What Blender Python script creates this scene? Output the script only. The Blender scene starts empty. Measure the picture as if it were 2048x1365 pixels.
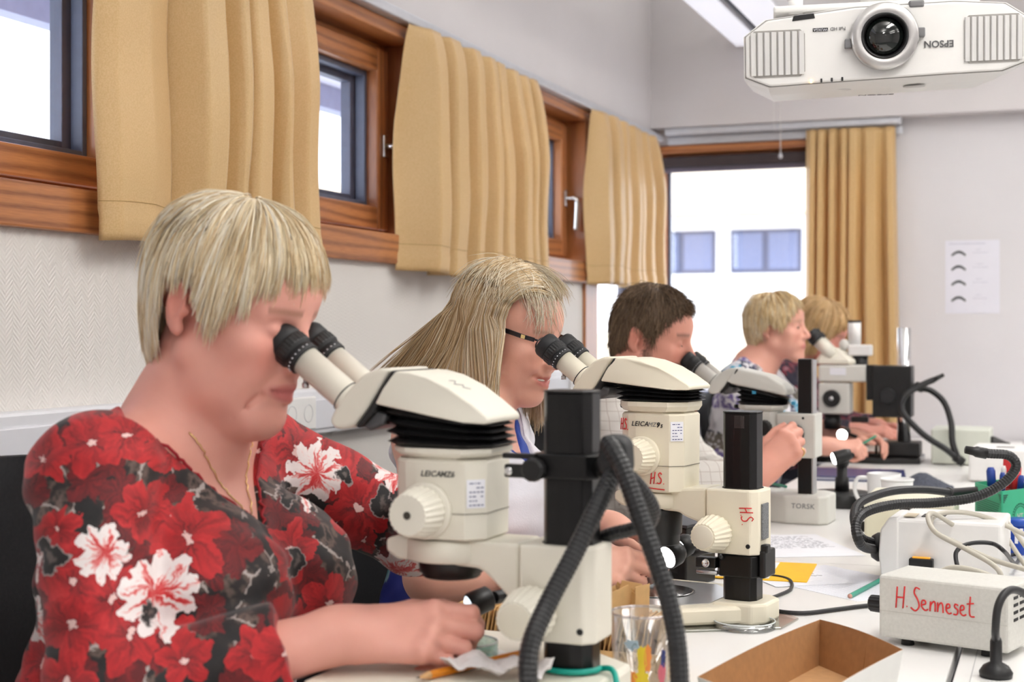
import bpy, bmesh, math, random
import numpy as np
from mathutils import Vector, Matrix, Euler

SC = bpy.context.scene
COL = SC.collection
R = math.radians
PI = math.pi

# ---------------------------------------------------------------- camera
FPX, YH, YAW, CZ = 2850.0, 660.0, R(21.0), 1.165      # focal length in pixels, horizon row, yaw, eye height
TZ = 0.72                                             # table top height
cam_d = bpy.data.cameras.new('camera')
cam = bpy.data.objects.new('camera', cam_d)
COL.objects.link(cam)
cam.location = (0, 0, CZ)
cam.rotation_euler = (R(90), 0, YAW)
cam_d.sensor_width = 36.0
cam_d.lens = 36.0 * FPX / 2048.0
cam_d.shift_y = -(682.5 - YH) / 2048.0
cam_d.clip_start = 0.05
cam_d.clip_end = 200
cam_d.dof.use_dof = True
cam_d.dof.focus_distance = 2.25
cam_d.dof.aperture_fstop = 5.6
SC.camera = cam

# ---------------------------------------------------------------- world, light, exposure
SC.view_settings.view_transform = 'Standard'
SC.view_settings.look = 'None'
SC.view_settings.gamma = 1.0
SC.view_settings.use_curve_mapping = False
SC.view_settings.exposure = 0.0
SC.cycles.use_denoising = True
SC.cycles.max_bounces = 8
SC.cycles.diffuse_bounces = 5
SC.cycles.transparent_max_bounces = 16
SC.cycles.caustics_reflective = False
SC.cycles.caustics_refractive = False
W = bpy.data.worlds.new('overcast_sky')
SC.world = W
W.use_nodes = True
bg = W.node_tree.nodes['Background']
bg.inputs['Color'].default_value = (0.90, 0.95, 1.0, 1)
bg.inputs['Strength'].default_value = 5.0

def area_light(name, loc, rot, sx, sy, power, color, spread=180):
    l = bpy.data.lights.new(name, 'AREA')
    l.shape = 'RECTANGLE'; l.size = sx; l.size_y = sy
    l.energy = power; l.color = color; l.spread = R(spread)
    o = bpy.data.objects.new(name, l)
    o.location = loc; o.rotation_euler = rot
    COL.objects.link(o)
    return o
CEIL = 2.75
# unseen luminaires: tubes shine down; uplights added to fill walls off the ceiling
LUM_X, LUM_Z = (0.35, 2.2), 2.42
for lx in LUM_X:
    for ly in (-1.0, 1.8, 4.4):
        area_light('luminaire_tubes', (lx, ly, LUM_Z - 0.012), (0, 0, 0), 0.28, 1.5, 16, (1.0, 0.968, 0.94))
        area_light('luminaire_bounce_fill', (lx, ly, LUM_Z + 0.085), (R(180), 0, 0), 0.28, 1.5, 20, (1.0, 0.968, 0.94))
area_light('pendant_bounce_fill', (-1.12, 2.2, 2.445), (R(180), 0, 0), 0.26, 7.2, 16, (1.0, 0.97, 0.95))  # upward fill added above the window-side pendant to brighten the upper walls
# the window openings guide the sampling of the sky (portals give off no light of their own)
def portal(loc, rot, sx, sy):
    o = area_light('window_portal', loc, rot, sx, sy, 1, (1, 1, 1)); o.data.cycles.is_portal = True
for wy, ww in ((1.6, 1.4), (3.0, 1.05), (4.35, 1.35)):
    portal((-1.80, wy, 1.68), (0, R(-90), 0), 0.45, ww)
portal((-1.80, 5.6, 1.37), (0, R(-90), 0), 1.12, 0.85)
portal((-1.1, 6.22, 1.37), (R(-90), 0, 0), 1.1, 1.12)

# ---------------------------------------------------------------- pixel helpers (2048 x 1365 frame)
_s, _c = math.sin(YAW), math.cos(YAW)
def ray(px, py):
    r = (px - 1024) / FPX; u = -(py - YH) / FPX
    return Vector((_c * r - _s, _c + _s * r, u))
def at(px, py, d): return Vector((0, 0, CZ)) + ray(px, py) * d
def onX(px, py, X): k = ray(px, py); return at(px, py, X / k.x)
def onY(px, py, Y): k = ray(px, py); return at(px, py, Y / k.y)
def onZ(px, py, Z): k = ray(px, py); return at(px, py, (Z - CZ) / k.z)
def onT(px, py, h=0.0): return onZ(px, py, TZ + h)

# ---------------------------------------------------------------- materials
MATS = {}
def srgb(r, g, b):
    def f(v):
        v /= 255.0
        return v / 12.92 if v <= 0.04045 else ((v + 0.055) / 1.055) ** 2.4
    return (f(r), f(g), f(b), 1.0)
class NT:
    """small helper around a node tree"""
    def __init__(s, m):
        m.use_nodes = True
        s.m = m; s.t = m.node_tree; s.n = s.t.nodes
        s.b = s.n['Principled BSDF']; s.out = s.n['Material Output']
    def new(s, kind, **kw):
        n = s.n.new(kind)
        for k, v in kw.items():
            if k in n.inputs.keys() if hasattr(n.inputs, 'keys') else False: n.inputs[k].default_value = v
            else: setattr(n, k, v)
        return n
    def link(s, a, b): s.t.links.new(a, b)
    def val(s, sock, v):
        if hasattr(v, 'is_output') or hasattr(v, 'links') and not isinstance(v, (int, float, tuple)): s.link(v, sock)
        else: sock.default_value = v
    def math(s, op, a, b=None, c=None, clamp=False):
        n = s.n.new('ShaderNodeMath'); n.operation = op; n.use_clamp = clamp
        for i, v in enumerate((a, b, c)):
            if v is not None: s.val(n.inputs[i], v)
        return n.outputs[0]
    def mix(s, f, a, b, blend='MIX'):
        n = s.n.new('ShaderNodeMix'); n.data_type = 'RGBA'; n.blend_type = blend
        s.val(n.inputs[0], f); s.val(n.inputs[6], a); s.val(n.inputs[7], b)
        return n.outputs[2]
    def ramp(s, f, stops, interp='LINEAR'):
        n = s.n.new('ShaderNodeValToRGB'); cr = n.color_ramp; cr.interpolation = interp
        while len(cr.elements) < len(stops): cr.elements.new(0.5)
        for e, (p, c) in zip(cr.elements, stops): e.position = p; e.color = c
        s.val(n.inputs[0], f)
        return n.outputs[0]
    def coord(s, kind='Object', scale=(1, 1, 1), rot=(0, 0, 0), loc=(0, 0, 0)):
        tc = s.n.new('ShaderNodeTexCoord'); mp = s.n.new('ShaderNodeMapping')
        mp.inputs['Scale'].default_value = scale; mp.inputs['Rotation'].default_value = rot; mp.inputs['Location'].default_value = loc
        s.link(tc.outputs[kind], mp.inputs[0])
        return mp.outputs[0]
    def noise(s, vec, scale=5, detail=2, rough=0.5, dist=0.0, out=0):
        n = s.n.new('ShaderNodeTexNoise')
        n.inputs['Scale'].default_value = scale; n.inputs['Detail'].default_value = detail
        n.inputs['Roughness'].default_value = rough; n.inputs['Distortion'].default_value = dist
        if vec is not None: s.link(vec, n.inputs['Vector'])
        return n.outputs[out]
    def bump(s, h, strength=0.3, dist=0.01):
        n = s.n.new('ShaderNodeBump'); n.inputs['Strength'].default_value = strength; n.inputs['Distance'].default_value = dist
        s.link(h, n.inputs['Height']); s.link(n.outputs[0], s.b.inputs['Normal'])
        return n
def mat(name, col, rough=0.5, metal=0.0, vary=0.06, vscale=30, bump=0.0, bscale=200, spec=0.5, coat=0.0, sheen=0.0, emit=None, estr=0.0, sub=0.0):
    if name in MATS: return MATS[name]
    m = bpy.data.materials.new(name); t = NT(m)
    v = t.coord('Object')
    nz = t.noise(v, vscale, 3)
    c = Vector(col[:3])
    lo = tuple(c * (1 - vary)) + (1,); hi = tuple(min(1, x) for x in c * (1 + vary)) + (1,)
    t.link(t.ramp(nz, [(0.3, lo), (0.7, hi)]), t.b.inputs['Base Color'])
    t.b.inputs['Roughness'].default_value = rough; t.b.inputs['Metallic'].default_value = metal
    t.b.inputs['Specular IOR Level'].default_value = spec
    if coat: t.b.inputs['Coat Weight'].default_value = coat
    if sheen: t.b.inputs['Sheen Weight'].default_value = sheen
    if sub:
        t.b.inputs['Subsurface Weight'].default_value = sub
        t.b.inputs['Subsurface Radius'].default_value = (0.012, 0.005, 0.003)
        t.b.inputs['Subsurface Scale'].default_value = 0.6
    if bump: t.bump(t.noise(v, bscale, 3), bump, 0.002)
    if emit: t.b.inputs['Emission Color'].default_value = emit; t.b.inputs['Emission Strength'].default_value = estr
    MATS[name] = m
    return m

# ---------------------------------------------------------------- mesh helpers
class MB:
    """collects geometry for ONE mesh object"""
    def __init__(s): s.v = []; s.f = []; s.sm = []
    def add(s, verts, faces, smooth=False):
        o = len(s.v)
        s.v.extend([tuple(v) for v in verts])
        for f in faces: s.f.append(tuple(i + o for i in f)); s.sm.append(smooth)
        return s
    def xf(s, M):
        s.v = [tuple(M @ Vector(v)) for v in s.v]; return s
    def bm_add(s, bm, smooth=False):
        bm.verts.ensure_lookup_table(); bm.verts.index_update()
        s.add([v.co.copy() for v in bm.verts], [[v.index for v in f.verts] for f in bm.faces], smooth); bm.free(); return s
    def box(s, c, size, bev=0.0, rot=None, seg=2):
        bm = bmesh.new(); bmesh.ops.create_cube(bm, size=1.0)
        for v in bm.verts: v.co = Vector((v.co.x * size[0], v.co.y * size[1], v.co.z * size[2]))
        if bev > 0: bmesh.ops.bevel(bm, geom=bm.edges[:], offset=min(bev, min(size) * 0.49), segments=seg, profile=0.5, affect='EDGES')
        M = Matrix.Translation(Vector(c))
        if rot is not None: M = M @ (rot.to_4x4() if isinstance(rot, Matrix) else Euler(rot).to_matrix().to_4x4())
        for v in bm.verts: v.co = M @ v.co
        return s.bm_add(bm, False)
    def bx(s, x0, x1, y0, y1, z0, z1, bev=0.0, seg=2):
        return s.box(((x0 + x1) / 2, (y0 + y1) / 2, (z0 + z1) / 2), (abs(x1 - x0), abs(y1 - y0), abs(z1 - z0)), bev, None, seg)
    def prism(s, poly, d0, d1, plane='XZ', bev=0.0, seg=2):
        """extrude a 2D polygon: plane XZ along Y, XY along Z, YZ along X"""
        def p3(a, b, d): return {'XZ': (a, d, b), 'XY': (a, b, d), 'YZ': (d, a, b)}[plane]
        bm = bmesh.new()
        A = [bm.verts.new(p3(a, b, d0)) for a, b in poly]; B = [bm.verts.new(p3(a, b, d1)) for a, b in poly]
        n = len(poly)
        bm.faces.new(A); bm.faces.new(B[::-1])
        for i in range(n): bm.faces.new((A[i], B[i], B[(i + 1) % n], A[(i + 1) % n]))
        bmesh.ops.recalc_face_normals(bm, faces=bm.faces[:])
        if bev > 0: bmesh.ops.bevel(bm, geom=bm.edges[:], offset=bev, segments=seg, profile=0.5, affect='EDGES', clamp_overlap=True)
        return s.bm_add(bm, False)
    def lathe(s, prof, c=(0, 0, 0), axis=(0, 0, 1), n=32, cap=True, smooth=True, gear=None):
        """prof: list of (radius, height) along axis"""
        z = Vector(axis).normalized(); x = z.orthogonal().normalized(); y = z.cross(x)
        c = Vector(c); V = []; F = []
        for r, h in prof:
            for i in range(n):
                a = 2 * PI * i / n
                rr = r if gear is None else r * (1 - gear * (i % 2))
                V.append(c + z * h + (x * math.cos(a) + y * math.sin(a)) * rr)
        m = len(prof)
        for j in range(m - 1):
            for i in range(n):
                k = (i + 1) % n
                F.append((j * n + i, j * n + k, (j + 1) * n + k, (j + 1) * n + i))
        if cap: F.append(tuple(range(n))[::-1]); F.append(tuple((m - 1) * n + i for i in range(n)))
        return s.add(V, F, smooth)
    def cyl(s, p0, p1, r, n=24, r1=None, smooth=True):
        p0 = Vector(p0); p1 = Vector(p1); L = (p1 - p0).length
        return s.lathe([(r, 0), (r if r1 is None else r1, L)], p0, p1 - p0, n, True, smooth)
    def tube(s, path, r, n=8, closed=False, smooth=True, flat=1.0):
        P = [Vector(p) for p in path]; m = len(P)
        rs = r if isinstance(r, (list, tuple)) else [r] * m
        V = []; F = []; up = None
        for i in range(m):
            if closed: t = P[(i + 1) % m] - P[i - 1]
            else: t = P[min(i + 1, m - 1)] - P[max(i - 1, 0)]
            t = t.normalized() if t.length > 1e-9 else Vector((0, 0, 1))
            if up is None: up = t.orthogonal().normalized()
            up = (up - t * up.dot(t))
            up = up.normalized() if up.length > 1e-6 else t.orthogonal().normalized()
            sd = t.cross(up)
            for k in range(n):
                a = 2 * PI * k / n
                V.append(P[i] + (up * math.cos(a) + sd * math.sin(a) * flat) * rs[i])
        for i in range(m if closed else m - 1):
            j = (i + 1) % m
            for k in range(n):
                q = (k + 1) % n
                F.append((i * n + k, i * n + q, j * n + q, j * n + k))
        if not closed:
            F.append(tuple(range(n))[::-1]); F.append(tuple((m - 1) * n + k for k in range(n)))
        return s.add(V, F, smooth)
    def sphere(s, c, r, n=16, sc=(1, 1, 1)):
        V = []; F = []; h = n // 2
        for j in range(h + 1):
            th = PI * j / h
            for i in range(n):
                ph = 2 * PI * i / n
                V.append((c[0] + r * sc[0] * math.sin(th) * math.cos(ph), c[1] + r * sc[1] * math.sin(th) * math.sin(ph), c[2] + r * sc[2] * math.cos(th)))
        for j in range(h):
            for i in range(n):
                k = (i + 1) % n
                F.append((j * n + i, (j + 1) * n + i, (j + 1) * n + k, j * n + k))
        return s.add(V, F, True)
    def mesh(s, name):
        me = bpy.data.meshes.new(name); me.from_pydata(s.v, [], s.f)
        me.polygons.foreach_set('use_smooth', s.sm); me.update()
        return me
def link(name, me, m=None, parent=None):
    o = bpy.data.objects.new(name, me); COL.objects.link(o)
    if m is not None and me is not None:
        me.materials.clear(); me.materials.append(m)
    if parent is not None: o.parent = parent
    return o
def obj(name, mb, m, parent=None): return link(name, mb.mesh(name), m, parent)
def tag(o, label, cat, group=None):
    o['label'] = label; o['category'] = cat
    if group: o['group'] = group
    return o
def thing(name, label, cat, loc=(0, 0, 0), rz=0.0, group=None, rot=None):
    o = bpy.data.objects.new(name, None); COL.objects.link(o)
    o.empty_display_size = 0.05
    o.location = loc; o.rotation_euler = rot if rot is not None else (0, 0, rz)
    return tag(o, label, cat, group)
def struct(name, mb, m, parent=None):
    o = obj(name, mb, m, parent)
    if parent is None: o['kind'] = 'structure'
    return o
def copy_tree(o, parent=None):
    c = o.copy(); COL.objects.link(c); c.parent = parent
    for ch in list(o.children): copy_tree(ch, c)
    return c
def smooth_path(pts, n=10, closed=False):
    """Catmull-Rom through the points"""
    P = [Vector(p) for p in pts]; out = []
    m = len(P)
    for i in range(m if closed else m - 1):
        if closed: a, b, c, d = P[i - 1], P[i], P[(i + 1) % m], P[(i + 2) % m]
        else: a, b, c, d = P[max(i - 1, 0)], P[i], P[i + 1], P[min(i + 2, m - 1)]
        for k in range(n):
            t = k / n
            out.append(0.5 * ((2 * b) + (c - a) * t + (2 * a - 5 * b + 4 * c - d) * t * t + (3 * b - a - 3 * c + d) * t ** 3))
    if not closed: out.append(P[-1])
    return out
def text_mb(body, size, shear=0.0, bold=0.0, extrude=0.0003, spacing=1.0, align='CENTER'):
    cu = bpy.data.curves.new('txt', 'FONT'); cu.body = body; cu.size = size; cu.shear = shear
    cu.offset = bold; cu.extrude = extrude; cu.align_x = align; cu.align_y = 'CENTER'; cu.space_character = spacing
    cu.resolution_u = 3
    o = bpy.data.objects.new('txt', cu); COL.objects.link(o)
    dg = bpy.context.evaluated_depsgraph_get()
    me = bpy.data.meshes.new_from_object(o.evaluated_get(dg))
    mb = MB().add([v.co.copy() for v in me.vertices], [tuple(p.vertices) for p in me.polygons])
    bpy.data.objects.remove(o); bpy.data.curves.remove(cu); bpy.data.meshes.remove(me)
    return mb
def frame(o, xdir, ydir):
    """matrix placing a drawing made in XY: its x axis along xdir, y along ydir"""
    x = Vector(xdir).normalized(); y = Vector(ydir); y = (y - x * y.dot(x)).normalized(); z = x.cross(y)
    M = Matrix((x, y, z)).transposed().to_4x4(); M.translation = Vector(o)
    return M
def strokes_mb(strokes, r, M, n=6, flat=1.0):
    mb = MB()
    for st in strokes:
        p = smooth_path([(a, b, 0) for a, b in st], 5) if len(st) > 2 else [Vector((a, b, 0)) for a, b in st]
        mb.tube([M @ q for q in p], r, n)
    return mb

# shared materials
WHITE = mat('paint_white', srgb(233, 232, 230), 0.5, vary=0.02)
CREAM = mat('scope_cream', srgb(228, 224, 210), 0.42, vary=0.025, vscale=12)
CREAM_Y = mat('scope_cream_warm', srgb(231, 224, 203), 0.42, vary=0.025, vscale=12)
GREYW = mat('scope_grey_white', srgb(214, 213, 206), 0.45, vary=0.02)
BLACK = mat('black_plastic', srgb(19, 19, 20), 0.42, vary=0.12)
ANOD = mat('black_anodised', srgb(11, 11, 12), 0.3, metal=0.0, vary=0.1, spec=0.4)
RUBBER = mat('black_rubber', srgb(27, 28, 30), 0.55, vary=0.15, vscale=60)
CHROME = mat('chrome', (0.75, 0.75, 0.76, 1), 0.12, metal=1.0, vary=0.03)
STEEL = mat('brushed_steel', (0.55, 0.55, 0.56, 1), 0.35, metal=1.0, vary=0.06)
GOLD = mat('gold', (0.83, 0.62, 0.28, 1), 0.2, metal=1.0, vary=0.03)
REDINK = mat('red_marker', srgb(214, 44, 44), 0.6, vary=0.12, vscale=300)
BLACKINK = mat('black_ink', srgb(30, 30, 32), 0.6, vary=0.1)
GREYINK = mat('grey_ink', srgb(130, 130, 132), 0.6, vary=0.1)
PAPER = mat('paper', srgb(236, 237, 243), 0.7, vary=0.015)
# ================================================================ the room
XL, YB = -1.65, 6.06           # inner faces of the window wall and of the end wall
XR, YF = 3.6, -2.6
Z_SILL, Z_HEAD, Z_RAIL = 1.338, 1.945, 2.005

def wall_mat(name, col, herring=False):
    m = bpy.data.materials.new(name); t = NT(m)
    v = t.coord('Object')
    n = t.noise(v, 3, 3)
    c = Vector(col[:3])
    t.link(t.ramp(n, [(0.3, tuple(c * 0.975) + (1,)), (0.7, tuple(c * 1.02) + (1,))]), t.b.inputs['Base Color'])
    t.b.inputs['Roughness'].default_value = 0.6
    sp = t.new('ShaderNodeSeparateXYZ'); t.link(v, sp.inputs[0])
    if herring:      # woven glass-fibre wallpaper: herringbone relief
        st = t.math('MODULO', t.math('FLOOR', t.math('MULTIPLY', sp.outputs[1], 55.0)), 2.0)
        sg = t.math('SUBTRACT', t.math('MULTIPLY', t.math('ABSOLUTE', st), 2.0), 1.0)
        ph = t.math('ADD', t.math('MULTIPLY', sp.outputs[2], 700.0), t.math('MULTIPLY', t.math('MULTIPLY', sp.outputs[1], 700.0), sg))
        h = t.math('ADD', t.math('SINE', ph), t.math('MULTIPLY', t.noise(v, 220, 2), 0.8))
        t.bump(h, 0.35, 0.0012)
    else:
        t.bump(t.noise(v, 260, 3), 0.22, 0.0015)
    return m
WALL = wall_mat('wall_woven_paint', srgb(228, 224, 219), True)
WALLU = wall_mat('wall_smooth_paint', srgb(216, 212, 213))

def wood(name, axis, base=(182, 118, 70), dark=(134, 78, 46), scale=1.0):
    m = bpy.data.materials.new(name); t = NT(m)
    sc = [14.0, 14.0, 14.0]; sc[axis] = 1.1
    v = t.coord('Object', tuple(x * scale for x in sc))
    w = t.new('ShaderNodeTexWave'); w.wave_type = 'BANDS'; w.bands_direction = 'Z' if axis != 2 else 'Y'
    w.inputs['Scale'].default_value = 0.9; w.inputs['Distortion'].default_value = 11.0; w.inputs['Detail'].default_value = 2.0; w.inputs['Detail Scale'].default_value = 0.7
    t.link(v, w.inputs['Vector'])
    fine = t.noise(t.coord('Object', tuple(x * 9 for x in sc)), 2.5, 4)
    c = t.ramp(w.outputs[1], [(0.0, srgb(*dark)), (0.45, srgb(*base)), (1.0, srgb(min(255, base[0] + 14), base[1] + 10, base[2] + 6))])
    c = t.mix(0.35, c, t.ramp(fine, [(0.3, srgb(*dark)), (0.65, srgb(*base))]))
    t.link(c, t.b.inputs['Base Color'])
    t.b.inputs['Roughness'].default_value = 0.38
    t.b.inputs['Coat Weight'].default_value = 0.15
    t.bump(fine, 0.08, 0.001)
    return m
WOOD_Y, WOOD_Z, WOOD_X = wood('pine_y', 1), wood('pine_z', 2), wood('pine_x', 0)
DARKFR = mat('anthracite_frame', srgb(92, 97, 116), 0.5, vary=0.08)
ALU = mat('aluminium_rail', srgb(206, 208, 214), 0.3, metal=0.35, vary=0.04)

def glass_mat():
    m = bpy.data.materials.new('window_glass'); t = NT(m); t.n.remove(t.b)
    tr = t.new('ShaderNodeBsdfTransparent'); gl = t.new('ShaderNodeBsdfGlossy'); gl.inputs['Roughness'].default_value = 0.02
    tc = t.new('ShaderNodeTexCoord'); nz = t.new('ShaderNodeTexNoise'); nz.inputs['Scale'].default_value = 3.0; t.link(tc.outputs['Object'], nz.inputs['Vector'])
    t.link(t.ramp(nz.outputs[0], [(0.3, (0.93, 0.95, 0.97, 1)), (0.7, (0.96, 0.975, 0.99, 1))]), tr.inputs[0])
    mx = t.new('ShaderNodeMixShader'); mx.inputs[0].default_value = 0.05; t.link(tr.outputs[0], mx.inputs[1]); t.link(gl.outputs[0], mx.inputs[2])
    t.link(mx.outputs[0], t.out.inputs[0])
    return m
GLASS = glass_mat()

# floor, ceiling, plain walls
m = bpy.data.materials.new('grey_vinyl'); t = NT(m)
t.link(t.ramp(t.noise(t.coord('Object'), 90, 4), [(0.35, srgb(128, 128, 130)), (0.65, srgb(150, 150, 150))]), t.b.inputs['Base Color']); t.b.inputs['Roughness'].default_value = 0.45
struct('floor', MB().bx(XL, XR, YF, YB, -0.08, 0), m)
struct('ceiling', MB().bx(XL, XR, YF, YB, CEIL, CEIL + 0.1), mat('ceiling_white', srgb(235, 235, 233), 0.7, vary=0.01))
struct('wall_right', MB().bx(XR, XR + 0.12, YF, YB, 0, CEIL), WALLU)
struct('wall_front', MB().bx(XL, XR, YF - 0.12, YF, 0, CEIL), WALLU)

# window wall: solid below the ribbon of windows, piers hidden by the curtains, upper wall
YC = 5.18                       # the tall corner window starts here
mb = MB()
mb.bx(XL - 0.16, XL, YF, YC, 0, Z_SILL + 0.02)
mb.bx(XL - 0.16, XL, YC, YB + 0.16, 0, 0.80)
mb.bx(XL - 0.16, XL, YF, 0.85, Z_SILL, Z_HEAD + 0.03)
struct('wall_left', mb, WALL)
mb = MB().bx(XL - 0.16, XL + 0.004, YF, YB + 0.16, Z_RAIL, CEIL)
struct('wall_left_upper', mb, WALLU)
# end wall: window next to the corner, plain wall with the sheet, upper bulkhead standing proud
XW = -0.66                      # right end of the end-wall window
mb = MB()
mb.bx(XW, XR, YB, YB + 0.16, 0, CEIL)
mb.bx(XL, XW, YB, YB + 0.16, 0, 0.80)
mb.bx(XL, XW, YB, YB + 0.16, 1.965, CEIL)
struct('wall_back', mb, wall_mat('wall_end_paint', srgb(220, 218, 221)))
struct('wall_back_bulkhead', MB().bx(XL + 0.004, XR, YB - 0.10, YB, 2.035, CEIL), WALLU)
for i, (nm, b) in enumerate((('baseboard_left', (XL, XL + 0.014, YF, YB, 0, 0.08)), ('baseboard_back', (XL, XR, YB - 0.014, YB, 0, 0.08)), ('baseboard_right', (XR - 0.014, XR, YF, YB, 0, 0.08)))):
    struct(nm, MB().bx(*b, 0.003), WHITE)

# continuous pine boards: apron under the windows, head board above
struct('trim_1', MB().bx(XL - 0.02, XL + 0.022, 0.85, YC - 0.003, Z_SILL, Z_SILL + 0.079, 0.004), WOOD_Y)
struct('trim_2', MB().bx(XL - 0.10, XL + 0.02, 0.85, YB, Z_HEAD - 0.006, Z_HEAD + 0.032, 0.003), WOOD_Y)
struct('trim_3', MB().bx(XL, XW - 0.003, YB - 0.02, YB + 0.10, Z_HEAD - 0.012, Z_HEAD + 0.022, 0.003), WOOD_X)
# posts between the windows
for i, (a, b) in enumerate(((2.33, 2.48), (3.515, 3.67), (5.03, 5.18))):
    struct('trim_%d' % (4 + i), MB().bx(XL - 0.13, XL + 0.012, a, b, Z_SILL + 0.079 if i < 2 else 0.80, Z_HEAD - 0.006, 0.003), WOOD_Z)
struct('trim_7', MB().bx(XL - 0.14, XL + 0.02, YC + 0.003, YB + 0.10, 0.775, 0.80, 0.003), WOOD_Y)
struct('trim_8', MB().bx(XL + 0.02, XW, YB - 0.02, YB + 0.12, 0.775, 0.80, 0.003), WOOD_X)

def window_left(n, y0, y1, z0, z1, fw, cw, handle=None, depth=0.075):
    """window in the left wall between y0..y1: outer frame, casement, dark spacer, pane, handle"""
    e = bpy.data.objects.new('window_%d' % n, None); COL.objects.link(e); e['kind'] = 'structure'
    xb = XL - depth
    def ring(name, x0, x1, a0, a1, b0, b1, w, ms, bev=0.004):
        obj(name, MB().bx(x0, x1, a0, a0 + w, b0, b1, bev), ms[1], e); obj(name, MB().bx(x0, x1, a1 - w, a1, b0, b1, bev), ms[1], e)
        obj(name, MB().bx(x0, x1, a0 + w, a1 - w, b0, b0 + w, bev), ms[0], e); obj(name, MB().bx(x0, x1, a0 + w, a1 - w, b1 - w, b1, bev), ms[0], e)
    ring('window_frame', xb - 0.06, xb + 0.005, y0, y1, z0, z1, fw, (WOOD_Y, WOOD_Z))
    a0, a1, b0, b1 = y0 + fw * 0.55, y1 - fw * 0.55, z0 + fw * 0.55, z1 - fw * 0.55
    ring('casement', xb - 0.045, xb + 0.022, a0, a1, b0, b1, cw, (WOOD_Y, WOOD_Z), 0.006)
    ring('glazing_strip', xb - 0.04, xb - 0.012, a0 + cw, a1 - cw, b0 + cw, b1 - cw, 0.014, (DARKFR, DARKFR), 0.002)
    obj('pane', MB().bx(xb - 0.032, xb - 0.026, a0 + cw + 0.012, a1 - cw - 0.012, b0 + cw + 0.012, b1 - cw - 0.012), GLASS, e)
    # dark outer rebate of the opening seen through the glass
    ring('outer_rebate', xb - 0.075, xb - 0.045, a0 + cw - 0.01, a1 - cw + 0.01, b0 + cw - 0.01, b1 - cw + 0.01, 0.042, (DARKFR, DARKFR), 0.002)
    if handle:
        hy, hz = a1 - cw * 0.45, handle
        h = obj('handle', MB().box((xb + 0.026, hy, hz), (0.008, 0.026, 0.062), 0.003), CHROME, e)
        obj('lever', MB().cyl((xb + 0.03, hy, hz), (xb + 0.058, hy, hz), 0.0075).tube(smooth_path([(xb + 0.055, hy, hz), (xb + 0.064, hy + 0.006, hz - 0.012), (xb + 0.062, hy + 0.008, hz - 0.06), (xb + 0.058, hy + 0.009, hz - 0.118)], 6), 0.0085, 10), CHROME, h)
    return e
window_left(1, 0.85, 2.33, Z_SILL + 0.079, Z_HEAD - 0.006, 0.03, 0.058)
window_left(2, 2.48, 3.515, Z_SILL + 0.079, Z_HEAD - 0.006, 0.03, 0.062, 1.66)
window_left(3, 3.67, 5.03, Z_SILL + 0.079, Z_HEAD - 0.006, 0.03, 0.062, 1.65)
window_left(4, YC + 0.003, YB - 0.01, 0.80, Z_HEAD - 0.006, 0.03, 0.035)
# end-wall window
e = bpy.data.objects.new('window_5', None); COL.objects.link(e); e['kind'] = 'structure'
x0, x1, z0, z1 = XL - 0.0, XW - 0.003, 0.80, Z_HEAD - 0.012
for a in ((x0, x0 + 0.04, z0, z1, WOOD_Z), (x1 - 0.06, x1, z0, z1, WOOD_Z), (x0 + 0.04, x1 - 0.06, z0, z0 + 0.06, WOOD_X), (x0 + 0.04, x1 - 0.06, z1 - 0.03, z1, WOOD_X)):
    obj('window_frame', MB().bx(a[0], a[1], YB + 0.03, YB + 0.09, a[2], a[3], 0.004), a[4], e)
obj('glazing_strip', MB().bx(x0 + 0.04, x0 + 0.052, YB + 0.05, YB + 0.075, z0 + 0.06, z1 - 0.03), DARKFR, e)
obj('pane', MB().bx(x0 + 0.045, x1 - 0.065, YB + 0.058, YB + 0.064, z0 + 0.065, z1 - 0.035), GLASS, e)
# rolled dark blind at the head of the end window
b = thing('roller_blind', 'dark rolled-up blind cassette at the head of the end-wall window', 'blind', (-1.13, YB + 0.005, 1.885))
obj('cassette', MB().bx(-0.505, 0.42, -0.02, 0.022, -0.012, 0.034, 0.006), mat('blind_brown', srgb(58, 46, 48), 0.6), b)
obj('bottom_bar', MB().bx(-0.50, 0.415, -0.012, 0.014, -0.034, -0.014, 0.004), mat('blind_bar', srgb(92, 84, 98), 0.5), b)

# curtain rails
rl = thing('curtain_rail', 'white aluminium curtain rail above the row of small windows', 'curtain rail', (XL, 3.4, Z_RAIL))
obj('track', MB().bx(0.004, 0.05, -2.5, 2.6, -0.028, -0.001, 0.004), ALU, rl)
obj('fascia', MB().bx(0.002, 0.012, -2.5, 2.6, -0.056, -0.029, 0.003), ALU, rl)
rl = thing('curtain_rail', 'white aluminium curtain rail under the bulkhead of the end wall', 'curtain rail', (-1.1, YB, Z_RAIL))
obj('track', MB().bx(-0.49, 0.5, -0.085, -0.04, 0.0, 0.028, 0.004), ALU, rl)
obj('fascia', MB().bx(-0.49, 0.5, -0.03, -0.021, -0.036, -0.001, 0.003), ALU, rl)

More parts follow.
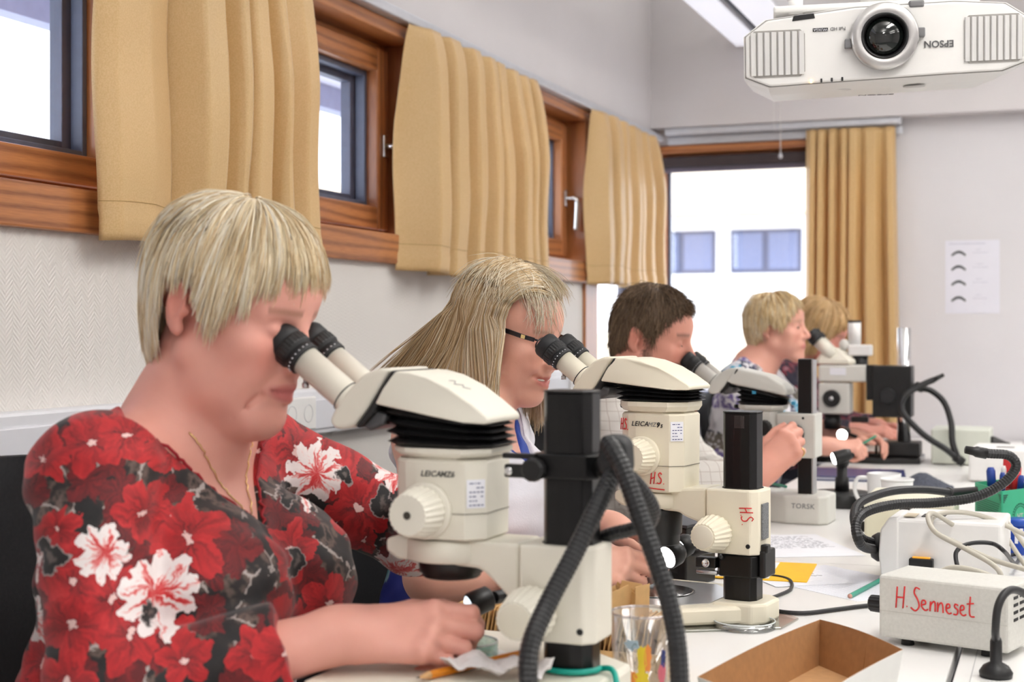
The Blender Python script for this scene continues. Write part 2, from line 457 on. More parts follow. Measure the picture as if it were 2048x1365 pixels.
# cable trunking with sockets along the window wall
tr = thing('cable_trunking', 'white plastic cable trunking running along the wall under the windows', 'trunking', (XL, 2.2, 0.975))
obj('channel', MB().bx(0.0, 0.045, -2.6, 2.85, -0.053, 0.053, 0.006), mat('trunking_white', srgb(226, 227, 232), 0.4, vary=0.01), tr)
obj('cover_strip', MB().bx(0.045, 0.05, -2.6, 2.85, -0.040, 0.028, 0.002), mat('trunking_cover', srgb(222, 223, 229), 0.4, vary=0.01), tr)
for y in (0.62, 2.60, -1.2):
    so = obj('socket', MB().bx(0.05, 0.058, y - 0.075, y + 0.075, -0.038, 0.038, 0.004), WHITE, tr)
    for k in (-1, 1):
        obj('outlet', MB().lathe([(0.021, 0), (0.021, 0.002), (0.019, 0.0025), (0.018, 0.0006)], (0.0565, y + k * 0.037, 0), (1, 0, 0), 24), mat('socket_grey', srgb(205, 205, 206), 0.45), so)

# ---------------------------------------------------------------- curtains
def curtain_mat():
    m = bpy.data.materials.new('tan_satin'); t = NT(m)
    v = t.coord('Object'); n = t.noise(v, 350, 2)
    c = t.ramp(n, [(0.35, srgb(222, 187, 130)), (0.65, srgb(231, 198, 144))])
    t.link(c, t.b.inputs['Base Color']); t.b.inputs['Roughness'].default_value = 0.42
    t.b.inputs['Sheen Weight'].default_value = 0.25; t.b.inputs['Sheen Roughness'].default_value = 0.4
    t.bump(n, 0.05, 0.0006)
    tl = t.new('ShaderNodeBsdfTranslucent'); t.link(c, tl.inputs[0])
    mx = t.new('ShaderNodeMixShader'); mx.inputs[0].default_value = 0.22
    t.link(t.b.outputs[0], mx.inputs[1]); t.link(tl.outputs[0], mx.inputs[2]); t.link(mx.outputs[0], t.out.inputs[0])
    return m
SATIN = curtain_mat()
def curtain(label, p0, p1, ztop, zbot, folds, amp, normal, seed, splay=0.0, flat_first=False):
    """cloth hung from p0 to p1 (xy); folds = list of relative widths; normal points into the room"""
    rnd = random.Random(seed)
    L = math.hypot(p1[0] - p0[0], p1[1] - p0[1]); d = ((p1[0] - p0[0]) / L, (p1[1] - p0[1]) / L)
    w = np.cumsum([0] + list(folds)); w = w / w[-1]
    am = [amp * rnd.uniform(0.75, 1.2) for _ in folds]
    drift = [rnd.uniform(-0.018, 0.018) for _ in range(len(w))]
    nu, nz = 26 * len(folds), 46
    V = []; F = []
    for j in range(nz + 1):
        v = j / nz; z = ztop + (zbot - ztop) * v
        for i in range(nu + 1):
            u = i / nu
            wb = [x + dr * v * (0 < k < len(folds)) for k, (x, dr) in enumerate(zip(w, drift))]
            k = max(0, min(len(folds) - 1, int(np.searchsorted(wb, u, 'right')) - 1))
            q = min(1, max(0, (u - wb[k]) / (wb[k + 1] - wb[k])))
            skew = 0.35 + 0.3 * ((k * 7 + seed) % 3) / 2
            qq = q ** (math.log(0.5) / math.log(skew))
            bulge = min(1.0, 1.75 * (1 - abs(2 * qq - 1))) ** 0.9
            a = am[k] * (0.62 + 0.38 * min(1, v * 2.5) + 0.15 * math.sin(3 * v + k))
            if flat_first and k == 0: a *= 0.35
            pinch = 1.0 - 0.55 * math.exp(-v * 16)
            off = a * (bulge - 0.5) * pinch + 0.004 * math.sin(9 * v + 5 * u)
            if v > 0.915: off += 0.003
            s_ = u + splay * v * (0.5 - u)
            if k == 0: s_ += 0.003 * math.sin(4 * v + seed) * (1 - q)
            zz = z - 0.004 * math.sin(11 * u + seed) * v
            V.append((p0[0] + d[0] * L * s_ + normal[0] * (off + 0.004), p0[1] + d[1] * L * s_ + normal[1] * (off + 0.004), zz))
    for j in range(nz):
        for i in range(nu):
            a = j * (nu + 1) + i
            F.append((a, a + 1, a + nu + 2, a + nu + 1))
    root = thing('curtain', label, 'curtain', (p0[0] + d[0] * L / 2, p0[1] + d[1] * L / 2, ztop), 0, 'tan satin curtains')
    T = Matrix.Translation(-Vector(root.location))
    cl = obj('cloth', MB().add(V, F, True).xf(T), SATIN, root)
    md = cl.modifiers.new('thickness', 'SOLIDIFY'); md.thickness = 0.0022; md.offset = 0
    # stitched hem line and hooks
    j = int(nz * 0.905)
    obj('hem_stitch', MB().tube([Vector(V[j * (nu + 1) + i]) + Vector((normal[0], normal[1], 0)) * 0.0012 for i in range(0, nu + 1)], 0.0008, 4).xf(T), mat('hem_thread', srgb(176, 138, 80), 0.7), cl)
    for k in range(len(w)):
        i = min(nu, int(w[k] * nu)); p = Vector(V[i])
        obj('hook', MB().tube([p, p + Vector((-normal[0] * 0.006, -normal[1] * 0.006, 0.008)), p + Vector((-normal[0] * 0.01, -normal[1] * 0.01, 0.014))], 0.0016, 6).xf(T), WHITE, root)
    return root
XCUR = XL + 0.055
curtain('tan satin curtain hanging behind the woman in the red floral blouse', (XCUR, 2.10), (XCUR, 2.875), 1.974, 1.325, [2.6, 2.0, 0.8, 1.2, 0.7, 1.6], 0.085, (1, 0), 3, 0.02, True)
curtain('tan satin curtain hanging above the woman with long grey-blond hair', (XCUR, 3.42), (XCUR, 4.38), 1.974, 1.318, [1.7, 1.5, 1.2, 1.1, 1.2, 1.0, 0.9, 0.8], 0.085, (1, 0), 5, -0.06)
curtain('narrow tan satin curtain pushed into the corner of the room', (XCUR, 4.98), (XCUR + 0.01, 5.80), 1.974, 1.335, [1.3, 1.2, 1.0, 0.9, 0.9, 0.8, 0.8], 0.075, (1, 0), 8, 0.02)
curtain('long tan satin curtain beside the large end-wall window', (-0.985, YB - 0.065), (-0.625, YB - 0.065), 1.998, 0.78, [0.8, 0.7, 0.7, 0.7, 0.9, 1.3, 1.0], 0.06, (0, -1), 11, -0.10)

# ---------------------------------------------------------------- luminaires
LUMW = mat('luminaire_white', srgb(236, 237, 242), 0.4, vary=0.01)
LUMG = mat('luminaire_slot', srgb(96, 98, 108), 0.5)
lu = thing('pendant_luminaire', 'long white linear luminaire with dark slot hanging near the window wall', 'ceiling lamp', (-1.12, 2.9, 2.36))
obj('housing', MB().bx(-0.15, -0.03, -4.6, 3.05, 0.0, 0.07, 0.004).bx(0.005, 0.15, -4.6, 3.05, 0.0, 0.07, 0.004), LUMW, lu)
DIFL = mat('underside_glow', srgb(238, 238, 242), 0.5, vary=0.01, emit=(0.86, 0.88, 1.0, 1), estr=0.55)  # glow strips added so the luminaire's underside is not grey
for a, b in ((-0.146, -0.034), (0.009, 0.146)): obj('glow_strip', MB().bx(a, b, -4.58, 3.03, -0.004, 0.0, 0.001), DIFL, lu)
obj('slot', MB().bx(-0.035, 0.01, -4.6, 3.05, 0.02, 0.068), LUMG, lu)
for y in (-3.5, -0.5, 2.5): obj('hanger', MB().cyl((0, y, 0.065), (0, y, CEIL - 2.36), 0.004, 8), STEEL, lu)
DIFF = mat('luminaire_reflector', srgb(240, 240, 238), 0.35, vary=0.01)
for lx in LUM_X:  # out-of-view luminaires, hung low so they can light the ceiling too
    for ly in (-1.0, 1.8, 4.4):
        lu = thing('pendant_luminaire', 'unseen short white pendant luminaire hanging over the tables', 'ceiling lamp', (lx, ly, LUM_Z), 0, 'short pendant luminaires')
        obj('housing', MB().bx(-0.16, 0.16, -0.8, 0.8, 0.0, 0.07, 0.004), DIFF, lu)
        for k in (-1, 1):
            obj('end_cap', MB().bx(-0.165, 0.165, k * 0.81 - 0.01, k * 0.81 + 0.01, -0.005, 0.075, 0.003), LUMG, lu)
            obj('hanger', MB().cyl((0, k * 0.7, 0.07), (0, k * 0.7, CEIL - LUM_Z), 0.003, 8), STEEL, lu)

# ---------------------------------------------------------------- outside
OUTW = mat('render_white', srgb(244, 243, 245), 0.8, vary=0.02, vscale=2)
OUTG = mat('far_window_glass', srgb(104, 110, 142), 0.2, vary=0.1)
OUTS = mat('soffit_boards', srgb(222, 220, 236), 0.7, vary=0.03)
OUTF = mat('far_frame', srgb(78, 80, 104), 0.5)
OUTC = mat('canopy_beige', srgb(226, 206, 182), 0.7)
gr = struct('ground_outside', MB().bx(-40, 40, -20, 60, -3.3, -3.2), mat('paving_outside', srgb(205, 205, 208), 0.8))
ev = thing('roof_overhang', 'pale boarded roof overhang outside the small windows', 'roof', (XL - 0.16, 3.0, 2.12))
obj('soffit', MB().bx(-0.85, -0.001, -4.5, 3.6, 0.0, 0.06), OUTS, ev)
obj('fascia', MB().bx(-0.92, -0.852, -4.5, 3.6, -0.09, 0.16), mat('fascia_grey', srgb(150, 152, 178), 0.6), ev)
def far_house(label, loc, rz, w, h, floors, cols, wz, ww, wh, canopy=False):
    e = thing('office_building', label, 'building', loc, rz)
    obj('wall', MB().bx(-w / 2, w / 2, 0, 6, 0, h), OUTW, e)
    for z in floors:
        for k in range(cols):
            x = -w / 2 + (k + 0.5) * w / cols
            f = obj('window', MB().bx(x - ww / 2, x + ww / 2, -0.05, 0.05, z, z + wh, 0.01), OUTF, e)
            for q in (-1, 1):
                obj('pane', MB().bx(x + q * ww / 4 - ww / 4 + 0.07, x + q * ww / 4 + ww / 4 - 0.07, -0.07, -0.045, z + 0.08, z + wh - 0.08), OUTG, f)
        if canopy: obj('canopy', MB().bx(-w / 2, w / 2, -1.0, 0.0, z + wh + 0.3, z + wh + 1.3, 0.02), OUTC, e)
    obj('roof', MB().bx(-w / 2 - 0.4, w / 2 + 0.4, -0.6, 6.4, h, h + 0.4), OUTS, e)
    return e
far_house('white building with a beige canopy seen through the end-wall window', (-12.0, 32.0, -3.2), 0, 37, 11, (2.0, 5.65), 19, 1.9, 1.6, 0.98, True)
far_house('plain white building across the yard from the small windows', (-33.0, 12.0, -3.2), R(90), 30, 10.5, (2.0, 5.7), 10, 1.9, 2.2, 1.3)
# ================================================================ tables
TOPM = mat('table_laminate', srgb(232, 231, 229), 0.32, vary=0.012, vscale=4)
LEGM = mat('table_leg_grey', srgb(150, 152, 155), 0.4, metal=0.6)
def table(label, x0, x1, y0, y1):
    e = thing('table', label, 'table', ((x0 + x1) / 2, (y0 + y1) / 2, 0), 0, 'white laboratory tables')
    w, l = (x1 - x0) / 2, (y1 - y0) / 2
    obj('tabletop', MB().bx(-w, w, -l, l, TZ - 0.025, TZ, 0.002), TOPM, e)
    obj('apron_rail', MB().bx(-w + 0.05, w - 0.05, -l + 0.05, -l + 0.08, TZ - 0.075, TZ - 0.025).bx(-w + 0.05, w - 0.05, l - 0.08, l - 0.05, TZ - 0.075, TZ - 0.025), LEGM, e)
    for sx in (-1, 1):
        for sy in (-1, 1):
            obj('leg', MB().cyl((sx * (w - 0.06), sy * (l - 0.06), 0), (sx * (w - 0.06), sy * (l - 0.06), TZ - 0.025), 0.02, 16), LEGM, e)
    return e
XA0, XA1, XB0, XB1 = -0.735, -0.134, -0.126, 0.50
table('white table holding the pencil and the open cardboard tray', XA0, XA1, 0.35, 2.75)
table('white table holding the microscope with the thick grey base', XA0, XA1, 2.754, 4.55)
table('white table holding the microscope on the chrome column', XA0, XA1, 4.554, YB - 0.02)
table('white table holding the power unit with the red name', XB0, XB1, 0.35, 2.75)
table('white table holding the green pen box', XB0, XB1, 2.754, 4.55)
table('white table against the end wall under the paper sheet', XB0, XB1, 4.554, YB - 0.02)
# narrow joint profile along the second row
obj('edge_strip', MB().bx(XB0 + 0.020, XB0 + 0.0215, 0.36, 2.74, TZ, TZ + 0.0006), mat('joint_grey', srgb(190, 190, 190), 0.5), bpy.data.objects['table.003']).matrix_parent_inverse = bpy.data.objects['table.003'].matrix_basis.inverted()

# ================================================================ stereo microscopes
def octo(hu, hv, ch, u0=0.0, rl=0.0):
    """plan outline of a body: chamfers on the far end, rounder on the observer's end"""
    p = [(u0 + hu, -hv + ch), (u0 + hu, hv - ch), (u0 + hu - ch, hv), ]
    r = rl or ch
    for k in range(5):
        a = PI / 2 + k * PI / 8
        p.append((u0 - hu + r + r * math.cos(a), hv - r + r * math.sin(a)))
    for k in range(5):
        a = PI + k * PI / 8
        p.append((u0 - hu + r + r * math.cos(a), -hv + r + r * math.sin(a)))
    p.append((u0 + hu - ch, -hv))
    return p
def loft(mb, rings, smooth=False, cap=True):
    n = len(rings[0]); V = [p for r in rings for p in r]; F = []
    for j in range(len(rings) - 1):
        for i in range(n):
            k = (i + 1) % n
            F.append((j * n + i, j * n + k, (j + 1) * n + k, (j + 1) * n + i))
    if cap: F.append(tuple(range(n))[::-1]); F.append(tuple((len(rings) - 1) * n + i for i in range(n)))
    return mb.add(V, F, smooth)
def knob(root, name, c, axis, r, L, m, teeth=20, part_face=True, cone=0.86):
    """fluted conical knob with a flat disc in its face"""
    c = Vector(c); a = Vector(axis).normalized()
    mb = MB().lathe([(r * 0.72, 0), (r * 0.98, 0.004), (r, L * 0.25), (r * cone, L * 0.9), (r * cone * 0.93, L)], c, a, teeth * 2, True, False, gear=0.055)
    k = obj(name, mb, m, root)
    if part_face: obj('knob_cap', MB().lathe([(r * cone * 0.80, 0), (r * cone * 0.80, 0.0012), (r * cone * 0.76, 0.0018)], c + a * L, a, 28), mat('knob_cap_cream', srgb(222, 216, 198), 0.4, vary=0.02), k)
    return k
BEL = mat('bellows_black', srgb(24, 24, 25), 0.36, vary=0.08)
def ergo_head(root, ub, zb, CM, sc=1.0, angular=False, ring_h=18, du=0.0, dz=0.0, pitch=0.0, cs=1.0, tl=0.072):
    """bellows, hinged cover, tube carrier and binocular tubes; ub = body axis, zb = top of the body"""
    def U(u): return ub + u * 0.001 * sc
    def Z(z): return zb + (z - 315) * 0.001 * sc
    z0 = 315 + ring_h
    # dovetail ring
    loft(r_ := MB(), [[(U(u * 1000 / 1), v * sc, Z(z)) for u, v in octo(hu, hv, 0.024, 0, 0.045)] for hu, hv, z in ((0.050, 0.045, 314), (0.050, 0.045, 317), (0.056, 0.050, 318.5), (0.060, 0.053, 315 + ring_h * 0.6), (0.060, 0.053, z0))], False)
    ring = obj('dovetail_ring', r_, CM, root)
    obj('lock_screw', MB().cyl((U(-56), 0.022 * sc, Z(323)), (U(-72), 0.026 * sc, Z(323)), 0.0035, 12).lathe([(0.0055, 0), (0.0055, 0.008)], (U(-71), 0.0255 * sc, Z(323)), (-1, 0.3, 0), 14, True, True, 0.1), BLACK, ring)
    # bellows
    rings = []
    NB = 9
    for j in range(NB):
        f = j / (NB - 1); wide = j % 2
        hu, hv = (0.064, 0.053) if wide else (0.0545, 0.045)
        pts = []
        for u, v in octo(hu, hv, 0.022, 0.002, 0.030):
            ztop = 364 + dz - (u * 1000 + 70) * ((0.085 if not angular else 0.22) + math.tan(pitch))
            pts.append((U(u * 1000 + du * f), v * sc, Z(z0 + (ztop - z0) * f)))
        rings.append(pts)
    obj('bellows', loft(MB(), rings, False), BEL, root)
    ub0, zb0 = ub, zb
    ub += du * 0.001; zb += dz * 0.001
    # cover, narrowing towards its far end
    if angular: prof = [(-70, 398), (-52, 401), (20, 388), (62, 366), (72, 352), (70, 338), (-60, 360), (-84, 367)]
    else: prof = [(-78, 364), (-70, 380), (-60, 396), (-52, 401), (-36, 401), (-12, 397), (18, 387), (46, 373), (66, 361), (70, 357), (67, 352), (40, 352), (0, 356)]
    prof = [(-75 + (u + 75) * math.cos(pitch) + (z - 364) * math.sin(pitch), 364 + (z - 364) * math.cos(pitch) - (u + 75) * math.sin(pitch)) for u, z in prof]
    prof = [(70 + (u - 70) * cs, z) for u, z in prof]
    bm = bmesh.new(); A = []; B = []
    for u, z in prof:
        top = max(0.0, min(1.0, (z - 348) / 50.0)); nar = max(0.0, (u - 10) / 62.0)
        hw = (0.056 - 0.018 * top * (0.3 + nar) - 0.012 * nar ** 2) * sc
        A.append(bm.verts.new((U(u), -hw, Z(z)))); B.append(bm.verts.new((U(u), hw, Z(z))))
    n = len(prof); bm.faces.new(A); bm.faces.new(B[::-1])
    for i in range(n): bm.faces.new((A[i], B[i], B[(i + 1) % n], A[(i + 1) % n]))
    bmesh.ops.recalc_face_normals(bm, faces=bm.faces[:])
    bmesh.ops.bevel(bm, geom=[e for e in bm.edges if len(e.link_faces) == 2 and e.calc_face_angle(0) > 0.5], offset=0.009 * sc, segments=4, profile=0.5, affect='EDGES', clamp_overlap=True)
    for f in bm.faces: f.smooth = True
    mb = MB().bm_add(bm, True)
    cov = obj('tube_cover', mb, CM, root)
    ub += (70 - 126 * cs + 56) * 0.001
    # tube carrier: rounded block turning about the hinge, with the dark hinge cheek between
    cp = [(-58, 402), (-72, 403), (-92, 396), (-112, 378), (-128, 356), (-134, 344), (-128, 336), (-116, 335), (-102, 340), (-88, 356), (-70, 384)]
    car = obj('tube_carrier', MB().prism([(U(a), Z(b)) for a, b in cp], -0.050 * sc, 0.050 * sc, 'XZ', 0.010 * sc, 4), CM, root)
    obj('hinge_seam', MB().prism([(U(a), Z(b)) for a, b in ((-56, 401), (-68, 384), (-86, 357), (-101, 339), (-96, 337), (-80, 352), (-63, 379), (-53, 398))], -0.0515 * sc, 0.0515 * sc, 'XZ', 0.002 * sc), BLACK, car)
    obj('hinge_cheek', MB().prism([(U(a), Z(b)) for a, b in ((-100, 340), (-82, 357), (-66, 352), (-70, 341), (-88, 334))], -0.043 * sc, 0.043 * sc, 'XZ', 0.004 * sc), mat('hinge_grey', srgb(92, 92, 94), 0.4, metal=0.3), car)
    # binocular tubes
    d = Vector((-0.80, 0, 0.60)).normalized()
    for s in (-1, 1):
        p = Vector((U(-112), s * 0.031 * sc, Z(363)))
        tb = obj('ocular_tube', MB().lathe([(0.0185 * sc, 0), (0.0185 * sc, 0.012 * sc), (0.0172 * sc, 0.014 * sc), (0.0172 * sc, tl * sc)], p, d, 28), CM, root)
        obj('tube_seam', MB().lathe([(0.0188 * sc, 0.0125 * sc), (0.0188 * sc, 0.0138 * sc)], p, d, 28), BLACK, tb)
        q = p + d * (tl - 0.002) * sc
        ep = obj('eyepiece', MB().lathe([(0.0182 * sc, 0), (0.0196 * sc, 0.001), (0.0196 * sc, 0.010 * sc), (0.0182 * sc, 0.011 * sc), (0.0182 * sc, 0.013 * sc), (0.0208 * sc, 0.014 * sc), (0.0214 * sc, 0.026 * sc), (0.0205 * sc, 0.027 * sc)], q, d, 32), RUBBER, root)
        obj('grip_ring', MB().lathe([(0.0212 * sc, 0.0145 * sc), (0.0219 * sc, 0.016 * sc), (0.0219 * sc, 0.025 * sc), (0.021 * sc, 0.0265 * sc)], q, d, 56, False, False, 0.03), BLACK, ep)
        obj('eyecup', MB().lathe([(0.0198 * sc, 0.0265 * sc), (0.0212 * sc, 0.030 * sc), (0.0214 * sc, 0.042 * sc), (0.0196 * sc, 0.0462 * sc), (0.0150 * sc, 0.0455 * sc), (0.0135 * sc, 0.038 * sc)], q, d, 32), RUBBER, ep)
        # diopter marks
        side = Vector((0, -1, 0)); upv = d.cross(side).normalized()
        mk = MB()
        for k in range(9):
            a = R(-70 + k * 17); rr = 0.0199 * sc
            o = q + d * 0.0055 * sc + (side * math.cos(a) + upv * math.sin(a)) * rr
            mk.box(o, (0.0012, 0.0012, 0.0012))
        obj('diopter_marks', mk, PAPER, ep)
        obj('clamp_screw', MB().cyl(q + Vector((0, 0, -0.017)) * sc, q + Vector((0, 0, -0.026)) * sc, 0.0026 * sc, 10).lathe([(0.0042 * sc, 0), (0.0042 * sc, 0.006 * sc)], q + Vector((0, 0, -0.031)) * sc, (0, 0, 1), 12), STEEL, ep)
    return cov

def zoom_scope(label, loc, rz, base_h, col_top, blk, body, CM, group, wide_base=None, ub=-0.135, head={}, obj_h=0.060):
    """stand with oval black column, focus block and arm, optics body with zoom knob, tilting tube"""
    root = thing('stereo_microscope', label, 'microscope', loc, rz, group)
    # column
    def colprof(): return [(0.027, -0.013), (0.027, 0.013), (0.020, 0.0235), (0.006, 0.0255), (-0.006, 0.0255), (-0.020, 0.0235), (-0.027, 0.013), (-0.027, -0.013), (-0.020, -0.0235), (-0.006, -0.0255), (0.006, -0.0255), (0.020, -0.0235)]
    c = obj('column', MB().prism(colprof(), base_h - 0.004, col_top, 'XY', 0.001, 1), ANOD, root)
    obj('column_cap', MB().prism([(a * 1.02, b * 1.02) for a, b in colprof()], col_top, col_top + 0.0025, 'XY', 0.0008, 1), BLACK, c)
    rk = MB()
    for i in range(int((col_top - base_h) / 0.004)): rk.box((-0.0275, 0, base_h + 0.004 + i * 0.004), (0.003, 0.009, 0.0018))
    obj('gear_rack', rk, ANOD, c)
    # focus block
    b0, b1 = blk
    hv = 0.037
    bl = obj('focus_block', MB().prism([(-0.046, -hv), (0.024, -hv), (0.036, -hv + 0.012), (0.036, hv - 0.012), (0.024, hv), (-0.046, hv)], b0, b1, 'XY', 0.003), CM, root)
    obj('block_collar', MB().prism([(a * 1.05, b * 1.05) for a, b in colprof()], b1, b1 + 0.0015, 'XY'), BLACK, bl)
    obj('grub_screw', MB().lathe([(0.0035, 0), (0.0035, 0.0012), (0.002, 0.0014)], (0.022, -hv, b0 + 0.014), (0, -1, 0), 14), BLACK, bl)
    for sgn in (-1, 1): knob(root, 'focus_knob', (-0.030, sgn * (hv - 0.001), b0 + 0.058 if b1 - b0 > 0.12 else b0 + 0.031), (0, sgn, 0), 0.029, 0.052, CM, 22, True, 0.74)
    # arm with gusset carrying the body ring
    z1 = body[0]
    arm = [(-0.0475, b1), (ub - 0.050, z1), (ub - 0.064, z1 - 0.004), (ub - 0.064, z1 - 0.018), (ub - 0.050, z1 - 0.026), (ub + 0.046, z1 - 0.030), (ub + 0.056, z1 - 0.036), (-0.062, b0 + 0.045), (-0.0475, b0 + 0.025)]
    am = obj('arm', MB().prism(arm, -0.033, 0.033, 'XZ', 0.004), CM, root)
    obj('ring_mount', MB().lathe([(0.046, 0), (0.050, 0.002), (0.050, 0.022), (0.047, 0.024)], (ub, 0, z1 - 0.026), (0, 0, 1), 40), CM, am)
    for u in (0.010, 0.028): obj('screw_hole', MB().lathe([(0.0033, 0), (0.0033, 0.0008), (0.0022, 0.001)], (ub + u, -0.0332, z1 - 0.013), (0, -1, 0), 14), BLACK, am)
    # optics body
    h0, h1 = body
    bd = MB()
    loft(bd, [[(ub + u, v, z) for u, v in octo(hu, hv2, 0.018, 0, 0.036)] for hu, hv2, z in ((0.0525, 0.0455, h0), (0.0545, 0.0475, h0 + 0.002), (0.0555, 0.0485, h1 - 0.003), (0.0535, 0.0465, h1))])
    bo = obj('optics_body', bd, CM, root)
    obj('body_seam', loft(MB(), [[(ub + u, v, z) for u, v in octo(0.0556, 0.0486, 0.018, 0, 0.036)] for z in (h0 + (h1 - h0) * 0.335, h0 + (h1 - h0) * 0.342)]), mat('seam_grey', srgb(120, 116, 104), 0.6), bo)
    zk = h0 + (h1 - h0) * (0.46 if h1 - h0 > 0.11 else 0.36)
    for sgn in (-1, 1):
        obj('knob_bezel', MB().lathe([(0.0305, 0), (0.0305, 0.004), (0.029, 0.006)], (ub - 0.008, sgn * 0.047, zk), (0, sgn, 0), 40), CM, bo)
        knob(root, 'zoom_knob', (ub - 0.008, sgn * 0.052, zk), (0, sgn, 0), 0.0275, 0.040, CM, 24, False, 0.84)
        obj('knob_screw', MB().lathe([(0.0042, 0), (0.0042, 0.0008), (0.002, 0.0003)], (ub - 0.008, sgn * 0.0922, zk), (0, sgn, 0), 14), mat('screw_dark', srgb(70, 66, 60), 0.4, metal=0.5), bo)
    # objective
    obj('objective', MB().lathe([(0.030, 0), (0.032, 0.002), (0.032, obj_h * 0.25), (0.035, obj_h * 0.3), (0.036, obj_h * 0.8), (0.038, obj_h + 0.002)], (ub, 0, z1 - 0.026 - obj_h), (0, 0, 1), 40), BLACK, root)
    ergo_head(root, ub, h1, CM, **head)
    return root

# positions: feet of the columns on the table
S1 = onX(1143, 1340, -0.479); S1 = Vector((-0.479, 1.425, TZ))
S2 = Vector((-0.452, 2.165, TZ))
G = 'stereo microscopes on the tables'
scope1 = zoom_scope('cream stereo microscope used by the woman in the red floral blouse', S1, R(-1.5), 0.087, 0.379, (0.121, 0.221), (0.222, 0.307), CREAM, G, ub=-0.140, head=dict(ring_h=12, du=-6, dz=9, pitch=R(3), cs=0.88, tl=0.080), obj_h=0.020)
scope2 = zoom_scope('cream stereo microscope with red marker initials, used by the woman with glasses', S2, R(-9), 0.034, 0.318, (0.105, 0.203), (0.193, 0.315), CREAM_Y, G, ub=-0.139, head=dict(tl=0.056))

# --- base of the first stand: tall, with the flat stage
b = obj('base', MB().prism([(0.05, -0.05), (0.05, 0.05), (0.0, 0.09), (-0.05, 0.15), (-0.24, 0.15), (-0.24, -0.15), (-0.05, -0.15), (0.0, -0.09)], 0.0, 0.087, 'XY', 0.006), CREAM, scope1)
obj('stage_plate', MB().lathe([(0.06, 0), (0.06, 0.001), (0.058, 0.0014)], (-0.135, 0, 0.087), (0, 0, 1), 40), mat('stage_white', srgb(232, 232, 228), 0.3), b)
# --- base of the second stand: sloped foot, plate with a round inlay
b = obj('base', MB().prism([(0.048, -0.03), (0.048, 0.03), (0.03, 0.048), (-0.03, 0.052), (-0.03, -0.052), (0.03, -0.048)], 0.003, 0.034, 'XY', 0.004), CREAM_Y, scope2)
obj('base_plate', MB().prism([(0.02, 0.045), (-0.07, 0.125), (-0.29, 0.125), (-0.29, -0.125), (-0.07, -0.125), (0.02, -0.045)], 0.004, 0.030, 'XY', 0.005), CREAM_Y, b)
obj('polished_plate', MB().prism([(-0.035, 0.05), (-0.085, 0.105), (-0.28, 0.105), (-0.28, -0.105), (-0.085, -0.105), (-0.035, -0.05)], 0.030, 0.0312, 'XY'), mat('satin_aluminium', (0.72, 0.72, 0.72, 1), 0.28, metal=0.85, vary=0.02), b)
obj('stage_ring', MB().lathe([(0.0615, 0), (0.0615, 0.0008), (0.059, 0.001)], (-0.145, 0, 0.0312), (0, 0, 1), 48), BLACK, b)
obj('stage_plate', MB().lathe([(0.0585, 0), (0.0585, 0.0014), (0.057, 0.0016)], (-0.145, 0, 0.0312), (0, 0, 1), 48), mat('stage_steel', (0.6, 0.6, 0.6, 1), 0.15, metal=1.0, vary=0.03), b)
# clear protective mat under the base
def clear_plastic(name, tint=(0.93, 0.95, 0.95, 1), gloss=0.12, rough=0.05):
    m = bpy.data.materials.new(name); t = NT(m); t.n.remove(t.b)
    tr = t.new('ShaderNodeBsdfTransparent')
    nz = t.noise(t.coord('Object'), 40, 2)
    t.link(t.ramp(nz, [(0.3, tuple(x * 0.97 for x in tint[:3]) + (1,)), (0.7, tint)]), tr.inputs[0])
    gl = t.new('ShaderNodeBsdfGlossy'); gl.inputs['Roughness'].default_value = rough
    lw = t.new('ShaderNodeLayerWeight'); lw.inputs['Blend'].default_value = 0.35
    f = t.math('ADD', t.math('MULTIPLY', t.math('POWER', lw.outputs['Facing'], 2.0), 0.5), gloss, clamp=True)
    mx = t.new('ShaderNodeMixShader'); t.link(f, mx.inputs[0]); t.link(tr.outputs[0], mx.inputs[1]); t.link(gl.outputs[0], mx.inputs[2]); t.link(mx.outputs[0], t.out.inputs[0])
    return m
CLEAR = clear_plastic('clear_acrylic', (0.86, 0.87, 0.84, 1), 0.1)
obj('clear_mat', MB().prism([(0.075, -0.04), (0.075, 0.04), (-0.05, 0.14), (-0.30, 0.14), (-0.30, -0.14), (-0.05, -0.14)], 0.0004, 0.004, 'XY', 0.001, 1), CLEAR, b)

# --- lettering on the second scope (side facing the camera: v = -0.0525)
def scope_text(root, body, u, z, size, m, v=-0.0490, shear=0.25, bold=0.0, name='lettering', sp=1.0):
    mb = text_mb(body, size, shear, bold, 0.0002, sp)
    return obj(name, mb.xf(frame((u, v, z), (1, 0, 0), (0, 0, 1))), m, root)
ub2 = -0.139
scope_text(scope2, 'LEICA', ub2 - 0.012, 0.2985, 0.0105, BLACKINK, bold=0.0001, sp=1.08)
scope_text(scope2, 'MZ', ub2 + 0.0085, 0.2978, 0.0098, GREYINK)
scope_text(scope2, '9', ub2 + 0.0185, 0.2975, 0.0105, BLACKINK, bold=0.0004)
scope_text(scope2, '5', ub2 + 0.0245, 0.2960, 0.007, BLACKINK, v=-0.0491, bold=0.0003)
ub1 = -0.140
scope_text(scope1, 'LEICA', ub1 - 0.002, 0.292, 0.0086, BLACKINK, bold=0.0001, sp=1.08)
scope_text(scope1, 'MZ6', ub1 + 0.0175, 0.292, 0.0084, mat('faint_ink', srgb(96, 95, 90), 0.6), bold=0.0002)
